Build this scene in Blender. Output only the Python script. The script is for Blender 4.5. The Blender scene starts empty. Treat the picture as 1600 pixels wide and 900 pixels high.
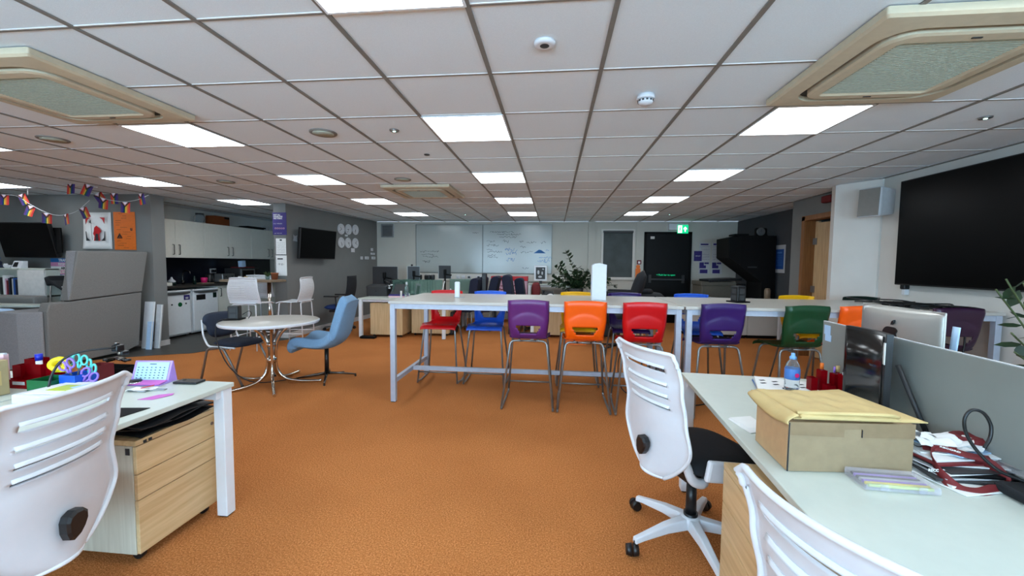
import bpy, bmesh, math, random
from mathutils import Vector, Matrix
random.seed(7)
PI = math.pi
SC = bpy.context.scene
COL = SC.collection
# ------------------------------------------------------------------ camera, world, lights
HC = 1.40          # camera height
CZ = 2.439         # ceiling height
FPX = 638.19       # focal length in pixels of a 1600 wide frame
CR = Vector((0.99474059, 0.10198649, 0.00948282))
CU = Vector((-0.01552234, 0.05858926, 0.99816149))
CF = Vector((-0.10124339, 0.99305894, -0.05986419))
cam_d = bpy.data.cameras.new('camera')
cam_d.sensor_width = 36.0
cam_d.lens = FPX / 1600 * 36.0
cam_d.clip_start = 0.02
cam = bpy.data.objects.new('camera', cam_d)
COL.objects.link(cam)
cam.matrix_world = Matrix(((CR.x, CU.x, -CF.x, 0), (CR.y, CU.y, -CF.y, 0), (CR.z, CU.z, -CF.z, HC), (0, 0, 0, 1)))
SC.camera = cam
SC.view_settings.view_transform = 'Standard'
SC.view_settings.look = 'None'
SC.view_settings.gamma = 1
SC.view_settings.use_curve_mapping = False
SC.view_settings.exposure = 0.68
PANEL_GLOW = 7.2
world = bpy.data.worlds.new('world')
SC.world = world
world.use_nodes = True
world.node_tree.nodes['Background'].inputs[0].default_value = (0.62, 0.78, 1.0, 1)
world.node_tree.nodes['Background'].inputs[1].default_value = 1.0


def area_light(name, loc, rot, sx, sy, power, col):
    d = bpy.data.lights.new(name, 'AREA')
    d.shape = 'RECTANGLE'
    d.size = sx
    d.size_y = sy
    d.energy = power
    d.color = col
    o = bpy.data.objects.new(name, d)
    o.location = loc
    o.rotation_euler = rot
    COL.objects.link(o)
    return o


# daylight through the three windows of the wall behind the camera
for wx in (-3.4, -0.6, 2.2):
    area_light('window_daylight', (wx, -2.46, 1.55), (PI / 2 + .35, 0, 0), 1.9, 1.25, 100, (0.50, 0.77, 1.0))


def ray(px, py):
    return CF + CR * ((px - 800) / FPX) - CU * ((py - 450) / FPX)


def at_z(px, py, z):
    d = ray(px, py)
    return Vector((0, 0, HC)) + d * ((z - HC) / d.z)


def at_y(px, py, y):
    d = ray(px, py)
    return Vector((0, 0, HC)) + d * (y / d.y)


def at_x(px, py, x):
    d = ray(px, py)
    return Vector((0, 0, HC)) + d * (x / d.x)


# ------------------------------------------------------------------ materials
def srgb(r, g, b):
    f = lambda c: (c / 255 / 12.92) if c / 255 <= 0.04045 else ((c / 255 + 0.055) / 1.055) ** 2.4
    return (f(r), f(g), f(b), 1)


def mat(name, col, rough=0.5, metal=0.0, var=0.06, scale=20.0, bump=0.0, bscale=200.0, emit=0.0, trans=0.0, coat=0.0, spec=None, stretch=None, alpha=1.0):
    m = bpy.data.materials.new(name)
    m.use_nodes = True
    nt = m.node_tree
    b = nt.nodes['Principled BSDF']
    b.inputs['Roughness'].default_value = rough
    b.inputs['Metallic'].default_value = metal
    c = srgb(*col)
    tc = nt.nodes.new('ShaderNodeTexCoord')
    mp = nt.nodes.new('ShaderNodeMapping')
    nt.links.new(tc.outputs['Object'], mp.inputs[0])
    if stretch:
        mp.inputs['Scale'].default_value = stretch
    if var > 0:
        n = nt.nodes.new('ShaderNodeTexNoise')
        n.inputs['Scale'].default_value = scale
        n.inputs['Detail'].default_value = 4
        nt.links.new(mp.outputs[0], n.inputs['Vector'])
        r = nt.nodes.new('ShaderNodeValToRGB')
        r.color_ramp.elements[0].position = 0.3
        r.color_ramp.elements[1].position = 0.7
        r.color_ramp.elements[0].color = tuple(min(1, x * (1 - var)) for x in c[:3]) + (1,)
        r.color_ramp.elements[1].color = tuple(min(1, x * (1 + var)) for x in c[:3]) + (1,)
        nt.links.new(n.outputs['Fac'], r.inputs[0])
        nt.links.new(r.outputs[0], b.inputs['Base Color'])
    else:
        b.inputs['Base Color'].default_value = c
    if bump > 0:
        n2 = nt.nodes.new('ShaderNodeTexNoise')
        n2.inputs['Scale'].default_value = bscale
        n2.inputs['Detail'].default_value = 3
        nt.links.new(mp.outputs[0], n2.inputs['Vector'])
        bp = nt.nodes.new('ShaderNodeBump')
        bp.inputs['Strength'].default_value = bump
        bp.inputs['Distance'].default_value = 0.01
        nt.links.new(n2.outputs['Fac'], bp.inputs['Height'])
        nt.links.new(bp.outputs[0], b.inputs['Normal'])
    if emit > 0:
        b.inputs['Emission Color'].default_value = c
        b.inputs['Emission Strength'].default_value = emit
    if trans > 0:
        b.inputs['Transmission Weight'].default_value = trans
        b.inputs['IOR'].default_value = 1.2
    if coat > 0:
        b.inputs['Coat Weight'].default_value = coat
    if spec is not None:
        b.inputs['Specular IOR Level'].default_value = spec
    if alpha < 1:
        b.inputs['Alpha'].default_value = alpha
    return m


def wood(name, c1, c2, rough=0.45, axis='z', sc=9.0):
    m = mat(name, c1, rough, var=0)
    nt = m.node_tree
    b = nt.nodes['Principled BSDF']
    mp = [n for n in nt.nodes if n.type == 'MAPPING'][0]
    mp.inputs['Scale'].default_value = {'z': (sc * 6, sc * 6, sc * .35), 'x': (sc * .35, sc * 6, sc * 6), 'y': (sc * 6, sc * .35, sc * 6)}[axis]
    n = nt.nodes.new('ShaderNodeTexNoise')
    n.inputs['Scale'].default_value = 1.0
    n.inputs['Detail'].default_value = 5
    n.inputs['Distortion'].default_value = 0.6
    nt.links.new(mp.outputs[0], n.inputs['Vector'])
    r = nt.nodes.new('ShaderNodeValToRGB')
    r.color_ramp.elements[0].position = 0.25
    r.color_ramp.elements[1].position = 0.75
    r.color_ramp.elements[0].color = srgb(*c1)
    r.color_ramp.elements[1].color = srgb(*c2)
    nt.links.new(n.outputs['Fac'], r.inputs[0])
    nt.links.new(r.outputs[0], b.inputs['Base Color'])
    return m


def carpet_material():
    m = mat('orange_carpet', (176, 98, 44), 0.95, var=0, bump=0.9, bscale=200)
    nt = m.node_tree
    b = nt.nodes['Principled BSDF']
    mp = [n for n in nt.nodes if n.type == 'MAPPING'][0]
    n1 = nt.nodes.new('ShaderNodeTexNoise')
    n1.inputs['Scale'].default_value = 125
    n1.inputs['Detail'].default_value = 6
    n1.inputs['Roughness'].default_value = 0.8
    n2 = nt.nodes.new('ShaderNodeTexNoise')
    n2.inputs['Scale'].default_value = 1.3
    n2.inputs['Detail'].default_value = 3
    nt.links.new(mp.outputs[0], n1.inputs['Vector'])
    nt.links.new(mp.outputs[0], n2.inputs['Vector'])
    r = nt.nodes.new('ShaderNodeValToRGB')
    e = r.color_ramp.elements
    e[0].position = 0.38
    e[0].color = srgb(150, 86, 42)
    e[1].position = 0.64
    e[1].color = srgb(236, 160, 104)
    k = r.color_ramp.elements.new(0.5)
    k.color = srgb(198, 124, 66)
    nt.links.new(n1.outputs['Fac'], r.inputs[0])
    mx = nt.nodes.new('ShaderNodeMix')
    mx.data_type = 'RGBA'
    mx.blend_type = 'MULTIPLY'
    mx.inputs[0].default_value = 0.35
    r2 = nt.nodes.new('ShaderNodeValToRGB')
    r2.color_ramp.elements[0].position = 0.35
    r2.color_ramp.elements[0].color = (0.72, 0.66, 0.6, 1)
    r2.color_ramp.elements[1].position = 0.6
    r2.color_ramp.elements[1].color = (1, 1, 1, 1)
    nt.links.new(n2.outputs['Fac'], r2.inputs[0])
    nt.links.new(r.outputs[0], mx.inputs[6])
    nt.links.new(r2.outputs[0], mx.inputs[7])
    nt.links.new(mx.outputs[2], b.inputs['Base Color'])
    b.inputs['Specular IOR Level'].default_value = 0.1
    return m


MT = {}


def mk(key, *a, **k):
    MT[key] = mat(key, *a, **k)
    return MT[key]


MT['carpet'] = carpet_material()
mk('vinyl', (62, 60, 55), 0.45, var=0.25, scale=6, stretch=(0.6, 5, 1))
mk('wall_grey', (120, 121, 119), 0.85, var=0.04, scale=3)
mk('wall_white', (210, 207, 200), 0.8, var=0.03, scale=3)
mk('wall_back', (188, 186, 176), 0.8, var=0.03, scale=3)
mk('wall_dark', (70, 72, 76), 0.85, var=0.04)
mk('tile', (222, 232, 238), 0.95, var=0.035, scale=260, bump=0.15, bscale=300)
mk('tee', (122, 118, 112), 0.6)
mk('tee_light', (214, 212, 208), 0.6)
mk('cassette', (196, 184, 158), 0.5, var=0.05)
mk('cassette_dark', (30, 32, 34), 0.5)
mk('filter_mesh', (172, 176, 160), 0.8, var=0.1, scale=60)
mk('panel_glow', (240, 249, 255), 0.6, var=0, emit=PANEL_GLOW)
mk('white_plastic', (214, 216, 220), 0.42, var=0.02)
mk('white_shell', (206, 206, 210), 0.5, var=0.02)
mk('white_metal', (226, 230, 234), 0.4, var=0.02)
mk('desk_white', (198, 204, 194), 0.35, var=0.02)
mk('table_top', (186, 182, 174), 0.3, var=0.03, scale=8)
mk('desk_edge', (206, 200, 184), 0.5)
mk('silver_frame', (176, 184, 198), 0.4, metal=0.1)
mk('grey_tube', (140, 142, 142), 0.35, metal=0.7)
mk('chrome', (214, 208, 200), 0.12, metal=1.0, var=0.0)
mk('chrome_dark', (96, 92, 88), 0.25, metal=1.0, var=0.0)
mk('black_plastic', (18, 19, 21), 0.4)
mk('black_matte', (8, 8, 9), 0.7, spec=0.2)
mk('screen', (6, 6, 7), 0.16, var=0.0)
mk('screen_matte', (3, 3, 4), 0.3, var=0.0, spec=0.12)
mk('dark_grey', (46, 47, 49), 0.5)
mk('door_black', (7, 8, 9), 0.45, spec=0.2)
MT['maple'] = wood('maple', (196, 164, 118), (222, 194, 150))
MT['maple_h'] = wood('maple_h', (196, 160, 112), (224, 194, 148), axis='y', sc=7)
MT['maple_side'] = wood('maple_side', (186, 176, 156), (204, 196, 178))
MT['door_wood'] = wood('door_wood', (170, 138, 96), (204, 172, 128), axis='z', sc=8)
MT['frame_wood'] = wood('frame_wood', (116, 74, 38), (150, 100, 56))
MT['bar_wood'] = wood('bar_wood', (122, 104, 84), (150, 132, 110), axis='x')
mk('fabric_grey', (122, 121, 118), 0.95, var=0.16, scale=90, bump=0.25, bscale=400, stretch=(1, 1, 4))
mk('fabric_light', (140, 140, 142), 0.95, var=0.1, scale=90, bump=0.2, bscale=400)
mk('navy', (30, 40, 58), 0.9, var=0.12, scale=120, bump=0.1)
mk('navy_dark', (26, 32, 54), 0.9, var=0.1)
mk('blue_fabric', (118, 154, 186), 0.95, var=0.06, scale=80, bump=0.1)
mk('blue_seat', (22, 48, 104), 0.9)
mk('black_fabric', (24, 26, 30), 0.9, var=0.1)
mk('cupboard', (244, 242, 230), 0.4, var=0.02)
mk('splash', (16, 20, 32), 0.25)
mk('worktop', (56, 52, 48), 0.35, var=0.2)
mk('fridge', (242, 246, 248), 0.35, var=0.02)
mk('steel', (150, 152, 152), 0.35, metal=0.8)
mk('alu', (176, 174, 168), 0.42, metal=0.55, var=0.02)
mk('skirting', (206, 204, 202), 0.5)
mk('board_white', (168, 174, 170), 0.2, var=0.03, scale=2)
mk('board_frame', (120, 124, 122), 0.4, metal=0.5)
mk('ink', (34, 38, 44), 0.7)
mk('ink_blue', (40, 100, 160), 0.7)
mk('leaf', (34, 54, 30), 0.45, var=0.3, scale=10)
mk('leaf_light', (62, 84, 48), 0.45, var=0.3, scale=10)
mk('stem', (70, 84, 48), 0.6)
mk('terracotta', (150, 84, 52), 0.8)
mk('cardboard', (148, 126, 96), 0.85, var=0.07, scale=30)
mk('cardboard_tan', (186, 150, 108), 0.85, var=0.06, scale=30)
mk('cardboard_flap', (138, 114, 84), 0.85, var=0.07, scale=30)
mk('kraft', (200, 172, 116), 0.7, var=0.07, scale=14, bump=0.3, bscale=18)
mk('paper', (232, 232, 230), 0.8, var=0.02)
mk('paper_grey', (188, 190, 192), 0.8, var=0.05)
mk('red_acrylic', (150, 8, 20), 0.2, trans=0.35, var=0.05)
mk('red', (190, 20, 28), 0.4)
mk('dark_red', (110, 24, 28), 0.7, var=0.1)
mk('green_box', (10, 96, 52), 0.4)
mk('blue_box', (16, 84, 190), 0.35)
mk('blue_cap', (20, 40, 180), 0.3)
mk('teal', (96, 206, 196), 0.35)
mk('purple_light', (150, 112, 206), 0.35)
mk('yellow', (238, 214, 24), 0.4)
mk('pink', (206, 104, 190), 0.6)
mk('pink_pale', (226, 184, 190), 0.6)
mk('lilac', (176, 142, 224), 0.5)
mk('screen_blue', (176, 206, 236), 0.5, var=0.05)
mk('beige', (172, 152, 112), 0.7)
mk('glass_green', (120, 160, 148), 0.12, trans=0.6, alpha=0.62)
mk('divider', (142, 144, 138), 0.28, var=0.08, scale=3, trans=0.12)
mk('blind', (64, 72, 72), 0.7, var=0.2, scale=5)
mk('exit_green', (0, 150, 96), 0.4, var=0, emit=1.5)
mk('exit_white', (220, 255, 246), 0.4, var=0, emit=1.5)
mk('orange', (226, 110, 24), 0.6, var=0.06)
mk('orange_dark', (120, 58, 14), 0.6)
mk('poster_purple', (46, 34, 110), 0.6)
mk('poster_blue', (30, 78, 150), 0.6)
mk('trans_blue', (36, 110, 176), 0.6)
mk('trans_pink', (226, 150, 190), 0.6)
mk('clear', (225, 235, 240), 0.06, var=0, trans=0.92)
mk('clear_case', (225, 222, 230), 0.08, var=0, alpha=0.2)
mk('label_blue', (70, 120, 190), 0.4)
mk('magenta', (220, 30, 110), 0.4)
mk('lime', (190, 206, 60), 0.4)
mk('cyan_cap', (120, 170, 220), 0.3)
mk('copier', (92, 88, 78), 0.6)
mk('led', (190, 255, 240), 0.4, var=0, emit=3.0)
for k_, c_ in dict(f_red=(176, 34, 36), f_orange=(190, 100, 34), f_yellow=(206, 178, 60), f_green=(18, 80, 56), f_blue=(26, 42, 104), f_purple=(62, 32, 96), f_black=(20, 18, 20), f_brown=(96, 60, 40), f_white=(210, 210, 216), f_pink=(214, 170, 190)).items():
    mk(k_, c_, 0.8, var=0.05)
for k_, c_ in dict(s_purple=(92, 34, 104), s_orange=(250, 92, 4), s_red=(204, 8, 18), s_violet=(46, 20, 92), s_green=(5, 62, 32), s_plum=(50, 20, 50), s_blue=(30, 88, 200), s_yellow=(250, 186, 8), s_dgreen=(8, 34, 26)).items():
    mk(k_, c_, 0.36, var=0.02)


# ------------------------------------------------------------------ mesh helpers
def NB():
    return bmesh.new()


def box(bm, x0, x1, y0, y1, z0, z1, mi=0, rot=None, piv=None):
    vs = [bm.verts.new((x, y, z)) for x in (x0, x1) for y in (y0, y1) for z in (z0, z1)]
    fs = []
    for q in ((0, 1, 3, 2), (4, 6, 7, 5), (0, 4, 5, 1), (2, 3, 7, 6), (0, 2, 6, 4), (1, 5, 7, 3)):
        f = bm.faces.new([vs[i] for i in q])
        f.material_index = mi
        fs.append(f)
    if rot is not None:
        c = Vector(piv) if piv else Vector(((x0 + x1) / 2, (y0 + y1) / 2, (z0 + z1) / 2))
        bmesh.ops.rotate(bm, verts=vs, cent=c, matrix=rot)
    return vs


def rbox(bm, x0, x1, y0, y1, z0, z1, r=0.005, seg=2, rot=None, piv=None, mi=0):
    vs = box(bm, x0, x1, y0, y1, z0, z1, mi)
    es = set()
    for v in vs:
        es.update(v.link_edges)
    r = min(r, 0.49 * min(abs(x1 - x0), abs(y1 - y0), abs(z1 - z0)))
    out = bmesh.ops.bevel(bm, geom=list(es), offset=r, segments=seg, affect='EDGES', profile=0.5)
    if rot is not None:
        allv = set(out['verts'])
        for v in list(vs):
            if v.is_valid:
                allv.add(v)
        for f in out['faces']:
            allv.update(f.verts)
        c = Vector(piv) if piv else Vector(((x0 + x1) / 2, (y0 + y1) / 2, (z0 + z1) / 2))
        bmesh.ops.rotate(bm, verts=list(allv), cent=c, matrix=rot)


def RX(a): return Matrix.Rotation(a, 3, 'X')
def RY(a): return Matrix.Rotation(a, 3, 'Y')
def RZ(a): return Matrix.Rotation(a, 3, 'Z')


def ring_frame(d):
    d = d.normalized()
    a = Vector((0, 0, 1)) if abs(d.z) < 0.9 else Vector((1, 0, 0))
    u = d.cross(a).normalized()
    return u, d.cross(u).normalized()


def tube(bm, pts, r, n=8, closed=False, cap=True, mi=0, flat=1.0):
    pts = [Vector(p) for p in pts]
    rings = []
    u = None
    L = len(pts)
    for i, p in enumerate(pts):
        if closed:
            d = pts[(i + 1) % L] - pts[i - 1]
        else:
            d = pts[min(i + 1, L - 1)] - pts[max(i - 1, 0)]
        d.normalize()
        if u is None:
            u, v = ring_frame(d)
        else:
            u = (u - d * u.dot(d))
            if u.length < 1e-6:
                u, v = ring_frame(d)
            u.normalize()
            v = d.cross(u).normalized()
        rr = r[i] if isinstance(r, (list, tuple)) else r
        rings.append([bm.verts.new(p + u * (math.cos(2 * PI * k / n) * rr) + v * (math.sin(2 * PI * k / n) * rr * flat)) for k in range(n)])
    m = L if closed else L - 1
    for i in range(m):
        a, b = rings[i], rings[(i + 1) % L]
        for k in range(n):
            f = bm.faces.new((a[k], a[(k + 1) % n], b[(k + 1) % n], b[k]))
            f.smooth = True
            f.material_index = mi
    if cap and not closed:
        bm.faces.new(rings[0][::-1]).material_index = mi
        bm.faces.new(rings[-1]).material_index = mi


def smooth_path(pts, rad=0.04, seg=5):
    """polyline with rounded corners"""
    pts = [Vector(p) for p in pts]
    out = [pts[0]]
    for i in range(1, len(pts) - 1):
        a, b, c = pts[i - 1], pts[i], pts[i + 1]
        r = min(rad, (a - b).length * 0.48, (c - b).length * 0.48)
        p, q = b + (a - b).normalized() * r, b + (c - b).normalized() * r
        for k in range(seg + 1):
            t = k / seg
            out.append(p * (1 - t) ** 2 + b * 2 * t * (1 - t) + q * t * t)
    out.append(pts[-1])
    return out


def spline(pts, n=8):
    pts = [Vector(p) for p in pts]
    P = [pts[0] * 2 - pts[1]] + pts + [pts[-1] * 2 - pts[-2]]
    out = []
    for i in range(1, len(P) - 2):
        for k in range(n):
            t = k / n
            a, b, c, d = P[i - 1], P[i], P[i + 1], P[i + 2]
            out.append(0.5 * ((2 * b) + (c - a) * t + (2 * a - 5 * b + 4 * c - d) * t * t + (3 * b - a - 3 * c + d) * t ** 3))
    out.append(pts[-1])
    return out


def cyl(bm, p0, p1, r, n=16, r2=None, mi=0):
    tube(bm, [p0, p1], [r, r2 if r2 is not None else r], n, mi=mi)


def lathe(bm, prof, n=24, c=(0, 0, 0), mi=0, caps=True):
    rings = []
    for (r, z) in prof:
        rings.append([bm.verts.new((c[0] + r * math.cos(2 * PI * k / n), c[1] + r * math.sin(2 * PI * k / n), c[2] + z)) for k in range(n)])
    for a, b in zip(rings, rings[1:]):
        for k in range(n):
            f = bm.faces.new((a[k], a[(k + 1) % n], b[(k + 1) % n], b[k]))
            f.smooth = True
            f.material_index = mi
    if caps:
        if prof[0][0] > 1e-5:
            bm.faces.new(rings[0][::-1]).material_index = mi
        if prof[-1][0] > 1e-5:
            bm.faces.new(rings[-1]).material_index = mi


def prism(bm, poly, d, mi=0):
    """extrude polygon (3d points) by vector d"""
    d = Vector(d)
    a = [bm.verts.new(Vector(p)) for p in poly]
    b = [bm.verts.new(Vector(p) + d) for p in poly]
    n = len(a)
    bm.faces.new(a[::-1]).material_index = mi
    bm.faces.new(b).material_index = mi
    for i in range(n):
        bm.faces.new((a[i], a[(i + 1) % n], b[(i + 1) % n], b[i])).material_index = mi


def sheet(bm, fn, nu, nv, skip=None, th=0.006, mi=0, smooth=True):
    """surface fn(u,v), u,v in 0..1, with thickness th"""
    g = [[Vector(fn(i / nu, j / nv)) for j in range(nv + 1)] for i in range(nu + 1)]
    nm = [[None] * (nv + 1) for _ in range(nu + 1)]
    for i in range(nu + 1):
        for j in range(nv + 1):
            a = g[min(i + 1, nu)][j] - g[max(i - 1, 0)][j]
            b = g[i][min(j + 1, nv)] - g[i][max(j - 1, 0)]
            c = a.cross(b)
            nm[i][j] = c.normalized() if c.length > 1e-12 else Vector((0, 0, 1))
    A = [[bm.verts.new(g[i][j] + nm[i][j] * th / 2) for j in range(nv + 1)] for i in range(nu + 1)]
    B = [[bm.verts.new(g[i][j] - nm[i][j] * th / 2) for j in range(nv + 1)] for i in range(nu + 1)]
    on = lambda i, j: 0 <= i < nu and 0 <= j < nv and not (skip and skip((i + .5) / nu, (j + .5) / nv))
    for i in range(nu):
        for j in range(nv):
            if not on(i, j):
                continue
            f = bm.faces.new((A[i][j], A[i + 1][j], A[i + 1][j + 1], A[i][j + 1]))
            f.smooth = smooth
            f.material_index = mi
            f = bm.faces.new((B[i][j], B[i][j + 1], B[i + 1][j + 1], B[i + 1][j]))
            f.smooth = smooth
            f.material_index = mi
            for (di, dj, p, q) in ((-1, 0, (i, j), (i, j + 1)), (1, 0, (i + 1, j + 1), (i + 1, j)), (0, -1, (i + 1, j), (i, j)), (0, 1, (i, j + 1), (i + 1, j + 1))):
                if not on(i + di, j + dj):
                    f = bm.faces.new((A[p[0]][p[1]], A[q[0]][q[1]], B[q[0]][q[1]], B[p[0]][p[1]]))
                    f.material_index = mi
    loose = [v for v in bm.verts if not v.link_faces]
    bmesh.ops.delete(bm, geom=loose, context='VERTS')


def root_loc(o):
    v = Vector((0, 0, 0))
    while o is not None:
        v += o.location
        o = o.parent
    return v


def obj(name, bm, m, parent=None, w=False, loc=None, bevel=0, label=None):
    """w: the mesh is in world coordinates and is moved into its parent's space"""
    me = bpy.data.meshes.new(name)
    if w:
        off = root_loc(parent) if parent else Vector(loc or (0, 0, 0))
        bmesh.ops.translate(bm, verts=list(bm.verts), vec=-off)
    bmesh.ops.recalc_face_normals(bm, faces=list(bm.faces))
    bm.to_mesh(me)
    bm.free()
    for x in (m if isinstance(m, (list, tuple)) else [m]):
        me.materials.append(MT[x] if isinstance(x, str) else x)
    o = bpy.data.objects.new(name, me)
    COL.objects.link(o)
    if parent:
        o.parent = parent
    if loc is not None:
        o.location = loc
    if bevel:
        md = o.modifiers.new('bevel', 'BEVEL')
        md.width = bevel
        md.segments = 2
        md.limit_method = 'ANGLE'
    if label:
        o['label'] = label
    return o


def thing(name, label, cat, loc=(0, 0, 0), rotz=0.0, group=None):
    o = bpy.data.objects.new(name, None)
    COL.objects.link(o)
    o.empty_display_size = 0.1
    o.location = loc
    o.rotation_euler = (0, 0, rotz)
    return tag(o, label, cat, group)


def tag(o, label, cat, group=None):
    o['label'] = label
    o['category'] = cat
    if group:
        o['group'] = group
    return o


def struct(name, bm, m, parent=None):
    o = obj(name, bm, m, parent)
    if not parent:
        o['kind'] = 'structure'
    return o


def dup(root, loc, rotz, label=None, group=None):
    def rec(o, par):
        c = o.copy()
        COL.objects.link(c)
        if par:
            c.parent = par
        for ch in list(o.children):
            rec(ch, c)
        return c
    r = rec(root, None)
    r.location = loc
    r.rotation_euler = (0, 0, rotz)
    if label:
        r['label'] = label
    if group:
        r['group'] = group
    return r


def remat(root, old, new):
    """own mesh data with another material on the parts of a copy"""
    for o in [root] + list(root.children_recursive):
        if o.type == 'MESH' and any(x and x.name == old for x in o.data.materials):
            o.data = o.data.copy()
            for i, x in enumerate(o.data.materials):
                if x.name == old:
                    o.data.materials[i] = MT[new]


def text_obj(name, s, size, m, parent, loc, rot, align='CENTER', bold=0.0, depth=0.0006, sx=1.0):
    cu = bpy.data.curves.new(name, 'FONT')
    cu.body = s
    cu.size = size
    cu.extrude = depth
    cu.offset = bold
    cu.align_x = align
    cu.align_y = 'CENTER'
    cu.space_line = 0.95
    cu.resolution_u = 2
    t = bpy.data.objects.new(name, cu)
    me = bpy.data.meshes.new_from_object(t)
    bpy.data.objects.remove(t)
    me.materials.append(MT[m])
    o = bpy.data.objects.new(name, me)
    COL.objects.link(o)
    o.parent = parent
    o.location = loc
    o.rotation_euler = rot
    o.scale = (sx, 1, 1)
    return o


FACE_CAM = (PI / 2, 0, 0)        # text on a surface facing -Y
FACE_PX = (PI / 2, 0, PI / 2)    # text on a surface facing +X
FACE_NX = (PI / 2, 0, -PI / 2)   # text on a surface facing -X

# ------------------------------------------------------------------ room shell
XL, YF, YB = -11.0, -2.5, 10.2
bm = NB(); box(bm, XL, 4.6, YF, YB, -0.1, 0)
struct('floor', bm, 'carpet')
bm = NB()
vp = [at_z(x, y, 0) for x, y in ((-90, 592), (0, 578), (70, 571), (130, 564), (230, 556), (300, 552), (345, 545), (400, 538), (455, 530), (463, 526))]
poly = [(XL + .01, vp[0].y - .4, 0)] + [(p.x, p.y, 0) for p in vp] + [(-5.03, 7.2, 0), (-5.03, YB, 0), (XL + .01, YB, 0)]
prism(bm, poly, (0, 0, 0.004))
o = struct('floor_vinyl', bm, 'vinyl')

# ceiling: tiles in a tee grid, 0.6 m
GX, GY = -0.3648, 1.6923
bm = NB()
box(bm, XL, 4.6, YF, YB, CZ + 0.005, CZ + 0.1, 0)
c = -18
while GX + c * .6 < 4.6:
    x = GX + c * .6
    if x > XL:
        box(bm, x - .011, x + .011, YF, YB, CZ - .002, CZ + .006, 1)
    c += 1
r = -6
while GY + r * .6 < YB:
    y = GY + r * .6
    box(bm, XL, 4.6, y - .006, y + .006, CZ + .001, CZ + .006, 1)
    box(bm, XL, 4.6, y - .0105, y - .006, CZ + .0015, CZ + .006, 2)  # pale strip paints in the highlight along each cross tee
    r += 1
struct('ceiling', bm, ['tile', 'tee', 'tee_light'])

bm = NB(); box(bm, -7.6, 4.6, YB, YB + .1, 0, CZ); struct('wall_back', bm, 'wall_back')
# wall behind the camera, with window openings
bm = NB()
box(bm, XL, 4.6, YF - .1, YF, 0, .9); box(bm, XL, 4.6, YF - .1, YF, 2.2, CZ)
xs = [XL, -4.35, -2.45, -1.55, .35, 1.25, 3.15, 4.6]
for i in range(0, 8, 2):
    box(bm, xs[i], xs[i + 1], YF - .1, YF, .9, 2.2)
struct('wall_front', bm, 'wall_white')
for n, wx in enumerate((-3.4, -.6, 2.2)):
    bm = NB()
    for (a, b, c_, d) in ((-.95, .95, .9, .95), (-.95, .95, 2.15, 2.2), (-.95, -.9, .95, 2.15), (.9, .95, .95, 2.15), (-.03, .03, .95, 2.15)):
        box(bm, wx + a, wx + b, YF - .08, YF - .02, c_, d)
    w_ = struct('window_%d' % (n + 1), bm, 'white_metal')
    bm = NB(); box(bm, wx - .9, wx + .9, YF - .055, YF - .05, .95, 2.15)
    obj('pane', bm, 'clear', w_)
bm = NB(); box(bm, XL - .1, XL, YF, YB, 0, CZ); struct('wall_far_left', bm, 'wall_white')
# left grey wall in front of the kitchen, end face seen
bm = NB(); box(bm, XL, -6.35, 5.9, 6.12, 0, CZ); struct('wall_left_front', bm, 'wall_grey')
bm = NB(); box(bm, -8.2, -6.34, 5.885, 5.9, 0, .09); box(bm, -6.35, -6.335, 5.885, 6.12, 0, .09); struct('baseboard_left_front', bm, 'skirting')
# kitchen back wall
bm = NB(); box(bm, -7.6, -7.33, 6.12, YB, 0, CZ); struct('wall_kitchen', bm, 'wall_white')
# left wall with its column end
bm = NB()
prism(bm, [(-5.03, 6.93, 0), (-4.81, 6.95, 0), (-4.56, YB, 0), (-5.03, YB, 0)], (0, 0, CZ))
struct('wall_left', bm, 'wall_grey')
bm = NB()
prism(bm, [(-5.035, 6.915, 0), (-4.795, 6.935, 0), (-4.545, YB, 0), (-4.56, YB, 0), (-4.81, 6.95, 0), (-5.035, 6.93, 0)], (0, 0, .1))
struct('baseboard_left', bm, 'skirting')
# right walls
bm = NB()
prism(bm, [(3.86, YF, 0), (4.6, YF, 0), (4.6, 5.66, 0), (3.86, 5.66, 0)], (0, 0, CZ)); struct('wall_right', bm, 'wall_white')
bm = NB()
prism(bm, [(3.58, 5.70, 0), (3.64, 5.60, 0), (3.84, 5.30, 0), (3.87, 5.30, 0), (3.9, 5.8, 0), (3.60, 5.8, 0)], (0, 0, CZ)); struct('trim_column', bm, 'wall_white')
# wall with the wooden door, opening Y 6.0 - 6.78
bm = NB()
box(bm, 3.86, 3.98, 6.80, 7.15, 0, CZ); box(bm, 3.86, 3.98, 5.8, 6.80, 2.14, CZ)
box(bm, 3.98, 4.6, 7.05, 7.15, 0, CZ)
struct('wall_door_side', bm, 'wall_grey')
bm = NB(); box(bm, 4.3, 4.6, 7.15, YB, 0, CZ); struct('wall_right_back', bm, 'wall_dark')
bm = NB(); box(bm, 4.5, 4.6, 5.66, 7.05, 0, CZ); struct('wall_lobby', bm, 'wall_white')
# door frame and open wooden door
bm = NB()
box(bm, 3.83, 3.99, 6.76, 6.84, 0, 2.16); box(bm, 3.83, 3.99, 5.9, 6.84, 2.10, 2.17)
box(bm, 3.83, 3.99, 5.86, 5.92, 0, 2.16)
d1 = struct('door_1', bm, 'frame_wood')
bm = NB(); box(bm, 3.99, 4.03, 6.70, 6.76, .0, 2.09); obj('jamb', bm, 'maple', d1)
bm = NB(); box(bm, -.02, .02, -.78, 0, .02, 2.06)
lf = obj('door_leaf', bm, 'door_wood', d1, loc=(3.98, 6.66, 0)); lf.rotation_euler = (0, 0, PI * .04)
for z in (1.78, 1.05, .25):
    bm = NB(); box(bm, -.03, .0, .0, .075, z - .05, z + .05); obj('hinge', bm, 'steel', lf)
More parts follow.
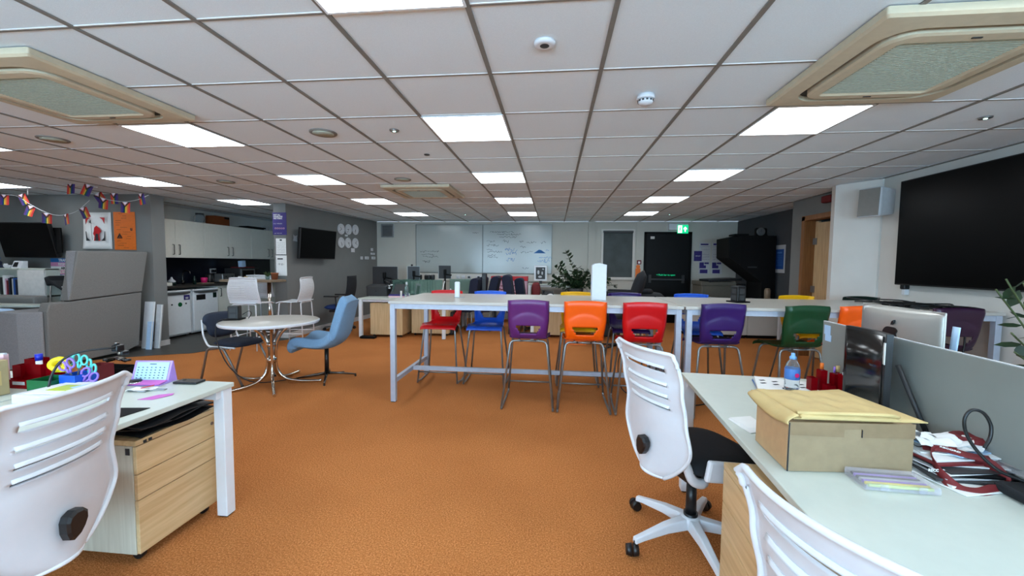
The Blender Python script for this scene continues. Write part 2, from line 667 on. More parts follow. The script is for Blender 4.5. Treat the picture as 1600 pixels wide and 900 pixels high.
# back window with a dark blind
wl = [1.19, 1.89, 1.09, 2.20]
bm = NB()
for (a, b, c_, d) in ((wl[0] - .05, wl[1] + .05, wl[2] - .06, wl[2]), (wl[0] - .05, wl[1] + .05, wl[3], wl[3] + .05), (wl[0] - .05, wl[0], wl[2], wl[3]), (wl[1], wl[1] + .05, wl[2], wl[3])):
    box(bm, a, b, YB - .04, YB, c_, d)
w4 = struct('window_4', bm, 'wall_white')
bm = NB(); box(bm, wl[0], wl[1], YB - .012, YB - .004, wl[2], wl[3]); obj('blind', bm, 'blind', w4)
bm = NB(); rbox(bm, wl[0] - .01, wl[1] + .01, YB - .05, YB - .01, wl[3] - .035, wl[3] + .02, .01); obj('roller_tube', bm, 'dark_grey', w4)
# black fire door
bm = NB(); rbox(bm, 2.21, 3.21, YB - .045, YB, 0, 2.138, .006)
d2 = struct('door_2', bm, 'door_black')
bm = NB(); box(bm, 2.16, 2.21, YB - .05, YB, 0, 2.19); box(bm, 3.21, 3.26, YB - .05, YB, 0, 2.19); box(bm, 2.16, 3.26, YB - .05, YB, 2.138, 2.19)
obj('door_frame', bm, 'black_matte', d2)
bm = NB(); rbox(bm, 2.28, 3.10, YB - .12, YB - .07, 1.03, 1.075, .01); box(bm, 2.27, 2.33, YB - .1, YB - .04, .97, 1.16); box(bm, 3.04, 3.10, YB - .1, YB - .04, .97, 1.16)
obj('push_bar', bm, 'dark_grey', d2)
text_obj('push_bar_text', '< Push bar to open', .056, 'exit_green', d2, (2.68, YB - .05, 1.16), FACE_CAM)
bm = NB(); box(bm, 2.30, 2.39, YB - .06, YB - .045, 2.02, 2.08); obj('door_closer', bm, 'wall_white', d2)
# panel joints / trunking on the back wall
bm = NB(); rbox(bm, -3.6, .62, YB - .035, YB, .96, 1.13, .006); box(bm, -3.6, .62, YB - .04, YB - .034, .955, .965); struct('trim_1', bm, 'wall_white')
bm = NB(); box(bm, .83, .99, YB - .05, YB, 0, CZ); box(bm, 1.98, 2.10, YB - .02, YB, 0, CZ); struct('trim_2', bm, 'wall_back')
bm = NB(); box(bm, 4.255, 4.3, 7.62, 7.80, 0, 2.2); box(bm, 4.27, 4.3, 7.2, 7.62, 0, 2.15); struct('door_3', bm, 'frame_wood')


# ------------------------------------------------------------------ ceiling fittings
def ceiling_light(c, r, label=None):
    x, y = GX + (c + .5) * .6, GY + (r + .5) * .6
    t = thing('ceiling_light', label or 'square LED ceiling panel', 'ceiling light', (x, y, CZ), 0, 'square LED panels in the tiled ceiling')
    bm = NB()
    for a, b, c_, d in ((-.297, .297, -.297, -.285), (-.297, .297, .285, .297), (-.297, -.285, -.285, .285), (.285, .297, -.285, .285)):
        box(bm, a, b, c_, d, -.006, .004)
    obj('frame', bm, 'white_metal', t)
    bm = NB(); box(bm, -.285, .285, -.285, .285, -.004, .004)
    obj('diffuser', bm, 'panel_glow', t)
    return t


cl0 = ceiling_light(-1, 2)
rowname = {-1: 'nearest the camera, cut by the top of the picture', 2: 'near the camera', 5: 'over the front half of the high tables', 8: 'beyond the high tables', 11: 'nearest the back wall'}
colname = {-9: 'in the far left row', -5: 'in the row left of centre', -1: 'in the centre row', 3: 'in the right row', -13: 'in the outermost left row'}
cl0['label'] = 'square LED ceiling panel in the centre row, second from the front'
for c in (-13, -9, -5, -1, 3):
    for r in (-4, -1, 2, 5, 8, 11):
        if (c, r) == (-1, 2) or (c == -13 and r != 5) or (c == -9 and r == 11):
            continue
        if r == -4 and c in (-9,):
            continue
        order = {-4: 'behind the camera end', -1: 'first from the front', 2: 'second from the front', 5: 'third from the front', 8: 'fourth from the front', 11: 'last before the back wall'}[r]
        dup(cl0, (GX + (c + .5) * .6, GY + (r + .5) * .6, CZ), 0, 'square LED ceiling panel %s, %s' % (colname[c], order))


def cassette(cx, cy, label):
    t = thing('air_conditioner', label, 'air conditioner', (cx, cy, CZ), 0, 'ceiling cassette air conditioners')
    H = .475

    def rr(h, rad, z, n=6):
        out = []
        for q in range(4):
            a0 = q * PI / 2
            sx, sy = ((1, 1), (-1, 1), (-1, -1), (1, -1))[q]
            for k in range(n + 1):
                a = a0 + k / n * PI / 2
                out.append(Vector((sx * (h - rad) + rad * math.cos(a), sy * (h - rad) + rad * math.sin(a), z)))
        return out

    def loft(bm, loops, close=None):
        R = [[bm.verts.new(p) for p in l] for l in loops]
        n = len(R[0])
        for a, b in zip(R, R[1:]):
            for k in range(n):
                bm.faces.new((a[k], a[(k + 1) % n], b[(k + 1) % n], b[k]))
        if close:
            bm.faces.new(R[-1])
    bm = NB(); loft(bm, [rr(H, .01, .0), rr(H, .01, -.03), rr(H - .012, .01, -.04), rr(.385, .13, -.046), rr(.385, .13, -.005)])
    obj('fascia', bm, 'cassette', t)
    bm = NB(); loft(bm, [rr(.385, .13, -.02), rr(.35, .12, -.012)], True)
    obj('air_slot', bm, 'cassette_dark', t)
    bm = NB(); loft(bm, [rr(.350, .115, -.01), rr(.350, .115, -.048), rr(.335, .11, -.054), rr(.285, .03, -.056), rr(.27, .015, -.046)])
    obj('grille_frame', bm, 'cassette', t)
    bm = NB(); box(bm, -.272, .272, -.272, .272, -.046, -.03)
    for k in range(34):
        y = -.26 + k * .0158
        box(bm, -.268, .268, y, y + .005, -.0495, -.046)
    obj('filter_grille', bm, 'filter_mesh', t)
    for s in (-1, 1):
        bm = NB(); box(bm, -.02, .02, s * .31 - .004, s * .31 + .004, -.0585, -.054)
        obj('latch', bm, 'cassette_dark', t)
    bm = NB()
    for a in range(4):
        v = box(bm, -.19, .19, .36, .378, -.03, -.02)
        bmesh.ops.rotate(bm, verts=v, cent=(0, 0, 0), matrix=RZ(a * PI / 2))
    obj('vane', bm, 'black_plastic', t)
    return t


cassette(1.785, 2.31, 'cream ceiling cassette air conditioner at the top right, largest in the photo')
cassette(-3.06, 2.29, 'cream ceiling cassette air conditioner at the upper left near the bunting')
cassette(-1.865, 5.82, 'cream ceiling cassette air conditioner farthest away, left of the centre lights')


def disc_thing(name, label, cat, x, y, prof, m, group=None, extra=None):
    t = thing(name, label, cat, (x, y, CZ), 0, group)
    bm = NB(); lathe(bm, prof, 28); obj('rim', bm, m, t)
    if extra:
        bm = NB(); lathe(bm, extra[0], 24); obj(extra[1], bm, extra[2], t)
    return t


for (x, y, lab) in ((-4.352, 3.198, 'round flush ceiling speaker at the left, above the lounge'), (-1.874, 3.201, 'round flush ceiling speaker between the left and centre light rows'), (-1.905, 5.03, 'round flush ceiling speaker just in front of the far cassette'), (-4.315, 5.04, 'round flush ceiling speaker farther left, near the kitchen')):
    disc_thing('ceiling_speaker', lab, 'speaker', x, y, [(.0001, -.004), (.085, -.004), (.1, -.006), (.105, -.002), (.105, .004)], 'tee', 'flush ceiling speakers', ([(.0001, -.0065), (.082, -.0065), (.082, 0)], 'grille', 'filter_mesh'))
disc_thing('ceiling_sensor', 'round white ceiling sensor with dark eye near the top centre', 'sensor', -.06, 2.0, [(.03, -.012), (.042, -.012), (.05, -.006), (.052, .004)], 'white_plastic', None, ([(.0001, -.015), (.02, -.013), (.03, -.008), (.031, .0)], 'lens', 'dark_grey'))
t = thing('smoke_detector', 'white smoke detector hanging from the ceiling tile', 'smoke detector', (.547, 2.655, CZ))
bm = NB(); lathe(bm, [(.052, .004), (.055, -.018), (.050, -.024)], 24); obj('base', bm, 'white_plastic', t)
bm = NB(); lathe(bm, [(.042, -.024), (.046, -.036), (.038, -.05), (.0001, -.056)], 24); obj('head', bm, 'white_plastic', t)
bm = NB()
for k in range(12):
    a = k * PI / 6
    v = box(bm, .0435, .0475, -.006, .006, -.038, -.028); bmesh.ops.rotate(bm, verts=v, cent=(0, 0, 0), matrix=RZ(a))
obj('vent_slot', bm, 'dark_grey', t)
for (x, y, lab) in ((-1.271, 3.181, 'small round emergency light left of the centre panel'), (2.959, 3.214, 'small round emergency light at the far right of the ceiling'), (2.348, 8.763, 'small round emergency light before the fire exit'), (-1.903, 8.667, 'small round emergency light before the whiteboards')):
    disc_thing('emergency_light', lab, 'emergency light', x, y, [(.014, -.006), (.034, -.006), (.038, .003)], 'steel', 'small emergency lights', ([(.0001, -.009), (.01, -.009), (.013, 0)], 'lamp', 'led'))
disc_thing('ceiling_socket', 'small dark fitting in a ceiling tile right of centre left row', 'fitting', -1.237, 3.907, [(.0001, -.004), (.024, -.004), (.028, .003)], 'dark_grey')

# ------------------------------------------------------------------ back wall things
t = thing('whiteboard', 'large whiteboard on the left with faint sums low down', 'whiteboard', (-2.65, YB, 1.76), 0, 'two whiteboards side by side on the back wall')
bm = NB(); box(bm, -.855, .855, -.02, -.002, -.6, .6); obj('board', bm, 'board_white', t)
bm = NB()
for a, b, c_, d in ((-.87, .87, -.612, -.597), (-.87, .87, .597, .612), (-.87, -.855, -.6, .6), (.855, .87, -.6, .6)):
    box(bm, a, b, -.03, 0, c_, d)
obj('frame', bm, 'board_frame', t)
t2 = dup(t, (-.925, YB, 1.76), 0, 'large whiteboard on the right covered in black and blue notes')
rs = random.Random(3)


def scribble(bm, x, z, w, h, n, y=-.021, th=.0035):
    """handwriting-like strokes"""
    px, pz = x, z + h / 2
    for k in range(n):
        nx = x + w * (k + 1) / n
        nz = z + rs.random() * h
        dx, dz = nx - px, nz - pz
        L = math.hypot(dx, dz) or 1
        ox, oz = -dz / L * th, dx / L * th
        f = [bm.verts.new((px - ox, y, pz - oz)), bm.verts.new((px + ox, y, pz + oz)), bm.verts.new((nx + ox, y, nz + oz)), bm.verts.new((nx - ox, y, nz - oz))]
        bm.faces.new(f)
        px, pz = nx, nz
        if rs.random() < .18:
            px += .02


bm = NB()
for (x, z, w, h) in ((-.76, -.1, .5, .05), (-.72, -.18, .35, .05), (-.68, -.24, .4, .06), (-.7, -.33, .2, .02), (-.66, -.4, .16, .14), (.6, .38, .15, .04)):
    scribble(bm, x, z, w, h, int(w * 45))
obj('writing', bm, 'ink', t)
bm = NB()
for (x, z, w, h) in ((-.68, .40, .6, .04), (-.5, .34, .6, .05), (-.45, .28, .45, .04), (-.76, .16, .2, .06), (-.76, .06, .3, .06), (-.76, -.04, .14, .06), (-.74, -.1, .36, .06), (-.74, -.18, .2, .05), (-.74, -.24, .26, .06), (-.35, .14, .14, .1), (.06, .14, .1, .08), (.24, .14, .24, .06), (.6, .12, .12, .08), (.08, .03, .14, .05), (.1, -.1, .3, .05), (.14, -.5, .16, .06)):
    scribble(bm, x, z, w, h, int(w * 50))
obj('writing', bm, 'ink', t2)
bm = NB()
for (x, z, w, h) in ((-.3, -.05, .24, .1), (-.28, -.15, .26, .1), (-.26, -.32, .2, .1), (-.04, -.2, .05, .2), (.55, -.24, .3, .06), (.52, -.34, .3, .12), (.72, -.06, .08, .05)):
    scribble(bm, x, z, w, h, int(w * 60), th=.004)
f = bm.faces.new([bm.verts.new(p) for p in ((.42, -.021, -.1), (.72, -.021, -.1), (.6, -.021, -.02), (.55, -.021, -.01))])
obj('drawing', bm, 'ink_blue', t2)

t = thing('wall_heater_vent', 'square grey vent high on the back wall by the corner', 'vent', (-4.265, YB, 2.21))
bm = NB(); rbox(bm, -.17, .17, -.03, 0, -.17, .17, .005); obj('frame', bm, 'steel', t)
bm = NB()
for k in range(9):
    box(bm, -.13, .13, -.036, -.03, -.13 + k * .03, -.115 + k * .03)
obj('slats', bm, 'dark_grey', t)

t = thing('exit_sign', 'green illuminated running man exit sign above the black door', 'sign', (2.95, YB, 2.25))
bm = NB(); rbox(bm, -.24, .2, -.09, 0, -.02, .13, .01); obj('housing', bm, 'white_plastic', t)
bm = NB(); box(bm, -.05, .2, -.10, -.09, -.1, .1); obj('sign_face', bm, 'exit_green', t)
bm = NB(); box(bm, -.035, .055, -.103, -.1, -.085, .085); obj('doorway_symbol', bm, 'exit_white', t)
bm = NB()
lathe(bm, [(.0001, .0), (.014, .0), (.014, .003)], 12, (.018, .05, 0))
prism(bm, [(0, .03, 0), (.03, .032, 0), (.022, -.005, 0), (.04, -.04, 0), (.028, -.045, 0), (.008, -.018, 0), (-.012, -.05, 0), (-.024, -.044, 0), (-.002, .0, 0)], (0, 0, .003))
prism(bm, [(-.024, .01, 0), (-.02, .018, 0), (.006, .03, 0), (.004, .02, 0)], (0, 0, .003))
o = obj('running_man', bm, 'exit_green', t, loc=(0, -.1032, 0)); o.rotation_euler = (PI / 2, 0, 0)
bm = NB(); prism(bm, [(.115, -.1035, -.06), (.14, -.1035, -.06), (.14, -.1035, .01), (.165, -.1035, -.01), (.165, -.1035, .02), (.1275, -.1035, .06), (.09, -.1035, .02), (.09, -.1035, -.01), (.115, -.1035, .01)], (0, .003, 0))
obj('arrow', bm, 'exit_white', t)

t = thing('fire_call_point', 'small red fire call point between blind and black door', 'call point', (2.05, YB, 1.46))
bm = NB(); rbox(bm, -.05, .05, -.04, 0, -.05, .05, .006); obj('case', bm, 'dark_red', t)
bm = NB(); box(bm, -.025, .025, -.043, -.04, -.03, .02); obj('glass', bm, 'paper', t)
t = thing('extinguisher_sign', 'orange notice strip under the fire call point', 'sign', (2.03, YB, 1.15))
bm = NB(); box(bm, -.06, .06, -.022, -.018, -.2, .16); obj('sheet', bm, 'orange', t)
bm = NB(); lathe(bm, [(.0001, 0), (.05, 0), (.05, .004)], 18, (0, .2, 0)); o = obj('round_sticker', bm, 'orange', t, loc=(0, -.022, 0)); o.rotation_euler = (PI / 2, 0, 0)
t = thing('door_notice', 'small dark blue notice beside the black door', 'notice', (3.42, YB, 1.62))
bm = NB(); box(bm, -.09, .09, -.012, 0, -.12, .12); obj('sheet', bm, 'poster_purple', t)
text_obj('text', 'FIRE EXIT', .028, 'paper', t, (0, -.0125, 0), FACE_CAM)
for k, (x0, x1) in enumerate(((3.45, 3.70), (3.74, 3.98))):
    t = thing('notice_sheet', ('tall white notice with dark blocks, nearer the black door', 'tall white notice with dark blocks, nearer the wall corner')[k], 'notice', ((x0 + x1) / 2, YB, 1.55), 0, 'white notices right of the black door')
    w_ = (x1 - x0) / 2
    bm = NB(); box(bm, -w_, w_, -.008, 0, -.36, .39); obj('sheet', bm, 'paper_grey', t)
    bm = NB()
    box(bm, -w_ * .8, w_ * .6 - .1 * k, -.011, -.008, .33, .365 if k == 0 else .37)
    for zz in (.28, .22, .1, .04, -.02):
        scribble(bm, -w_ * .8, zz, w_ * 1.6, .02, 14, y=-.0095, th=.002)
    for (a, b, c_, d) in ((-.9, -.1, -.15, -.08), (-.9, .3, -.22, -.15), (-.8, .6, -.34, -.25), (.0, .8, -.12, -.08)):
        box(bm, w_ * a, w_ * b, -.011, -.008, c_, d)
    obj('print', bm, 'poster_purple', t)
# sockets in the trunking
for k, px in enumerate((689, 703, 716, 724, 733, 748)):
    p = at_y(px, 430, YB - .035)
    t = thing('wall_socket', 'socket plate in the trunking under the whiteboards, ' + ('first, with a black plug, at the left', 'second, with a black plug', 'third, white and right of the black speaker', 'fourth, white, beside another white one', 'with a black plug and hanging lead', 'last, with a black plug at the right')[k], 'socket', (p.x, YB - .035, 1.045), 0, 'sockets in the trunking under the whiteboards')
    bm = NB(); rbox(bm, -.05, .05, -.012, 0, -.04, .04, .004); obj('plate', bm, 'white_plastic', t)
    bm = NB(); rbox(bm, -.03, .03, -.035, -.012, -.025, .025, .006); obj('plug', bm, ('black_plastic', 'black_plastic', 'white_plastic', 'white_plastic', 'black_plastic', 'black_plastic')[k], t)

# ------------------------------------------------------------------ left grey wall things
def left_wall_x(y):
    return -4.81 + .25 * (y - 6.95) / (YB - 6.95)


WA = -math.atan2(.25, YB - 6.95)
t = thing('wall_television', 'dark television tilted out on a bracket on the left grey wall', 'television', (left_wall_x(7.6) + .17, 7.58, 1.74), WA - .06)
bm = NB(); rbox(bm, -.03, .03, -.5, .5, -.29, .29, .01, rot=RY(.09)); obj('case', bm, 'black_plastic', t)
bm = NB(); box(bm, .0305, .033, -.485, .485, -.27, .275, rot=RY(.09), piv=(0, 0, 0)); obj('screen', bm, 'screen_matte', t)
bm = NB(); rbox(bm, -.16, -.03, -.12, .12, -.1, .1, .008); rbox(bm, -.2, -.15, -.2, .2, -.12, .12, .008); obj('bracket', bm, 'black_matte', t)
for i, (px, py) in enumerate(((532, 358), (542, 358.5), (551.5, 359), (532, 379), (541.5, 379.5), (551.5, 380))):
    p = at_x(px, py, -4.68)
    lab = ('upper row, nearest the television', 'upper row, middle', 'upper row, nearest the back wall', 'lower row, nearest the television', 'lower row, middle', 'lower row, nearest the back wall')[i]
    t = thing('wall_clock', 'round white wall clock, ' + lab, 'clock', (left_wall_x(p.y) + .004, p.y, p.z), WA, 'six round clocks on the left grey wall')
    bm = NB(); lathe(bm, [(.0001, 0), (.115, 0), (.12, .012), (.115, .03), (.100, .03), (.100, .022)], 28); o = obj('rim', bm, 'white_plastic', t); o.rotation_euler = (0, PI / 2, 0)
    bm = NB(); lathe(bm, [(.0001, .020), (.102, .020), (.102, .018)], 28); o = obj('dial', bm, 'tee', t); o.rotation_euler = (0, PI / 2, 0)
    bm = NB()
    for h_ in range(12):
        v = box(bm, .0205, .022, -.004, .004, .078, .095); bmesh.ops.rotate(bm, verts=v, cent=(0, 0, 0), matrix=RX(h_ * PI / 6))
    obj('hour_marks', bm, 'ink', t)
    for (ln, an, wd) in ((.06, .6 + i, .005), (.09, 2.2 + i * .4, .0035)):
        bm = NB(); v = box(bm, .0225, .024, -wd, wd, -.012, ln * .9); bmesh.ops.rotate(bm, verts=v, cent=(0, 0, 0), matrix=RX(an)); obj('hand', bm, 'black_plastic', t)
for (px, py, w_, h_, lab) in ((541, 368, .05, .04, 'small white note under the middle clock'), (550, 391, .07, .09, 'small white note below the lower right clock'), (576, 390, .05, .07, 'white switch plate highest of those by the corner'), (577, 396.5, .1, .05, 'white switch plate in the middle of those by the corner'), (562, 403, .05, .07, 'white switch plate lowest and leftmost by the corner'), (569, 403, .09, .07, 'white double switch plate low by the corner'), (578, 403, .09, .07, 'white double switch plate lowest and nearest the corner')):
    p = at_x(px, py, -4.66)
    t = thing('switch_plate' if px > 555 else 'wall_note', lab, 'switch' if px > 555 else 'note', (left_wall_x(p.y) + .003, p.y, p.z), WA)
    bm = NB(); rbox(bm, 0, .012, -w_, w_, -h_ / 2, h_ / 2, .003); obj('plate', bm, 'white_plastic', t)
    if px > 555:
        bm = NB(); rbox(bm, .012, .018, -w_ * .4, w_ * .4, -h_ * .25, h_ * .25, .002); obj('rocker', bm, 'paper_grey', t)
t = thing('paper_sticker', 'torn white sticker on the grey wall beside the column', 'sticker', (-4.795, 7.18, 1.83), WA)
bm = NB(); prism(bm, [(0, -.06, -.05), (0, .06, -.06), (0, .05, .03), (0, .07, .06), (0, .0, .04), (0, -.05, .07), (0, -.04, 0)], (.003, 0, 0)); obj('sheet', bm, 'paper_grey', t)

# column posters (face -Y)
def column_sheet(name, label, px0, py0, px1, py1, m, y=6.925):
    a, b = at_y(px0, py0, y), at_y(px1, py1, y)
    t = thing(name, label, 'poster', ((a.x + b.x) / 2, y + .004, (a.z + b.z) / 2))
    w_, h_ = abs(b.x - a.x) / 2, abs(a.z - b.z) / 2
    bm = NB(); box(bm, -w_, w_, -.004, 0, -h_, h_); obj('sheet', bm, m, t)
    return t, w_, h_


t, w_, h_ = column_sheet('campaign_poster', 'purple poster with white lettering at the top of the grey column', 425.5, 332, 448, 367, 'poster_purple')
text_obj('heading', 'NOT ALL\nDISABILITIES\nARE VISIBLE.', .034, 'paper', t, (-w_ * .85, -.005, h_ * .62), FACE_CAM, 'LEFT', .0008, sx=.93)
text_obj('small_text', 'A.i.Z  HIDDEN', .026, 'paper_grey', t, (-w_ * .85, -.005, .0), FACE_CAM, 'LEFT')
bm = NB()
for k in range(5):
    lathe(bm, [(.010, 0), (.016, 0), (.016, .002), (.010, .002)], 14, (-.08 + k * .04, 0, 0), caps=False)
o = obj('round_icons', bm, 'f_pink', t, loc=(0, -.0045, -h_ * .42)); o.rotation_euler = (PI / 2, 0, 0)
text_obj('caption', '\u2022 ###  WELCOME', .02, 'paper_grey', t, (-w_ * .85, -.005, -h_ * .86), FACE_CAM, 'LEFT')
t, w_, h_ = column_sheet('notice_sheet', 'upper white notice on the grey column', 431, 372.5, 447, 397.5, 'paper')
bm = NB(); box(bm, -.02, .02, -.007, -.004, h_ * .7, h_ * .88)
for k in range(8):
    scribble(bm, -w_ * .8, h_ * .45 - k * .03, w_ * 1.6, .008, 18, y=-.0055, th=.0012)
obj('print', bm, 'ink', t)
t, w_, h_ = column_sheet('notice_sheet', 'lower white notice with curled corner on the grey column', 431, 399, 448.5, 431, 'paper')
bm = NB(); box(bm, -w_ * .7, w_ * .3, -.007, -.004, h_ * .6, h_ * .72); scribble(bm, -w_ * .6, 0, w_, .05, 16, y=-.0055, th=.0015); obj('print', bm, 'ink', t)

# ------------------------------------------------------------------ left front wall things (Y = 5.9)
WY = 5.895
t = thing('lounge_television', 'black flat television on the grey wall above the bookcase', 'television', (-8.30, 5.72, 1.70), .03)
bm = NB(); rbox(bm, -.5, .42, -.03, .03, -.28, .28, .008, rot=RX(.2)); obj('case', bm, 'black_plastic', t)
bm = NB(); box(bm, -.49, .41, -.034, -.0305, -.265, .27, rot=RX(.2), piv=(0, 0, 0)); obj('screen', bm, 'screen_matte', t)
bm = NB(); rbox(bm, .2, .5, .02, .05, -.2, .2, .01); obj('bracket', bm, 'black_matte', t)
# art poster: generic red robed figure
t = thing('art_poster', 'white poster of a red robed figure in a black arched frame', 'poster', (-7.30, WY, 1.87))
bm = NB()
sheet(bm, lambda u, v: (-.25 + .5 * u, -.004 - .03 * (1 - v) ** 3 * (1 - u), -.30 + .585 * v), 8, 8, th=.002); obj('sheet', bm, 'paper', t)
bm = NB()
for (q) in ([(-.17, .2), (-.08, .2), (-.13, .17), (-.165, .1)], [(.17, .2), (.08, .2), (.13, .17), (.165, .1)]):
    prism(bm, [(x, -.037, z) for x, z in q], (0, .003, 0))
prism(bm, [(x, -.037, z) for x, z in ((-.03, -.02), (-.045, -.06), (-.02, -.09), (-.035, -.17), (.07, -.17), (.06, -.06), (.1, -.02), (.07, .03), (.02, .07), (-.02, .04))], (0, .003, 0))
obj('red_print', bm, 'red', t)
bm = NB()
for q in ([(-.17, -.17), (-.1, -.17), (-.15, -.12), (-.165, -.02), (-.175, -.02)], [(.17, -.17), (.1, -.17), (.15, -.12), (.165, -.02), (.175, -.02)], [(-.17, .09), (-.165, .09), (-.165, .19), (-.17, .19)], [(-.012, -.17), (.05, -.17), (.045, -.06), (.0, -.06)], [(-.1, .12), (-.06, .1), (-.085, .16)]):
    prism(bm, [(x, -.0385, z) for x, z in q], (0, .0015, 0))
tube(bm, [(-.06, -.038, -.16), (-.075, -.038, .16)], .003, 4)
lathe(bm, [(.0001, 0), (.03, 0), (.03, .002)], 16, (.015, .09, 0))
obj('black_print', bm, 'ink', t)
t = thing('orange_poster', 'torn orange poster with black logos on the grey wall', 'poster', (-6.815, WY, 1.86))
bm = NB(); box(bm, -.19, .19, -.006, -.002, -.3, .3); obj('sheet', bm, 'orange', t)
bm = NB()
for k in range(16):
    a = random.uniform(-.17, .05); box(bm, a, a + random.uniform(.06, .14), -.0075, -.006, .27 - k * .036, .275 - k * .036)
obj('stripes', bm, 'orange_dark', t)
text_obj('letter', 'u', .08, 'ink', t, (.12, -.008, .03), FACE_CAM, bold=.003)
bm = NB()
for r_ in ((.038, .030), (.018, .012)):
    a = [(r_[0] * math.cos(k * 2 * PI / 3 + PI / 2) * 1.3, r_[0] * math.sin(k * 2 * PI / 3 + PI / 2) * 1.3) for k in range(3)]
    for k in range(3):
        p, q = a[k], a[(k + 1) % 3]
        tube(bm, [(-.09 + p[0], -.007, -.09 + p[1]), (-.09 + q[0], -.007, -.09 + q[1])], .005, 5)
obj('triangle_logo', bm, 'ink', t)
t = thing('striped_poster', 'pink white and blue striped rights poster behind the booth', 'poster', (-7.93, WY, 1.235))
for k, (m_, s_) in enumerate((('trans_blue', 'TRANS'), ('trans_pink', 'RIGHTS'), ('paper', 'ARE'), ('trans_pink', 'HUMAN'), ('trans_blue', 'RIGHTS'))):
    bm = NB(); box(bm, -.26, .26, -.006, -.002, .115 - k * .065, .18 - k * .065); obj('stripe', bm, m_, t)
    text_obj('lettering', s_, .058, 'ink' if k == 2 else 'paper', t, (-.02, -.007, .147 - k * .065), FACE_CAM, bold=.002)

# bookcase
t = thing('bookcase', 'pale grey bookcase with open shelves and a cupboard door', 'bookcase', (-8.0, 5.66, 0))
x0, x1 = -1.6, .30
bm = NB()
for z in (0.04, .42, .82, 1.235):
    box(bm, x0, x1, -.19, -.02, z, z + .022)
for x in (x0, -.9, -.19, x1 - .02):
    box(bm, x, x + .02, -.19, -.02, .04, 1.25)
box(bm, x0, x1, -.02, -.01, .04, 1.25)
obj('carcass', bm, 'desk_white', t)
bm = NB(); rbox(bm, -.168, x1 - .002, -.215, -.19, .05, 1.23, .003); dd = obj('door', bm, 'tee_light', t)
bm = NB(); rbox(bm, .2, .32, -.24, -.215, .82, .84, .004); obj('handle', bm, 'steel', dd)
bx = -8.56
for k, (w_, hh, m_, lab) in enumerate(((.03, .27, 'dark_grey', 'dark grey book at the left end'), (.022, .24, 's_dgreen', 'very dark green book'), (.035, .30, 'paper', 'tall white book'), (.02, .25, 'f_pink', 'slim pink book beside the tall white one'), (.03, .22, 'dark_red', 'dark red book'), (.026, .26, 'navy', 'navy book beside the dark red one'), (.03, .27, 'black_matte', 'black book'), (.02, .25, 'paper_grey', 'pale grey slim book'), (.03, .26, 'poster_blue', 'blue book'), (.025, .24, 'navy_dark', 'dark blue book nearest the cupboard door'))):
    bm = NB(); rbox(bm, 0, w_, -.07, .05, 0, hh, .002)
    tag(obj('book', bm, m_, loc=(bx, 5.56, .842)), lab + ' on the open bookcase shelf', 'book', 'books on the bookcase shelf')
    bx += w_ + .004
t = thing('digital_clock', 'small white desk clock with dark face on the bookcase', 'clock', (-8.27, 5.545, 1.257))
bm = NB(); prism(bm, [(-.09, -.04, 0), (-.07, -.01, .11), (-.07, .04, .11), (-.09, .05, 0)], (.17, 0, 0)); obj('case', bm, 'white_plastic', t)
bm = NB(); prism(bm, [(-.06, -.0395, .02), (-.05, -.0145, .09), (.02, -.0145, .09), (.02, -.0395, .02)], (0, -.003, 0)); obj('face', bm, 'black_plastic', t)
t = thing('toy_car', 'small white ornament beside a dark figurine on the bookcase', 'ornament', (-8.50, 5.545, 1.257))
bm = NB(); prism(bm, [(-.07, 0, .03), (-.05, 0, .07), (-.03, 0, .045), (.05, 0, .045), (.08, 0, .03), (.05, 0, 0), (-.04, 0, 0)], (0, .05, 0)); obj('body', bm, 'white_plastic', t, bevel=.006)
t = thing('figurine', 'dark blue and white figurine on the bookcase at the left edge', 'ornament', (-8.67, 5.545, 1.257))
bm = NB(); lathe(bm, [(.1, 0), (.1, .03), (.05, .05), (.06, .09), (.03, .12)], 16); obj('base', bm, 'navy_dark', t)
bm = NB(); lathe(bm, [(.03, .12), (.045, .15), (.03, .19), (.0001, .2)], 16); obj('top', bm, 'label_blue', t)
t = thing('folding_chair', 'black folded chair with thin metal legs behind the booth', 'chair', (-7.50, 5.55, 0))
bm = NB(); rbox(bm, -.14, .14, -.12, .12, .98, 1.03, .02, rot=RY(.5)); rbox(bm, -.18, -.08, -.12, .12, 1.0, 1.14, .02, rot=RY(-.3)); obj('seat', bm, 'black_fabric', t)
for s in (-1, 1):
    bm = NB(); cyl(bm, (s * .1, -.1, .99), (s * .14, -.14, 0), .01, 8); obj('leg', bm, 'grey_tube', t)
    bm = NB(); cyl(bm, (s * .1, .1, .99), (s * .14, .14, 0), .01, 8); obj('leg', bm, 'grey_tube', t)
t = thing('palm_plant', 'dark palm with spiky leaves at the left edge', 'plant', (-9.15, 5.42, 0))
bm = NB()
lathe(bm, [(.11, 0), (.14, .3), (.12, .3), (.1, .05)], 16); obj('pot', bm, 'dark_grey', t)
bm = NB(); cyl(bm, (0, 0, .2), (.0, 0, 1.7), .02, 8); obj('trunk', bm, 'stem', t)
bm = NB()
for k in range(44):
    a = random.random() * 2 * PI; z = random.choice((1.35, 1.55, 1.75, 1.8)); L = random.uniform(.25, .42); dz = random.uniform(-.2, .25)
    d = Vector((math.cos(a), math.sin(a) * .5, dz)).normalized()
    s_ = d.cross(Vector((0, 0, 1))).normalized() * .014
    p0 = Vector((0, 0, z)); p1 = p0 + d * L * .6; p2 = p0 + d * L + Vector((0, 0, -.08))
    vs = [bm.verts.new(p) for p in (p0, p1 + s_, p2, p1 - s_)]
    bm.faces.new(vs)
obj('leaves', bm, 'leaf', t)


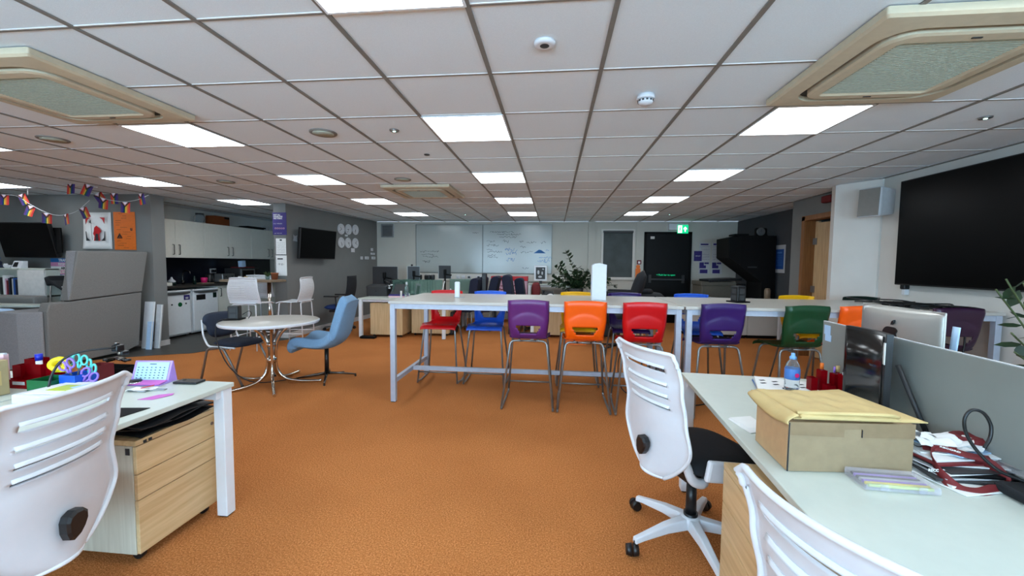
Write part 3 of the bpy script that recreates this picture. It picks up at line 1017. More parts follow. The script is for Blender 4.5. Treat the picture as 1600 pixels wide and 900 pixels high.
# bunting of small striped flags
def flag_mesh(flip):
    bm = NB()
    w, h = .115, .155
    cols = ['f_red', 'f_orange', 'f_yellow', 'f_green', 'f_blue', 'f_purple', 'f_black', 'f_brown', 'f_white', 'f_pink']
    # stripes run down the flag, chevron at the top
    for k in range(6):
        xa, xb = -w / 2 + w * k / 6, -w / 2 + w * (k + 1) / 6
        y = 0.006 * math.sin(k * 1.2)
        y2 = 0.006 * math.sin((k + 1) * 1.2)
        q = [(xa, y, -h), (xb, y2, -h), (xb, y2, 0), (xa, y, 0)]
        f = bm.faces.new([bm.verts.new(p) for p in q]); f.material_index = k if not flip else 5 - k
    for j, (a, b) in enumerate(((1.0, .8), (.8, .6), (.6, .4), (.4, 0))):
        for (yy) in (-.009, .009):
            q = [(-w / 2 * a, yy, 0), (0, yy, -h * .5 * a), (w / 2 * a, yy, 0), (w / 2 * b, yy, 0), (0, yy, -h * .5 * b), (-w / 2 * b, yy, 0)]
            f = bm.faces.new([bm.verts.new(p) for p in (q[:2] + [q[4], q[5]])]); f.material_index = (6, 7, 9, 8)[j]
            if b > 0:
                f = bm.faces.new([bm.verts.new(p) for p in (q[1], q[2], q[3], q[4])]); f.material_index = (6, 7, 9, 8)[j]
            else:
                f = bm.faces.new([bm.verts.new(p) for p in (q[1], q[2], (0, yy, 0))]); f.material_index = 8
    me = bpy.data.meshes.new('flag')
    bm.to_mesh(me); bm.free()
    for c_ in cols:
        me.materials.append(MT[c_])
    return me


FLAG = [flag_mesh(False), flag_mesh(True)]


def bunting(label, cords, flags, y):
    p0 = at_y(*cords[0][0], y)
    t = thing('flag_bunting', label, 'bunting', (p0.x, y, p0.z))
    for cpts in cords:
        bm = NB(); tube(bm, spline([at_y(a, b, y) - Vector((p0.x, y, p0.z)) for a, b in cpts], 6), .004, 5); obj('cord', bm, 'paper_grey', t)
    for (px, py, tilt, fl, yaw) in flags:
        p = at_y(px, py, y) - Vector((p0.x, y, p0.z))
        o = bpy.data.objects.new('flag', FLAG[fl]); COL.objects.link(o); o.parent = t; o.location = p; o.rotation_euler = (random.uniform(-.15, .15), tilt, yaw)
    return t


bunting('swag of small rainbow flags over the lounge television', [[(-5, 304), (25, 306), (45, 318), (70, 331), (92, 336.5), (118, 331), (140, 313)]],
        [(7, 304, .05, 1, .2), (33, 304, -.35, 1, .1), (49, 322, .3, 1, .2), (73, 333, .1, 1, .4), (103, 335, -.2, 1, -.3), (129, 325, -.35, 1, .1)], 5.45)
bunting('swag of small rainbow flags above the two wall posters', [[(132, 293), (150, 304), (165, 311), (190, 315), (212, 313), (232, 305)]],
        [(152, 303, -.6, 1, .3), (162, 310, .2, 1, .3), (178, 302, .05, 0, 0), (196, 316, .05, 1, .3), (220, 303, -.1, 0, -.2)], 5.45)
bunting('pair of small rainbow flags taped just under the ceiling tiles', [[(84, 285.5), (100, 284), (128, 287), (152, 293)]],
        [(111, 286, -.05, 0, 0), (139, 289, .35, 0, .2)], 5.1)
t = thing('hanging_cord', 'thin white cord hanging from the ceiling at the left', 'cord', tuple(at_y(42, 290, 5.2)))
bm = NB(); tube(bm, spline([at_y(39, 271, 5.2), at_y(43, 283, 5.2), at_y(43.5, 305, 5.2)], 6), .005, 5); obj('strand', bm, 'paper', t, w=True)

# ------------------------------------------------------------------ high tables
def high_table(label, x0, x1, yn=3.87, yf=5.0):
    cx, cy = (x0 + x1) / 2, (yn + yf) / 2
    t = thing('high_table', label, 'table', (cx, cy, 0), 0, 'two high tables pushed end to end')
    hw, hd = (x1 - x0) / 2, (yf - yn) / 2
    bm = NB(); rbox(bm, -hw, hw, -hd, hd, .992, 1.02, .004); obj('tabletop', bm, 'table_top', t)
    bm = NB(); L = .05
    for (a, b, c, d) in ((-hw + .02, hw - .02, -hd + .015, -hd + .055), (-hw + .02, hw - .02, hd - .055, hd - .015), (-hw + .02, -hw + .06, -hd + .055, hd - .055), (hw - .06, hw - .02, -hd + .055, hd - .055)):
        box(bm, a, b, c, d, .942, .992)
    obj('apron', bm, 'silver_frame', t, bevel=.002)
    for sx in (-1, 1):
        for sy in (-1, 1):
            bm = NB(); box(bm, -L / 2, L / 2, -L / 2, L / 2, .006, .992)
            lg = obj('leg', bm, 'silver_frame', t, loc=(sx * (hw - .04), sy * (hd - .035), 0), bevel=.003)
            bm = NB(); box(bm, -.022, .022, -.022, .022, 0, .008); obj('foot_cap', bm, 'black_plastic', lg)
        bm = NB(); box(bm, sx * (hw - .04) - .02, sx * (hw - .04) + .02, -hd + .05, hd - .05, .19, .235); obj('end_rail', bm, 'silver_frame', t, bevel=.002)
    bm = NB(); box(bm, -hw + .06, hw - .06, -.02, .02, .19, .235); obj('long_rail', bm, 'silver_frame', t, bevel=.002)
    return t


high_table('long grey-white high table with silver legs, left of the pair', -1.625, 1.195)
high_table('long high table, right of the pair, ending under the big screen', 1.21, 3.84)


# ------------------------------------------------------------------ moulded high stools
def make_stool(col, label):
    t = thing('high_stool', label, 'stool', (0, 0, 0))
    path = [(.235, .640), (.228, .662), (.19, .680), (.10, .678), (.0, .668), (-.09, .668), (-.145, .682), (-.178, .720), (-.196, .775), (-.208, .84), (-.222, .92), (-.240, 1.0), (-.256, 1.062)]
    sp = spline([(0, y, z) for y, z in path], 6)
    # arc-length resample
    d = [0]
    for a, b in zip(sp, sp[1:]):
        d.append(d[-1] + (b - a).length)

    def P(s):
        s *= d[-1]
        for i in range(len(d) - 1):
            if d[i + 1] >= s:
                k = (s - d[i]) / (d[i + 1] - d[i] + 1e-9)
                return sp[i].lerp(sp[i + 1], k), (sp[i + 1] - sp[i]).normalized()
        return sp[-1], (sp[-1] - sp[-2]).normalized()
    sback = .53       # fraction where the back begins

    def fn(u, v):
        s = v
        p, tg = P(s)
        uu = u * 2 - 1
        n = Vector((0, -tg.z, tg.y))       # towards the sitter
        if n.z < 0 and s < .4:
            n = -n
        n = Vector((0, -tg.z, tg.y))
        zz = p.z
        if s < sback:
            hw = .205 - .03 * max(0, (s - .25) / .28) if s > .25 else .205
        else:
            k = (s - sback) / (1 - sback)
            hw = .175 + .02 * min(1, k * 2.2)
        x = uu * hw
        # side flange bending towards the sitter / upward on the seat
        e = max(0, abs(uu) - .80) / .20
        out = p + Vector((x, 0, 0)) - n * 0
        inward = Vector((0, tg.z, -tg.y))
        if inward.dot(Vector((0, 1, 1))) < 0:
            inward = -inward
        if s >= sback:
            k = (s - sback) / (1 - sback)
            out += Vector((0, 1, 0)) * (.035 * e * e)
            # top edge arches
            out.z += -.012 * uu * uu * k * k
            # lumbar bulge towards the back
            r2 = (uu / .9) ** 2 + ((k - .30) / .36) ** 2
            if r2 < 1:
                out.y -= .012 * (1 - r2) ** .5
            # lower corners drawn in
        else:
            out.z += .014 * e * e * (1 if s > .12 else -.6) - .012 * (1 - uu * uu) * (1 if .15 < s < .45 else 0) * math.sin((s - .15) / .3 * PI) if s < .45 else .0
            if s >= .45:
                out.z += .012 * e * e
        if s > .93:
            out.y += .02 * ((s - .93) / .07) ** 2
        return out

    def hole(u, v):
        k = (v - sback) / (1 - sback)
        if not (.13 < k < .33):
            return False
        half = .29 * (.78 + .35 * (k - .13) / .2)
        return abs(u - .5) < half
    bm = NB(); sheet(bm, fn, 26, 60, hole, .006)
    obj('seat_shell', bm, col, t)
    R = .0105
    for s in (-1, 1):
        bm = NB(); tube(bm, smooth_path([(s * .06, -.13, .652), (s * .175, -.13, .652), (s * .245, -.25, .022)], .05), R, 8); obj('rear_leg', bm, 'grey_tube', t)
        bm = NB(); tube(bm, smooth_path([(s * .06, .15, .650), (s * .180, .15, .650), (s * .232, .255, .022)], .05), R, 8); obj('front_leg', bm, 'grey_tube', t)
        bm = NB(); tube(bm, smooth_path([(s * .243, -.247, .036), (s * .245, -.253, .0115), (s * .240, .10, .0115), (s * .236, .15, .026), (s * .233, .254, .026), (s * .228, .248, .06)], .015, 3), R, 8); obj('runner', bm, 'grey_tube', t)
    bm = NB(); tube(bm, [(-.222, .236, .145), (.222, .236, .145)], .009, 8); obj('footrest', bm, 'grey_tube', t)
    bm = NB(); tube(bm, [(-.07, -.13, .652), (.07, -.13, .652)], R, 8); tube(bm, [(-.07, .15, .650), (.07, .15, .650)], R, 8)
    box(bm, -.10, -.085, -.14, .16, .652, .664); box(bm, .085, .10, -.14, .16, .652, .664)
    obj('seat_rail', bm, 'grey_tube', t)
    return t


protos = {}


def stool(col, x, y, rz, label):
    if col not in protos:
        o = protos[col] = make_stool(col, label)
        o.location = (x, y, 0); o.rotation_euler = (0, 0, rz)
        o['group'] = 'moulded high stools round the high tables'
        return o
    return dup(protos[col], (x, y, 0), rz, label, 'moulded high stools round the high tables')


stool('s_purple', -.235, 4.055, 0.0, 'purple moulded high stool, leftmost on the near side of the tables')
stool('s_orange', .30, 4.04, -.01, 'orange moulded high stool on the near side between purple and red ones')
stool('s_red', .84, 4.03, -.02, 'red moulded high stool on the near side, partly behind the office chair')
stool('s_violet', 1.52, 4.04, .03, 'dark violet moulded high stool on the near side, right of the table joint')
stool('s_green', 2.19, 4.0, .10, 'dark green moulded high stool on the near side')
stool('s_orange', 2.70, 4.05, .0, 'orange moulded high stool half hidden behind the silver computer')
stool('s_plum', 3.44, 4.04, -.02, 'dark plum moulded high stool below the big screen')
stool('s_red', -1.315, 4.755, PI + .02, 'red moulded high stool on the far side, leftmost')
stool('s_blue', -.775, 4.76, PI, 'blue moulded high stool on the far side next to the red one')
stool('s_yellow', .285, 4.83, PI, 'yellow moulded high stool behind the tall white box')
stool('s_violet', .86, 4.83, PI + .02, 'dark violet moulded high stool on the far side, right of the white box')
stool('s_blue', 1.63, 4.83, PI, 'blue moulded high stool on the far side near the table joint')
stool('s_yellow', 2.81, 4.83, PI + .02, 'yellow moulded high stool on the far side before the wooden door')
stool('s_dgreen', 3.50, 4.83, PI, 'very dark green moulded high stool at the far wall end')

# things on the high tables
t = thing('white_console', 'tall upright white box with curved top on the high table', 'box', (.475, 4.40, 1.02))
bm = NB(); rbox(bm, -.075, .075, -.06, .06, 0, .37, .006); obj('body', bm, 'white_plastic', t)
bm = NB(); prism(bm, [(-.075, -.06, .37), (-.05, -.06, .385), (.0, -.06, .392), (.075, -.06, .375), (.075, -.06, .368), (-.075, -.06, .368)], (0, .12, 0)); obj('curved_lid', bm, 'white_plastic', t)
bm = NB(); box(bm, -.078, -.075, -.05, .05, .05, .32); obj('side_groove', bm, 'paper_grey', t)
bm = NB(); box(bm, -.079, -.078, -.02, .02, .17, .2); obj('blue_mark', bm, 'label_blue', t)
t = thing('upright_device', 'slim upright white device standing on the high table', 'device', (-1.053, 4.40, 1.02))
bm = NB(); rbox(bm, -.028, .028, -.02, .02, 0, .175, .012); obj('body', bm, 'white_plastic', t)
bm = NB(); rbox(bm, -.03, .08, -.03, .03, 0, .006, .002); obj('foot', bm, 'steel', t)


def power_tower(label, x, y, z, w, h):
    t = thing('power_tower', label, 'socket tower', (x, y, z), .3, 'black desktop socket towers')
    bm = NB(); rbox(bm, -w, w, -w, w, .012, h, .006); obj('body', bm, 'black_plastic', t)
    bm = NB(); rbox(bm, -w - .03, w + .03, -w - .03, w + .03, 0, .014, .004); obj('base', bm, 'black_matte', t)
    for a in range(4):
        for k in range(2):
            bm = NB(); v = box(bm, -w * .6, w * .6, -w - .002, -w + .001, h * (.14 + .42 * k), h * (.14 + .42 * k) + h * .3); bmesh.ops.rotate(bm, verts=v, cent=(0, 0, 0), matrix=RZ(a * PI / 2)); obj('socket', bm, 'dark_grey', t)
    bm = NB(); rbox(bm, -w + .005, w - .005, -w + .005, w - .005, h - .003, h + .004, .003); obj('cap', bm, 'dark_grey', t)
    return t


power_tower('black socket tower on the high table behind the violet stool', 1.91, 4.45, 1.02, .05, .165)
t = thing('wall_charger', 'black plug and white adaptor under the corner of the big screen', 'plug', tuple(at_x(1415, 452, 3.84)))
bm = NB(); rbox(bm, -.04, .02, -.03, .03, 0, .06, .01); obj('plug', bm, 'black_plastic', t)
bm = NB(); rbox(bm, -.025, .02, -.022, .022, -.06, 0, .004); obj('adaptor', bm, 'white_plastic', t)
bm = NB(); tube(bm, [(-.01, 0, .05), (-.01, .0, .3)], .004, 6); obj('cable', bm, 'black_plastic', t)
t = thing('cable_bundle', 'bundle of black cables and adaptors on the high table end', 'cable', (3.45, 4.35, 1.02))
bm = NB()
for k in range(7):
    pts = [Vector((.32 * math.sin(k * 2 + j * 1.1) * .6 + (j - 3) * .06 * (1 if k % 2 else -1), (j - 3) * -.13 + random.uniform(-.03, .03), .012 + .02 * (k % 3) * random.random())) for j in range(7)]
    tube(bm, spline(pts, 5), .007, 6)
obj('cables', bm, 'black_plastic', t)
bm = NB(); rbox(bm, -.16, .12, -.12, .12, 0, .035, .008, rot=RZ(.3)); rbox(bm, -.02, .24, -.34, -.24, 0, .03, .008); obj('adaptor', bm, 'black_matte', t)
bm = NB(); tube(bm, spline([(-.02, -.42, .02), (.04, -.49, -.02), (.06, -.505, -.3), (-.01, -.505, -.65), (0, -.50, -1.0)], 7), .008, 6); obj('hanging_cable', bm, 'black_plastic', t)

# ------------------------------------------------------------------ big screen, wall speaker
t = thing('presentation_screen', 'very large black screen on the white right wall', 'screen', (3.85, 3.93, 1.77))
bm = NB(); rbox(bm, -.10, -.0, -.995, .995, -.562, .562, .006); obj('case', bm, 'black_plastic', t)
bm = NB(); box(bm, -.104, -.1, -.98, .98, -.547, .55); obj('screen', bm, 'screen_matte', t)
t = thing('wall_speaker', 'pale angled loudspeaker on a wall bracket by the column', 'speaker', (3.72, 5.17, 2.14), .42)
bm = NB(); prism(bm, [(-.15, -.10, -.17), (.10, -.10, -.14), (.12, -.10, .15), (-.13, -.10, .17)], (0, .24, 0)); obj('cabinet', bm, 'paper_grey', t, bevel=.02)
bm = NB(); prism(bm, [(-.156, -.085, -.155), (-.150, -.085, -.155), (-.130, -.085, .155), (-.136, -.085, .155)], (0, .21, 0)); obj('grille', bm, 'tee', t)
bm = NB(); rbox(bm, .1, .14, -.02, .02, -.1, .1, .005); cyl(bm, (.11, 0, .07), (.17, .02, .07), .01, 8); obj('bracket', bm, 'steel', t)
t = thing('fire_sounder', 'dark red fire sounder above the wooden door', 'alarm', tuple(at_x(1295, 311, 3.83)))
bm = NB(); rbox(bm, -.06, .03, -.12, .08, -.05, .05, .02, seg=3); obj('body', bm, 'dark_red', t)
t = thing('blue_notice', 'blue and white notice on the dark wall by the cabinet', 'notice', (4.297, 8.31, 1.54))
bm = NB(); box(bm, -.006, 0, -.18, .18, -.27, .26); obj('sheet', bm, 'paper_grey', t)
bm = NB(); box(bm, -.009, -.006, -.14, .14, -.2, .18); obj('blue_panel', bm, 'poster_blue', t)
bm = NB(); box(bm, -.011, -.009, -.08, .1, .1, .13)
for k in range(7):
    box(bm, -.0105, -.009, -.1, .1 - .02 * (k % 3), .05 - k * .03, .056 - k * .03)
obj('text_lines', bm, 'label_blue', t)

# ------------------------------------------------------------------ kitchen
KX = -6.99
bm = NB()
t = thing('kitchen_worktop', 'dark kitchen worktop with black splashback above the fridges', 'worktop', (-7.0, 8.0, 0))
bm = NB(); rbox(bm, -7.325, -6.70, 6.13, 9.6, .90, .94, .005); obj('slab', bm, 'worktop', t, w=True)
bm = NB(); box(bm, -7.329, -7.315, 6.13, 9.9, .94, 1.46); obj('splashback', bm, 'splash', t, w=True)


def fridge(y0, y1, label):
    t = thing('fridge', label, 'fridge', (-7.02, (y0 + y1) / 2, 0), 0, 'white undercounter appliances')
    w = (y1 - y0) / 2
    bm = NB(); rbox(bm, -.28, .24, -w, w, .03, .83, .008); obj('cabinet', bm, 'fridge', t)
    bm = NB(); rbox(bm, .245, .29, -w + .003, w - .003, .06, .80, .012); d_ = obj('door', bm, 'fridge', t)
    bm = NB(); prism(bm, [(.29, -w + .02, .80), (.29, -w * .5, .775), (.29, w * .5, .775), (.29, w - .02, .80), (.29, w - .02, .82), (.29, -w + .02, .82)], (.018, 0, 0)); obj('handle_recess', bm, 'steel', d_)
    bm = NB(); rbox(bm, -.28, .30, -w, w, .83, .86, .01); obj('top', bm, 'fridge', t)
    bm = NB(); box(bm, -.2, .2, -w + .03, w - .03, 0, .035); obj('plinth', bm, 'black_matte', t)
    return t, w


t, w = fridge(6.375, 6.945, 'white undercounter fridge with green and photo magnets, left')


def magnet(t, name, y, z, wy, wz, m, round_=False):
    if round_:
        bm = NB(); lathe(bm, [(.0001, 0), (wy, 0), (wy, .004)], 18); o = obj(name, bm, m, t, loc=(.292, y, z)); o.rotation_euler = (0, PI / 2, 0)
    else:
        bm = NB(); box(bm, .29, .294, y - wy, y + wy, z - wz, z + wz); obj(name, bm, m, t)


bm = NB()
for (tt, ny, nz, a, b, m_, rd) in ((0, -.23, .70, .04, .05, 'poster_purple', 0), (0, .20, .72, .06, .045, 'poster_purple', 0), (0, .06, .60, .04, .04, 'green_box', 1), (0, -.1, .61, .015, .01, 'ink', 1), (0, .18, .61, .015, .01, 'ink', 1)):
    o_lab = 'magnet'
    if rd:
        bm2 = NB(); lathe(bm2, [(.0001, 0), (a, 0), (a, .004)], 18)
        mg = tag(obj(o_lab, bm2, m_, loc=(-7.02 + .291, 6.66 + ny, nz)), {('green_box'): 'round green magnet in the middle of the left fridge door', 'ink': 'small round dark magnet on the left fridge door'}[m_], 'magnet', 'fridge magnets')
        mg.rotation_euler = (0, PI / 2, 0)
        if m_ == 'ink':
            mg['label'] = 'small round dark magnet on the left fridge, ' + ('left of the green one' if ny < 0 else 'right of the green one')
    else:
        bm2 = NB(); box(bm2, 0, .004, -a, a, -b, b)
        mg = tag(obj('photo_magnet', bm2, [m_], loc=(-7.02 + .291, 6.66 + ny, nz)), 'dark photo magnet on the left fridge, ' + ('left corner' if ny < 0 else 'right corner'), 'magnet', 'fridge magnets')
        bm2 = NB(); box(bm2, .004, .005, -a * .5, a * .5, -b * .6, b * .2); obj('picture', bm2, 'paper_grey', mg)
t, w = fridge(7.0, 7.57, 'white undercounter fridge with black label strip, right')
magnet(t, 'display_label', -.12, .70, .10, .05, 'black_plastic')
magnet(t, 'energy_label', .2, .72, .04, .05, 's_dgreen')


def base_unit(y0, y1, label, n):
    t = thing('base_cabinet', label, 'cabinet', (-7.02, (y0 + y1) / 2, 0), 0, 'kitchen base cabinets')
    w = (y1 - y0) / 2
    bm = NB(); box(bm, -.28, .24, -w, w, .1, .895); obj('carcass', bm, 'cupboard', t)
    bm = NB(); box(bm, -.2, .2, -w, w, 0, .1); obj('plinth', bm, 'dark_grey', t)
    bm = NB(); rbox(bm, .245, .265, -w + .003, w - .003, .12, .885, .002); d_ = obj('door', bm, 'cupboard', t)
    bm = NB(); tube(bm, smooth_path([(.265, -w + .05, .68), (.295, -w + .05, .68), (.295, -w + .05, .84), (.265, -w + .05, .84)], .01, 3), .007, 6); obj('handle', bm, 'chrome_dark', d_)


for k in range(4):
    base_unit(7.60 + .5 * k, 8.10 + .5 * k - .002, 'pale kitchen base cabinet, %s from the fridges' % ('first', 'second', 'third', 'fourth')[k], k)


def wall_unit(y0, y1, ym, label):
    t = thing('wall_cabinet', label, 'cabinet', (-7.16, (y0 + y1) / 2, 1.45), 0, 'kitchen wall cabinets')
    w = (y1 - y0) / 2
    bm = NB(); box(bm, -.165, .145, -w, w, 0, .70); obj('carcass', bm, 'cupboard', t)
    for s in (-1, 1):
        a, b = (-w + .002, ym - .002) if s < 0 else (ym + .002, w - .002)
        bm = NB(); rbox(bm, .148, .168, a, b, .002, .70, .002); d_ = obj('door', bm, 'cupboard', t)
        hy = ym + s * .06
        bm = NB(); tube(bm, smooth_path([(.168, hy, .06), (.2, hy, .06), (.2, hy, .24), (.168, hy, .24)], .012, 3), .007, 6); obj('handle', bm, 'chrome_dark', d_)


wall_unit(6.36, 7.56, -.02, 'white two-door kitchen wall cabinet nearest the pillar, red sticker on it')
wall_unit(7.563, 8.86, -.0, 'white two-door kitchen wall cabinet in the middle')
wall_unit(8.863, 10.1, -.02, 'white two-door kitchen wall cabinet farthest away by the column')
bm = NB(); lathe(bm, [(.0001, 0), (.055, 0), (.055, .003)], 20)
o = tag(obj('round_sticker', bm, 'dark_red', loc=(-6.986, 6.60, 1.80)), 'dark red round sticker on the nearest white wall cabinet', 'sticker'); o.rotation_euler = (0, PI / 2, 0)
# on top of the cabinets
t = thing('glass_jar', 'large glass jar with dark lid on top of the kitchen cabinets', 'jar', (-7.12, 7.62, 2.152))
bm = NB(); lathe(bm, [(.085, 0), (.095, .02), (.095, .13), (.07, .17), (.07, .175), (.09, .13), (.09, .02), (.0001, .01)], 20); obj('glass', bm, 'clear', t)
bm = NB(); lathe(bm, [(.073, .17), (.073, .2), (.0001, .202)], 20); obj('lid', bm, 'dark_grey', t)
t = thing('wooden_crate', 'brown box on top of the kitchen cabinets', 'box', (-7.15, 8.1, 2.152))
bm = NB(); rbox(bm, -.1, .1, -.2, .2, 0, .19, .004); obj('box', bm, 'orange_dark', t)
bm = NB(); box(bm, .1, .102, .06, .19, .14, .18); obj('tape', bm, 'black_matte', t)
t = thing('trailing_plant', 'small dark plant at the near end of the cabinet top', 'plant', (-7.1, 6.52, 2.152))
bm = NB(); lathe(bm, [(.05, 0), (.07, .08), (.06, .08)], 14); obj('pot', bm, 'dark_grey', t)
bm = NB()
for k in range(26):
    a = random.random() * 6.28; d_ = Vector((math.cos(a), math.sin(a), random.uniform(.0, .9))).normalized() * random.uniform(.07, .16)
    s_ = d_.cross(Vector((0, 0, 1))).normalized() * .018
    b0 = Vector((0, 0, .08)); bm.faces.new([bm.verts.new(p) for p in (b0, b0 + d_ * .6 + s_, b0 + d_, b0 + d_ * .6 - s_)])
obj('leaves', bm, 'leaf', t)
t = thing('paper_stack', 'dark flat trays lying on the far kitchen cabinets', 'tray', (-7.08, 8.95, 2.152))
bm = NB(); rbox(bm, -.14, .14, -.42, .3, 0, .02, .005, rot=RZ(.08)); rbox(bm, -.12, .12, -.2, .35, .02, .05, .005, rot=RZ(-.05)); obj('tray', bm, 'black_matte', t)
t = thing('letter_blocks', 'row of small light letters on the far cabinet top', 'decoration', (-7.02, 9.55, 2.152))
bm = NB()
for k in range(5):
    rbox(bm, -.02, .02, -.3 + k * .13, -.21 + k * .13, 0, .10, .005)
obj('blocks', bm, 'paper_grey', t)
# worktop things
ZK = .94


def kthing(name, label, cat, y, x=-6.98):
    return thing(name, label, cat, (x, y, ZK))


t = kthing('dish_rack', 'cream tray and grey board on the near end of the worktop', 'rack', 6.62)
bm = NB(); rbox(bm, -.12, .14, -.20, .08, 0, .06, .01); obj('tray', bm, 'cupboard', t)
bm = NB(); rbox(bm, -.2, -.18, -.18, .28, 0, .26, .004, rot=RY(-.1)); obj('board', bm, 'steel', t)
bm = NB(); rbox(bm, -.16, -.1, -.16, .0, .06, .16, .01); obj('box', bm, 'black_matte', t)
t = kthing('teapot', 'white domed pot with green base on the worktop', 'pot', 6.82)
bm = NB(); lathe(bm, [(.06, 0), (.065, .05), (.06, .055)], 18); obj('base', bm, 's_dgreen', t)
bm = NB(); lathe(bm, [(.06, .055), (.06, .08), (.02, .12), (.012, .15), (.0001, .155)], 18); obj('lid', bm, 'white_plastic', t)
t = kthing('tap', 'tall dark kitchen tap over the sink', 'tap', 7.22, -7.15)
bm = NB(); tube(bm, spline([(0, 0, 0), (0, 0, .2), (.05, 0, .26), (.14, 0, .25), (.16, 0, .2)], 6), .012, 8); obj('spout', bm, 'chrome_dark', t)
bm = NB(); cyl(bm, (0, 0, 0), (0, 0, .07), .022, 12); obj('body', bm, 'chrome_dark', t)
t = kthing('washing_bottle', 'small green bottle beside the tap', 'bottle', 7.3)
bm = NB(); lathe(bm, [(.028, 0), (.03, .1), (.012, .14), (.012, .16), (.0001, .162)], 14); obj('body', bm, 's_dgreen', t)
t = kthing('red_tub', 'red tub on a wooden board on the worktop', 'tub', 7.52)
bm = NB(); lathe(bm, [(.05, .02), (.058, .12), (.052, .12), (.045, .03)], 16); obj('tub', bm, 'magenta', t)
bm = NB(); rbox(bm, -.1, .1, -.14, .14, 0, .02, .004); obj('board', bm, 'bar_wood', t)
t = kthing('black_kettle', 'black kettle between the red tub and the toaster', 'kettle', 7.76, -7.08)
bm = NB(); lathe(bm, [(.08, 0), (.085, .04), (.07, .17), (.05, .19), (.0001, .2)], 18); obj('body', bm, 'black_plastic', t)
bm = NB(); tube(bm, spline([(0, .07, .17), (0, .13, .15), (0, .12, .05)], 5), .011, 8); obj('handle', bm, 'black_plastic', t)
t = kthing('toaster', 'silver four-slice toaster on the worktop', 'toaster', 7.98, -6.93)
bm = NB(); rbox(bm, -.1, .1, -.17, .17, .01, .19, .02, seg=3); obj('body', bm, 'steel', t)
bm = NB()
for s in (-1, 1):
    box(bm, .1, .115, s * .08 - .015, s * .08 + .015, .12, .14); cyl(bm, (.1, s * .08 + .05, .05), (.115, s * .08 + .05, .05), .014, 10)
obj('controls', bm, 'black_plastic', t)
bm = NB()
for x in (-.05, .03):
    box(bm, x, x + .025, -.15, -.01, .188, .192); box(bm, x, x + .025, .01, .15, .188, .192)
obj('slots', bm, 'black_matte', t)
t = kthing('microwave', 'silver and black microwave on the worktop', 'microwave', 8.62, -7.03)
bm = NB(); rbox(bm, -.2, .17, -.30, .28, .01, .30, .008); obj('case', bm, 'dark_grey', t)
bm = NB(); rbox(bm, .17, .185, -.28, .14, .03, .28, .005); d_ = obj('door', bm, 'steel', t)
bm = NB(); box(bm, .185, .187, -.24, .10, .06, .25); obj('window', bm, 'screen', d_)
bm = NB(); box(bm, .17, .184, .15, .27, .03, .28); obj('control_panel', bm, 'black_plastic', t)
t = thing('tissue_box', 'reddish tray and white carton on top of the microwave', 'box', (-7.0, 8.6, 1.245))
bm = NB(); rbox(bm, -.1, .12, -.25, .2, 0, .02, .005); obj('tray', bm, 'dark_red', t)
bm = NB(); rbox(bm, -.03, .06, -.12, .0, .02, .16, .004, rot=RX(.1)); obj('carton', bm, 'screen_blue', t)
t = thing('wall_socket', 'white double socket on the black splashback', 'socket', (-7.31, 8.1, 1.18))
bm = NB(); rbox(bm, 0, .015, -.08, .08, -.05, .05, .004); obj('plate', bm, 'paper_grey', t)
bm = NB(); rbox(bm, .015, .06, -.06, -.01, -.03, .03, .006); rbox(bm, .015, .05, .01, .06, -.03, .03, .006); obj('plug', bm, 'black_plastic', t)
# breakfast bar beside the column
t = thing('breakfast_bar', 'brown wooden bar top on a chrome post beside the column', 'bar', (-5.0, 6.75, 0))
bm = NB(); rbox(bm, -5.75, -4.80, 6.50, 6.912, 1.035, 1.075, .004); obj('bar_top', bm, 'bar_wood', t, w=True)
bm = NB(); cyl(bm, (-4.99, 6.72, .01), (-4.99, 6.72, 1.035), .032, 18); obj('post', bm, 'chrome', t, w=True)
bm = NB(); cyl(bm, (-4.99, 6.72, 0), (-4.99, 6.72, .012), .07, 20); obj('foot', bm, 'chrome', t, w=True)
t = thing('potted_plant', 'small green plant in a terracotta pot on the bar', 'plant', (-5.0, 6.8, 1.075))
bm = NB(); lathe(bm, [(.045, 0), (.058, .1), (.062, .1), (.062, .12), (.05, .12), (.045, .03)], 16, (.06, 0, 0)); obj('pot', bm, 'terracotta', t)
bm = NB(); lathe(bm, [(.03, 0), (.04, .06), (.034, .06)], 12, (-.06, -.02, 0)); obj('glass', bm, 'glass_green', t)
bm = NB()
for k in range(18):
    a = random.random() * 6.28; d_ = Vector((math.cos(a), math.sin(a), random.uniform(.6, 2))).normalized() * random.uniform(.08, .14)
    s_ = d_.cross(Vector((0, 1, 0))).normalized() * .014
    b0 = Vector((-.05, -.02, .05)); bm.faces.new([bm.verts.new(p) for p in (b0, b0 + d_ * .5 + s_, b0 + d_, b0 + d_ * .5 - s_)])
obj('leaves', bm, 'leaf_light', t)
t = thing('small_items', 'little pale mugs at the kitchen end of the bar', 'mug', (-5.45, 6.75, 1.075))
for k in range(3):
    bm = NB(); lathe(bm, [(.024, 0), (.028, .05), (.024, .05), (.02, .01)], 12, (-.12 + k * .1, .02 * k, 0)); obj('mug', bm, ('paper_grey', 'beige', 'paper_grey')[k], t)


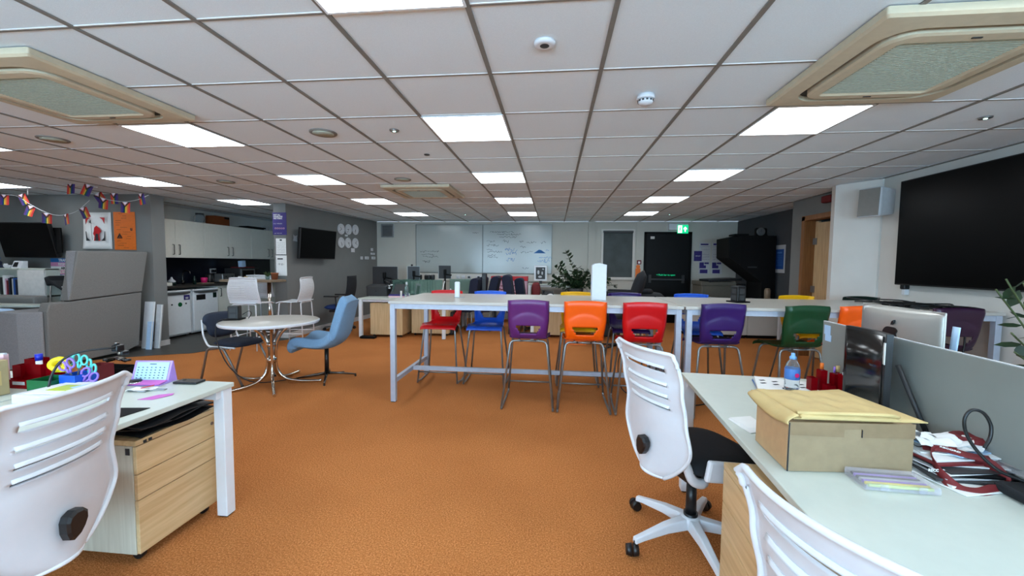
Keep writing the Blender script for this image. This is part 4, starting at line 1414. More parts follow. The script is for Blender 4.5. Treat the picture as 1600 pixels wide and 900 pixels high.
# bar stools with perforated white shells
def bar_stool(label, loc, rz):
    t = thing('bar_stool', label, 'stool', loc, rz, 'white bar stools at the kitchen bar')

    def bk(u, v):
        uu = u * 2 - 1
        z = .75 + .40 * v
        hw = .265 - .04 * v + .015 * math.sin(v * PI)
        y = -.19 - .05 * math.sin(v * PI * .9) - .02 * v + .035 * uu * uu
        if v > .93:
            y -= .02 * (v - .93) / .07
        return Vector((uu * hw, y, z - .01 * uu * uu))

    def hole(u, v):
        i, j = int(u * 46), int(v * 44)
        return .06 < u < .94 and .12 < v < .93 and (j % 3 == 1) and ((i + (j // 3) % 2 * 1) % 2 == 0)
    bm = NB(); sheet(bm, bk, 46, 44, hole, .006); obj('backrest', bm, 'white_plastic', t)
    bm = NB(); sheet(bm, lambda u, v: Vector(((u * 2 - 1) * .215, -.22 + .42 * v, .745 - .012 * math.sin(v * PI) - .03 * max(0, v - .85) / .15 + .006 * (u * 2 - 1) ** 2)), 14, 14, th=.012); obj('seat', bm, 'white_plastic', t)
    for sx in (-1, 1):
        for sy in (-1, 1):
            bm = NB(); tube(bm, smooth_path([(0, sy * .17 - .02, .725), (sx * .195, sy * .17 - .02, .725), (sx * .225, sy * .22 - .01, .01)], .03, 4), .010, 8); obj('leg', bm, 'white_metal', t)
        bm = NB(); tube(bm, [(sx * .217, -.215, .22), (sx * .217, .195, .22)], .008, 6); obj('side_rail', bm, 'white_metal', t)
    bm = NB(); tube(bm, [(-.217, .195, .24), (.217, .195, .24)], .009, 6); obj('footrest', bm, 'white_metal', t)
    return t


b0 = bar_stool('white perforated bar stool with its back to the camera', (-4.76, 6.03, 0), .0)
dup(b0, (-5.42, 7.2, 0), .1, 'white perforated bar stool behind another, deeper in the kitchen', 'white bar stools at the kitchen bar')
dup(b0, (-4.32, 6.42, 0), PI / 2 + .15, 'white perforated bar stool seen from the side, right of the chrome post', 'white bar stools at the kitchen bar')

# leaning boards by the pillar
for k, (x, wx, h_, m_, y) in enumerate(((-6.375, .085, .745, 'white_metal', 5.76), (-6.24, .05, .70, 'paper_grey', 5.80), (-6.275, .045, .44, 'screen_blue', 5.70))):
    t = thing('leaning_board', ('tallest white board leaning on the grey pillar by the booth', 'pale grey board leaning behind the white ones', 'short pale blue board leaning in front')[k], 'board', (x, y, 0), 0, 'boards leaning by the pillar')
    bm = NB(); box(bm, -wx, wx, -.01, .01, .005, h_, rot=RX(-.12), piv=(0, 0, 0)); obj('panel', bm, m_, t, bevel=.002)
    bm = NB(); box(bm, wx - .012, wx + .002, -.013, -.01, .01, h_ - .005, rot=RX(-.12), piv=(0, 0, 0)); obj('edge_strip', bm, 'paper', t)

# ------------------------------------------------------------------ booth sofa and lounge
t = thing('booth_sofa', 'high-backed grey fabric booth, outer side facing the carpet', 'sofa', (-6.5, 5.0, 0))


def slab(bm, poly_yz, x_out, lean, th):
    """poly in (y,z); outer face at x_out + lean*z, thickness th towards -x"""
    a = [bm.verts.new((x_out + lean * z, y, z)) for y, z in poly_yz]
    b = [bm.verts.new((x_out + lean * z - th, y, z)) for y, z in poly_yz]
    n = len(a)
    bm.faces.new(a); bm.faces.new(b[::-1])
    for i in range(n):
        bm.faces.new((a[i], b[i], b[(i + 1) % n], a[(i + 1) % n]))


bm = NB(); slab(bm, [(4.47, .03), (5.40, .04), (5.60, .10), (5.66, .905), (4.72, .845), (4.50, .845), (4.47, .74)], -6.32, .02, .14)
obj('lower_panel', bm, 'fabric_grey', t, w=True, bevel=.014)
bm = NB(); slab(bm, [(4.70, .857), (5.66, .917), (5.76, 1.525), (4.82, 1.512)], -6.315, .02, .14)
obj('upper_panel', bm, 'fabric_grey', t, w=True, bevel=.012)
bm = NB()
v = [Vector(p) for p in ((-6.30, 4.695, .857), (-6.44, 4.74, .857), (-6.44, 4.80, 1.512), (-6.285, 4.825, 1.512), (-6.40, 4.82, .857), (-6.52, 4.86, .857), (-6.52, 4.91, 1.512), (-6.385, 4.93, 1.512))]
b_ = [bm.verts.new(p) for p in v]
for q in ((0, 1, 2, 3), (4, 7, 6, 5), (0, 4, 5, 1), (3, 2, 6, 7), (1, 5, 6, 2), (0, 3, 7, 4)):
    bm.faces.new([b_[i] for i in q])
obj('wing', bm, 'fabric_light', t, w=True, bevel=.012)
bm = NB(); rbox(bm, -7.38, -6.46, 4.88, 5.6, .05, .44, .03); obj('seat', bm, 'fabric_light', t, w=True)
bm = NB(); rbox(bm, -6.9, -6.46, 5.60, 5.74, .05, .9, .02); obj('back_cushion', bm, 'fabric_grey', t, w=True)
t = thing('lounge_sofa', 'low light grey upholstered sofa end in front of the booth', 'sofa', (-6.6, 4.6, 0))
bm = NB()
prism(bm, [(-6.89, 4.34, .02), (-6.56, 4.34, .02), (-6.35, 4.435, .02), (-6.35, 4.467, .02), (-6.475, 4.467, .02), (-6.475, 4.78, .02), (-6.90, 4.83, .02)], (0, 0, .72)); obj('arm_block', bm, 'fabric_light', t, w=True, bevel=.03)
bm = NB(); rbox(bm, -9.2, -6.92, 4.44, 4.84, .05, .46, .03); obj('seat', bm, 'fabric_light', t, w=True)
t = thing('bench_sofa', 'long low grey sofa back in front of the bookcase', 'sofa', (-8.4, 5.3, 0))
bm = NB(); rbox(bm, -9.9, -7.42, 5.12, 5.30, .05, .86, .03); obj('back', bm, 'fabric_grey', t, w=True)
bm = NB(); rbox(bm, -9.9, -7.46, 4.95, 5.15, .05, .44, .03); obj('seat', bm, 'fabric_grey', t, w=True)
t = thing('lounge_table', 'white slab table top between the grey sofas', 'table', (-8.0, 4.92, 0))
bm = NB(); prism(bm, [(-9.6, 4.50, .735), (-7.10, 4.86, .735), (-7.0, 5.08, .735), (-9.6, 5.0, .735)], (0, 0, .03)); obj('table_top', bm, 'desk_white', t, w=True, bevel=.006)
bm = NB(); cyl(bm, (-7.7, 4.895, 0), (-7.7, 4.895, .735), .035, 12); cyl(bm, (-9.0, 4.895, 0), (-9.0, 4.895, .735), .035, 12); obj('column', bm, 'steel', t, w=True)
t = thing('leafy_cushion', 'pale cushion with dark leaf print at the left edge', 'cushion', (-7.2, 4.5, .46))
bm = NB(); rbox(bm, -.3, .28, -.08, .1, 0, .30, .05, seg=3); obj('cover', bm, 'screen_blue', t)
bm = NB()
for k in range(24):
    x, z, a = random.uniform(-.25, .24), random.uniform(.04, .26), random.random() * 3
    c_, s_ = math.cos(a) * .03, math.sin(a) * .03
    bm.faces.new([bm.verts.new(p) for p in ((x - c_, -.082, z - s_), (x + s_ * .4, -.082, z - c_ * .4), (x + c_, -.082, z + s_), (x - s_ * .4, -.082, z + c_ * .4))])
obj('leaf_print', bm, 'navy', t)

# ------------------------------------------------------------------ round table and its chairs
TX, TY = -3.17, 4.28
t = thing('round_table', 'round grey-topped table on four curved chrome tube legs', 'table', (TX, TY, 0))
bm = NB(); lathe(bm, [(.0001, .70), (.47, .70), (.495, .715), (.495, .728), (.488, .735), (.0001, .735)], 64); obj('tabletop', bm, 'table_top', t)
bm = NB(); lathe(bm, [(.494, .703), (.501, .715), (.501, .728), (.492, .735)], 64, caps=False); obj('edge_band', bm, 'white_plastic', t)
for k in range(5):
    a = math.radians(-52 + 72 * k)
    c_, s_ = math.cos(a), math.sin(a)
    pts = [(.27, .698), (.20, .675), (.115, .60), (.062, .50), (.045, .40), (.045, .24), (.07, .14), (.14, .065), (.26, .03), (.40, .017), (.52, .015)]
    bm = NB(); tube(bm, spline([(c_ * r_, s_ * r_, z) for r_, z in pts], 5), .0165, 12); obj('leg', bm, 'chrome', t)
bm = NB(); cyl(bm, (0, 0, .26), (0, 0, .31), .055, 16); cyl(bm, (0, 0, .44), (0, 0, .48), .055, 16); obj('collar', bm, 'chrome', t)
pw = power_tower('black socket tower with cable on the round table', TX - .42, TY - .02, .735, .052, .155)
bm = NB(); tube(bm, spline([(-.08, -.02, .01), (-.14, -.08, -.02), (-.13, -.14, -.2), (.02, -.2, -.5), (.25, -.18, -.68), (.6, .05, -.722), (1.1, .3, -.724)], 7), .006, 6); obj('cable', bm, 'black_plastic', pw)
bm = NB(); tube(bm, spline([(.06, .04, .05), (.12, .06, .09), (.15, .05, .06), (.13, .02, .008)], 6), .004, 6); obj('short_cable', bm, 'black_plastic', pw)

# dark blue stacking chair
t = thing('meeting_chair', 'dark blue padded stacking chair left of the round table', 'chair', (-3.66, 4.40, 0), math.radians(-98))
# local: facing +Y
def pad(fn, th=.045, n=18):
    """rounded cushion: outline function radius; closed lens"""
    bm = NB()
    fn(bm)
    return bm


def superpad(bm, cx, cz, w, h, y0, th, tilt=0.0, lobes=(1, 1), vertical=True, curve=0.0, n=40, rings=5):
    """superellipse cushion, upright (in XZ) or flat (in XY)"""
    front, back = [], []
    for side in (0, 1):
        prev = None
        for i in range(rings, -1, -1):
            f = i / rings
            ring = []
            for k in range(n):
                a = 2 * PI * k / n
                ca, sa = math.cos(a), math.sin(a)
                e = .62
                x = abs(ca) ** e * (1 if ca > 0 else -1) * w
                z = abs(sa) ** e * (1 if sa > 0 else -1) * h
                if sa > 0:
                    x *= lobes[0]
                else:
                    x *= lobes[1]
                ff = f if f > 0 else .001
                d_ = th / 2 * (1 - f ** 5) ** .5 if f < 1 else 0
                px, pz = x * ff, z * ff
                py = (d_ if side == 0 else -d_) + curve * px * px
                ring.append((px, py, pz))
            vs = []
            for (px, py, pz) in ring:
                if vertical:
                    p = Vector((px, py, pz)); p.rotate(Matrix.Rotation(tilt, 3, 'X'))
                    vs.append(bm.verts.new((cx + p.x, y0 + p.y, cz + p.z)))
                else:
                    p = Vector((px, pz, py)); p.rotate(Matrix.Rotation(tilt, 3, 'X'))
                    vs.append(bm.verts.new((cx + p.x, y0 + p.y, cz + p.z)))
            if prev:
                for k in range(n):
                    q = (prev[k], prev[(k + 1) % n], vs[(k + 1) % n], vs[k])
                    fc = bm.faces.new(q if side == 0 else q[::-1]); fc.smooth = True
            prev = vs
    bmesh.ops.remove_doubles(bm, verts=list(bm.verts), dist=.0004)


bm = NB(); superpad(bm, 0, .65, .235, .15, -.27, .055, tilt=.22, lobes=(1.0, .82), curve=.5); obj('backrest', bm, 'navy', t)
bm = NB(); superpad(bm, 0, .455, .235, .225, .0, .065, vertical=False, tilt=-.03, lobes=(1, .92)); obj('seat', bm, 'navy', t)
for s in (-1, 1):
    bm = NB(); tube(bm, smooth_path([(s * .225, -.315, .012), (s * .235, -.19, .415), (s * .235, .03, .425), (s * .225, .27, .012)], .06, 6), .0125, 10); obj('leg_frame', bm, 'grey_tube', t)
    bm = NB(); tube(bm, smooth_path([(s * .205, .16, .425), (s * .205, -.22, .425), (s * .205, -.285, .55), (s * .19, -.315, .72)], .05, 5), .010, 8); obj('back_strut', bm, 'white_metal', t)
    for y in (-.315, .27):
        bm = NB(); cyl(bm, (s * .225, y, 0), (s * .225, y, .02), .016, 10); obj('foot_cap', bm, 'black_plastic', t)
bm = NB(); tube(bm, [(-.235, .06, .415), (.235, .06, .415)], .009, 8); tube(bm, [(-.235, -.14, .415), (.235, -.14, .415)], .009, 8); obj('cross_tube', bm, 'grey_tube', t)
t = thing('thin_cable', 'thin black cable lying on the dark blue chair seat', 'cable', (-3.62, 4.42, .497))
bm = NB(); tube(bm, spline([(-.22, .12, .0), (-.12, -.02, .003), (-.02, .03, .004), (.08, .05, .003), (.14, -.01, .002)], 6), .003, 6); obj('cord', bm, 'black_plastic', t)

# light blue lounge chair, facing the table
t = thing('lounge_chair', 'light blue upholstered shell chair on a four-star chrome base', 'chair', (-2.70, 4.60, 0), math.radians(97))
prof = [(.265, .375), (.285, .405), (.265, .435), (.20, .45), (.08, .435), (-.03, .43), (-.13, .46), (-.19, .54), (-.225, .68), (-.255, .82), (-.285, .94), (-.30, .975)]
spp = spline([(0, y, z) for y, z in prof], 4)
NBK = len(spp) - 1


def shell(u, v):
    i = min(int(v * NBK), NBK - 1); k = v * NBK - i
    p = spp[i].lerp(spp[i + 1], k)
    uu = u * 2 - 1
    hw = .25 + .035 * math.sin(min(1, v * 1.6) * PI) - .07 * max(0, v - .6) / .4
    if v < .1:
        hw -= .05 * (1 - v / .1) ** 2
    if v > .9:
        hw -= .05 * ((v - .9) / .1) ** 2
    e = abs(uu) ** 3
    return Vector((uu * hw, p.y + (.05 * e * max(0, 1 - abs(v - .6) / .4) if v > .2 else 0), p.z + (.05 * e if .12 < v < .62 else .0)))


bm = NB(); sheet(bm, shell, 20, NBK, th=.11); obj('shell', bm, 'blue_fabric', t, bevel=.0)
sh = [o for o in t.children][0]
md = sh.modifiers.new('sub', 'SUBSURF'); md.levels = 1; md.render_levels = 1
bm = NB(); cyl(bm, (0, 0, .40), (0, 0, .43), .10, 20); cyl(bm, (0, 0, .385), (0, 0, .40), .03, 14); obj('swivel_plate', bm, 'black_plastic', t)
bm = NB(); cyl(bm, (0, 0, .05), (0, 0, .39), .024, 16); obj('column', bm, 'black_plastic', t)
for k in range(4):
    a = math.radians(18 + 90 * k); c_, s_ = math.cos(a), math.sin(a)
    bm = NB(); tube(bm, [(0, 0, .065), (c_ * .12, s_ * .12, .055), (c_ * .33, s_ * .33, .024)], [.02, .016, .011], 10, flat=.8); lg = obj('base_leg', bm, 'chrome_dark', t)
    bm = NB(); cyl(bm, (c_ * .32, s_ * .32, 0), (c_ * .32, s_ * .32, .016), .012, 10); obj('glide', bm, 'black_plastic', lg)


# ------------------------------------------------------------------ white office chairs
def make_office_chair(label, loc, rz, zt=1.02, h=.62, hw=.23, basea=0.0, arm=True):
    """facing +Y locally"""
    t = thing('office_chair', label, 'chair', loc, rz)

    wsp = spline([(w_, v_, 0) for v_, w_ in ((0, .965), (.25, .945), (.50, .935), (.69, 1.03), (.80, .93), (.92, .66), (1, .40))], 10)

    def wv(v):
        for p_, q_ in zip(wsp, wsp[1:]):
            if v <= q_.y + 1e-9:
                return p_.x + (q_.x - p_.x) * (v - p_.y) / (q_.y - p_.y + 1e-9)
        return wsp[-1].x

    def yv(v):
        pts = [(-.335), (-.300), (-.272), (-.262), (-.275)]
        x = v * 4
        i = min(int(x), 3); k = x - i
        k = k * k * (3 - 2 * k)
        return pts[i] + (pts[i + 1] - pts[i]) * k

    def fn(u, v):
        uu = u * 2 - 1
        x = uu * hw * wv(v)
        y = yv(v) + .05 * uu * uu
        e = max(0, abs(uu) - .93) / .07
        y -= .012 * e
        if v < .03:
            y -= .012 * (1 - v / .03)
        # rounded top corners
        z = zt - h * v
        if v < .08 and abs(uu) > .88:
            z -= .018 * ((abs(uu) - .88) / .12) ** 2
        return Vector((x, y, z))
    slots = ((.120, .150), (.250, .262), (.340, .352), (.425, .437))

    def hole(u, v):
        for k, (a, b) in enumerate(slots):
            if a < v < b and abs(u - .5) < (.345 - .003 * k):
                return True
        return False
    NV = 84
    bm = NB(); sheet(bm, fn, 30, NV, hole, .006); back = obj('backrest', bm, 'white_shell', t)
    # raised rim
    loop = []
    for k in range(31):
        loop.append(fn(k / 30, 0.0))
    for k in range(1, NV):
        loop.append(fn(1, k / NV))
    for k in range(30, -1, -1):
        loop.append(fn(k / 30, 1.0))
    for k in range(NV - 1, 0, -1):
        loop.append(fn(0, k / NV))
    bm = NB(); tube(bm, loop, .0085, 8, closed=True); obj('rim', bm, 'white_plastic', back)
    for k, (a, b) in enumerate(slots):
        bm = NB()
        c_ = .345 - .003 * k
        va = a - .022

        def lv(u, v, va=va, a=a, c_=c_):
            p = fn(.5 + (u * 2 - 1) * c_, va + (a - va) * v)
            return p + Vector((0, -.003 - .008 * v, 0))
        sheet(bm, lv, 16, 3, th=.005); obj('louvre', bm, 'white_plastic', back)
    # lumbar knob: rounded triangle
    kz = zt - h * .79
    bm = NB()
    prof = [(-.034, .020), (-.026, .038), (-.004, .048), (.022, .044), (.038, .026), (.038, .006), (.026, -.020), (.008, -.042), (-.010, -.050), (-.024, -.042), (-.033, -.016)]
    a = [bm.verts.new((x, -.278, kz + z)) for x, z in prof]
    b = [bm.verts.new((x * 1.0, -.302, kz + z)) for x, z in prof]
    c2 = [bm.verts.new((x * .8, -.309, kz + z * .8)) for x, z in prof]
    n = len(prof)
    for A, B in ((a, b), (b, c2)):
        for i in range(n):
            bm.faces.new((A[i], B[i], B[(i + 1) % n], A[(i + 1) % n]))
    bm.faces.new(c2)
    obj('lumbar_knob', bm, 'black_plastic', t)
    # front pad of the back and the seat
    bm = NB(); sheet(bm, lambda u, v: fn(.12 + .76 * u, .34 + .54 * v) + Vector((0, .04, 0)), 10, 12, th=.035); obj('back_pad', bm, 'black_fabric', t)
    bm = NB(); superpad(bm, 0, .475, .24, .24, .03, .085, vertical=False, lobes=(1, .95)); obj('seat', bm, 'black_fabric', t)
    for s in (-1, 1):
        bm = NB()
        tube(bm, smooth_path([(s * .08, -.02, .405), (s * .165, -.06, .40), (s * .175, -.15, .425), (s * .175, -.19, .52), (s * .15, -.22, .56)], .07, 6), .018, 10, flat=1.3)
        obj('back_bracket', bm, 'white_plastic', t)
        if arm:
            bm = NB(); rbox(bm, s * .255 - .014, s * .255 + .014, -.15, .16, .44, .535, .012, rot=RX(-.2)); ab = obj('arm_mount', bm, 'white_plastic', t)
            bm = NB(); cyl(bm, (s * .262, -.01, .485), (s * .276, -.01, .485), .028, 18); obj('mount_cap', bm, 'black_plastic', ab)
    bm = NB(); rbox(bm, -.13, .13, -.13, .15, .385, .43, .01); obj('mechanism', bm, 'black_plastic', t)
    bm = NB(); cyl(bm, (0, 0, .14), (0, 0, .31), .026, 18, .024); cyl(bm, (0, 0, .13), (0, 0, .16), .034, 18); obj('column_sleeve', bm, 'black_plastic', t)
    bm = NB(); cyl(bm, (0, 0, .30), (0, 0, .39), .014, 14); obj('gas_lift', bm, 'chrome', t)
    bm = NB(); lathe(bm, [(.0001, .09), (.045, .09), (.052, .13), (.045, .145), (.0001, .147)], 20); obj('base_hub', bm, 'white_plastic', t)
    for k in range(5):
        a = basea + k * 2 * PI / 5
        c_, s_ = math.cos(a), math.sin(a)
        bm = NB()
        secs = [(.03, .142, .085, .030), (.15, .128, .085, .024), (.28, .098, .070, .019), (.325, .088, .060, .017)]
        R = []
        for (r_, zt_, zb_, w_) in secs:
            R.append([bm.verts.new((c_ * r_ - s_ * x, s_ * r_ + c_ * x, z)) for x, z in ((-w_, zb_), (-w_ * .8, zt_), (w_ * .8, zt_), (w_, zb_))])
        for A, B in zip(R, R[1:]):
            for i in range(4):
                bm.faces.new((A[i], A[(i + 1) % 4], B[(i + 1) % 4], B[i]))
        bm.faces.new(R[0][::-1]); bm.faces.new(R[-1])
        lg = obj('base_leg', bm, 'white_plastic', t, bevel=.006)
        bm = NB()
        an = a + 1.1
        ox, oy = -math.sin(an), math.cos(an)
        cx, cy = c_ * .335, s_ * .335
        for q in (-1, 1):
            cyl(bm, (cx + ox * .003 * q, cy + oy * .003 * q, .03), (cx + ox * .030 * q, cy + oy * .030 * q, .03), .030, 16, .024)
        cyl(bm, (c_ * .318, s_ * .318, .03), (c_ * .318, s_ * .318, .075), .009, 8)
        obj('caster', bm, 'black_plastic', lg)
    return t


make_office_chair('white-backed office chair at the right desk, turned to the box', (.705, 2.07, 0), .39 - PI / 2, 1.02, .605, .235, basea=math.radians(203) - (.39 - PI / 2))
make_office_chair('white slatted office chair in the left foreground, cut by the frame', (-1.865, 1.11, 0), 3.30 - PI / 2, .98, .58, .225, basea=math.radians(62) - (3.3 - PI / 2), arm=False)
make_office_chair('white slatted office chair at the bottom right, only its back seen', (.79, .895, 0), .31 - PI / 2, .937, .58, .20, basea=.4)


# ------------------------------------------------------------------ drawer pedestals and desks
def pedestal(label, loc, rz, w=.45, d=.60, h=.585, m='maple_h', side='maple_side', top='desk_edge', group='wooden drawer pedestals'):
    """front faces local -Y"""
    t = thing('drawer_pedestal', label, 'pedestal', loc, rz, group)
    bm = NB(); rbox(bm, -w / 2, w / 2, -d / 2 + .02, d / 2, .05, h - .025, .002); obj('carcass', bm, side, t)
    bm = NB(); rbox(bm, -w / 2, w / 2, -d / 2, d / 2, h - .024, h, .002); obj('top', bm, m, t)
    zs = [(.055, .305), (.309, .425), (.429, h - .028)]
    for k, (a, b) in enumerate(zs):
        bm = NB(); rbox(bm, -w / 2 + .002, w / 2 - .002, -d / 2, -d / 2 + .018, a, b, .002); dr = obj('drawer', bm, m, t)
        if k == 2:
            bm = NB(); cyl(bm, (w / 2 - .04, -d / 2 - .003, b - .05), (w / 2 - .04, -d / 2, b - .05), .009, 12); obj('lock', bm, 'steel', dr)
    for sx in (-1, 1):
        for sy in (-1, 1):
            bm = NB(); cyl(bm, (sx * (w / 2 - .05) - .012, sy * (d / 2 - .06), .025), (sx * (w / 2 - .05) + .012, sy * (d / 2 - .06), .025), .025, 12); obj('caster', bm, 'black_plastic', t)
    return t


MT['maple_x'] = wood('maple_x', (196, 160, 112), (224, 194, 148), axis='x', sc=7)
pl = pedestal('maple three-drawer pedestal under the left foreground desk', (-2.16, 1.835, 0), PI / 2, m='maple_x')
bm = NB()
for (y, z) in ((-.19, .575), (-.165, .575)):
    box(bm, y, y + .014, -.3035, -.30, z - .012, z)
obj('tag', bm, 'ink', pl)
bm = NB(); box(bm, -.228, -.2255, -.27, -.25, .52, .55); obj('asset_sticker', bm, 'dark_grey', pl)
pedestal('maple three-drawer pedestal beside the right foreground desk chair', (1.00, 1.49, 0), -PI / 2 - .05, w=.44, m='maple_x', h=.59)


def desk(label, loc, rz, x0, x1, y0, y1, legs, z=.735, m='desk_white', group='white office desks'):
    t = thing('office_desk', label, 'desk', loc, rz, group)
    bm = NB(); rbox(bm, x0, x1, y0, y1, z - .024, z, .003); obj('desktop', bm, m, t)
    bm = NB()
    box(bm, x0 + .02, x1 - .02, y1 - .10, y1 - .05, z - .07, z - .024); box(bm, x0 + .02, x1 - .02, y0 + .05, y0 + .10, z - .07, z - .024)
    obj('frame_rail', bm, 'white_metal', t, bevel=.002)
    for (x, y) in legs:
        bm = NB(); box(bm, x - .03, x + .03, y - .03, y + .03, .008, z - .024); lg = obj('leg', bm, 'white_metal', t, bevel=.004)
        bm = NB(); box(bm, x - .022, x + .022, y - .022, y + .022, 0, .009); obj('foot', bm, 'black_plastic', lg)
    return t


desk('white desk in the left foreground with calendar and stationery', (-1.74, 2.045, 0), 0.0, -.80, 0, -1.6, 0, ((-.04, -.035), (-.76, -.035), (-.04, -1.56), (-.76, -1.56)))
desk('white desk facing the left foreground one, with the red organiser', (-2.56, 2.08, 0), 0.0, -.80, 0, -1.6, 0, ((-.76, -.035), (-.04, -1.56), (-.76, -1.56)))
RDZ = -.075
desk('white desk in the right foreground carrying the cardboard box', (.795, 2.60, 0), RDZ, 0, .70, -2.0, 0, ((.04, -.035), (.66, -.035), (.04, -1.96), (.66, -1.96)))
desk('white desk behind the glass screen carrying the silver computer', (1.53, 2.54, 0), RDZ, 0, .72, -2.0, 0, ((.68, -.035), (.68, -1.96)))
t = thing('desk_screen', 'frosted grey-green glass screen dividing the right desks', 'desk divider', (1.50, 2.42, 0), RDZ)
bm = NB(); rbox(bm, -.006, .006, -1.75, 0, .745, 1.098, .004); obj('glass', bm, 'divider', t)
bm = NB(); box(bm, -.0065, .0065, -1.748, -.004, 1.0975, 1.1005); obj('polished_edge', bm, 'paper_grey', t)
for y in (-.25, -1.4):
    bm = NB(); box(bm, -.03, .03, y - .03, y + .03, .735, .78); obj('clamp', bm, 'white_metal', t)
bm = NB(); box(bm, -.0085, -.0065, -.075, -.02, 1.03, 1.08); box(bm, -.0085, -.0065, -.085, -.03, .995, 1.03); obj('pale_sticker', bm, 'screen_blue', t)

# ------------------------------------------------------------------ right desk items
DZ = .736
# box with padded envelopes
t = thing('cardboard_box', 'brown cardboard box on the right foreground desk', 'box', (.96, 1.56, DZ))
c0, c1, c2 = Vector((.762, 1.372, 0)), Vector((1.155, 1.400, 0)), Vector((.775, 1.60, 0))
c3 = c1 + (c2 - c0)
bh = .162
bm = NB(); prism(bm, [c0 + Vector((0, 0, DZ)), c1 + Vector((0, 0, DZ)), c3 + Vector((0, 0, DZ)), c2 + Vector((0, 0, DZ))], (0, 0, bh)); obj('body', bm, 'cardboard', t, w=True, bevel=.002)
ux = (c1 - c0).normalized(); uy = (c2 - c0).normalized()
q0 = c0 - uy * .003 + Vector((0, 0, DZ))
bm = NB()
W_ = (c1 - c0).length
prism(bm, [q0 + Vector((0, 0, bh - .04)) - ux * .003, q0 + ux * (W_ * .44) + Vector((0, 0, bh - .045)), q0 + ux * (W_ * .44) + Vector((0, 0, bh - .02)), q0 + ux * (W_ * .58) + Vector((0, 0, bh - .018)), q0 + ux * (W_ * .58) + Vector((0, 0, bh - .045)), q0 + ux * W_ + Vector((0, 0, bh - .045)), q0 + ux * W_ + Vector((0, 0, bh + .002)), q0 - ux * .003 + Vector((0, 0, bh + .002))], uy * .003)
obj('lid_flap', bm, 'cardboard_flap', t, w=True)
bm = NB(); prism(bm, [c0 - ux * .004 + Vector((0, 0, DZ + .004)), c2 - ux * .004 + Vector((0, 0, DZ + .004)), c2 - ux * .004 + Vector((0, 0, DZ + bh)), c0 - ux * .004 + Vector((0, 0, DZ + bh))], ux * .003); obj('side_panel', bm, 'cardboard_tan', t, w=True)


def envelope(label, corners, z, th, m='kraft', fold=None):
    c = sum((Vector(p) for p in corners), Vector()) / 4
    t = thing('padded_envelope', label, 'envelope', (c.x, c.y, z), 0, 'padded envelopes on the cardboard box')
    P = [Vector(p) - c for p in corners]

    def top(u, v, s):
        p = P[0] * (1 - u) * (1 - v) + P[1] * u * (1 - v) + P[2] * u * v + P[3] * (1 - u) * v
        e = min(u, 1 - u, v, 1 - v)
        b = th * (.25 + .75 * min(1, e * 7) ** .5)
        w_ = .003 * math.sin(u * 17 + v * 5) * math.sin(v * 13 - u * 4) + .0015 * math.sin(31 * u + 7 * v)
        return Vector((p.x, p.y, p.z + (b + w_ * min(1, e * 8)) if s else p.z))
    bm = NB()
    n = 22
    for s in (1, 0):
        g = [[bm.verts.new(top(i / n, j / n, s)) for j in range(n + 1)] for i in range(n + 1)]
        for i in range(n):
            for j in range(n):
                f = bm.faces.new((g[i][j], g[i + 1][j], g[i + 1][j + 1], g[i][j + 1])); f.smooth = True
        if s == 1:
            G1 = g
    for i in range(n):
        for (a, b, c_, d_) in ((G1[i][0], G1[i + 1][0], g[i + 1][0], g[i][0]), (G1[i][n], G1[i + 1][n], g[i + 1][n], g[i][n]), (G1[0][i], G1[0][i + 1], g[0][i + 1], g[0][i]), (G1[n][i], G1[n][i + 1], g[n][i + 1], g[n][i])):
            bm.faces.new((a, b, c_, d_))
    obj('paper_body', bm, m, t)
    return t, P


ZT = DZ + bh
bm = NB(); prism(bm, [c0 - uy * .004 - ux * .002 + Vector((0, 0, DZ + .002)), c0 - uy * .004 + ux * .0015 + Vector((0, 0, DZ + .002)), c0 - uy * .004 + ux * .0015 + Vector((0, 0, DZ + bh)), c0 - uy * .004 - ux * .002 + Vector((0, 0, DZ + bh))], uy * .003); prism(bm, [q0 + ux * (W_ * .58) - uy * .001 + Vector((0, 0, bh - .045)), q0 + ux * (W_ * .585) - uy * .001 + Vector((0, 0, bh - .045)), q0 + ux * (W_ * .585) - uy * .001 + Vector((0, 0, bh - .02)), q0 + ux * (W_ * .58) - uy * .001 + Vector((0, 0, bh - .02))], uy * .003); obj('dark_seam', bm, 'ink', t, w=True)
e0, P0 = envelope('large flat padded envelope underneath, corner pointing right', [(.79, 1.40, 0), (1.205, 1.415, 0), (1.16, 1.76, 0), (.80, 1.66, 0)], ZT + .001, .012, 'kraft')
e1, P1 = envelope('thick padded envelope on top of the cardboard box', [(.80, 1.375, 0), (1.10, 1.385, 0), (1.13, 1.66, 0), (.775, 1.66, 0)], ZT + .013, .02, 'kraft')
bm = NB(); tube(bm, spline([(P1[0].x - .005, P1[0].y + .02, .012), (P1[1].x * .5, P1[0].y + .005, .022), (P1[1].x, P1[1].y + .012, .012)], 6), .009, 8, flat=.7); obj('folded_flap', bm, 'kraft', e1)
bm = NB(); lathe(bm, [(.010, 0), (.016, 0), (.016, .0006), (.010, .0006)], 16, (-.06, .11, .0222), caps=False); lathe(bm, [(.0001, 0), (.006, 0), (.006, .0006)], 12, (-.06, .11, .0222)); obj('postmark', bm, 'ink', e1)
# flap hanging over the left side
bm = NB()
sheet(bm, lambda u, v: Vector((.762 - .012 * math.sin(v * PI) - .010 * v + .02 * (1 - v), 1.36 + .27 * u, ZT + .028 - .036 * v * (1 - .5 * abs(u * 2 - 1) ** 2) - .012 * (1 - u) * v)), 12, 6, th=.004)
t = tag(obj('envelope_flap', bm, 'kraft', loc=(.77, 1.49, ZT), w=True), 'open envelope flap drooping over the left side of the cardboard box', 'envelope', 'padded envelopes on the cardboard box')

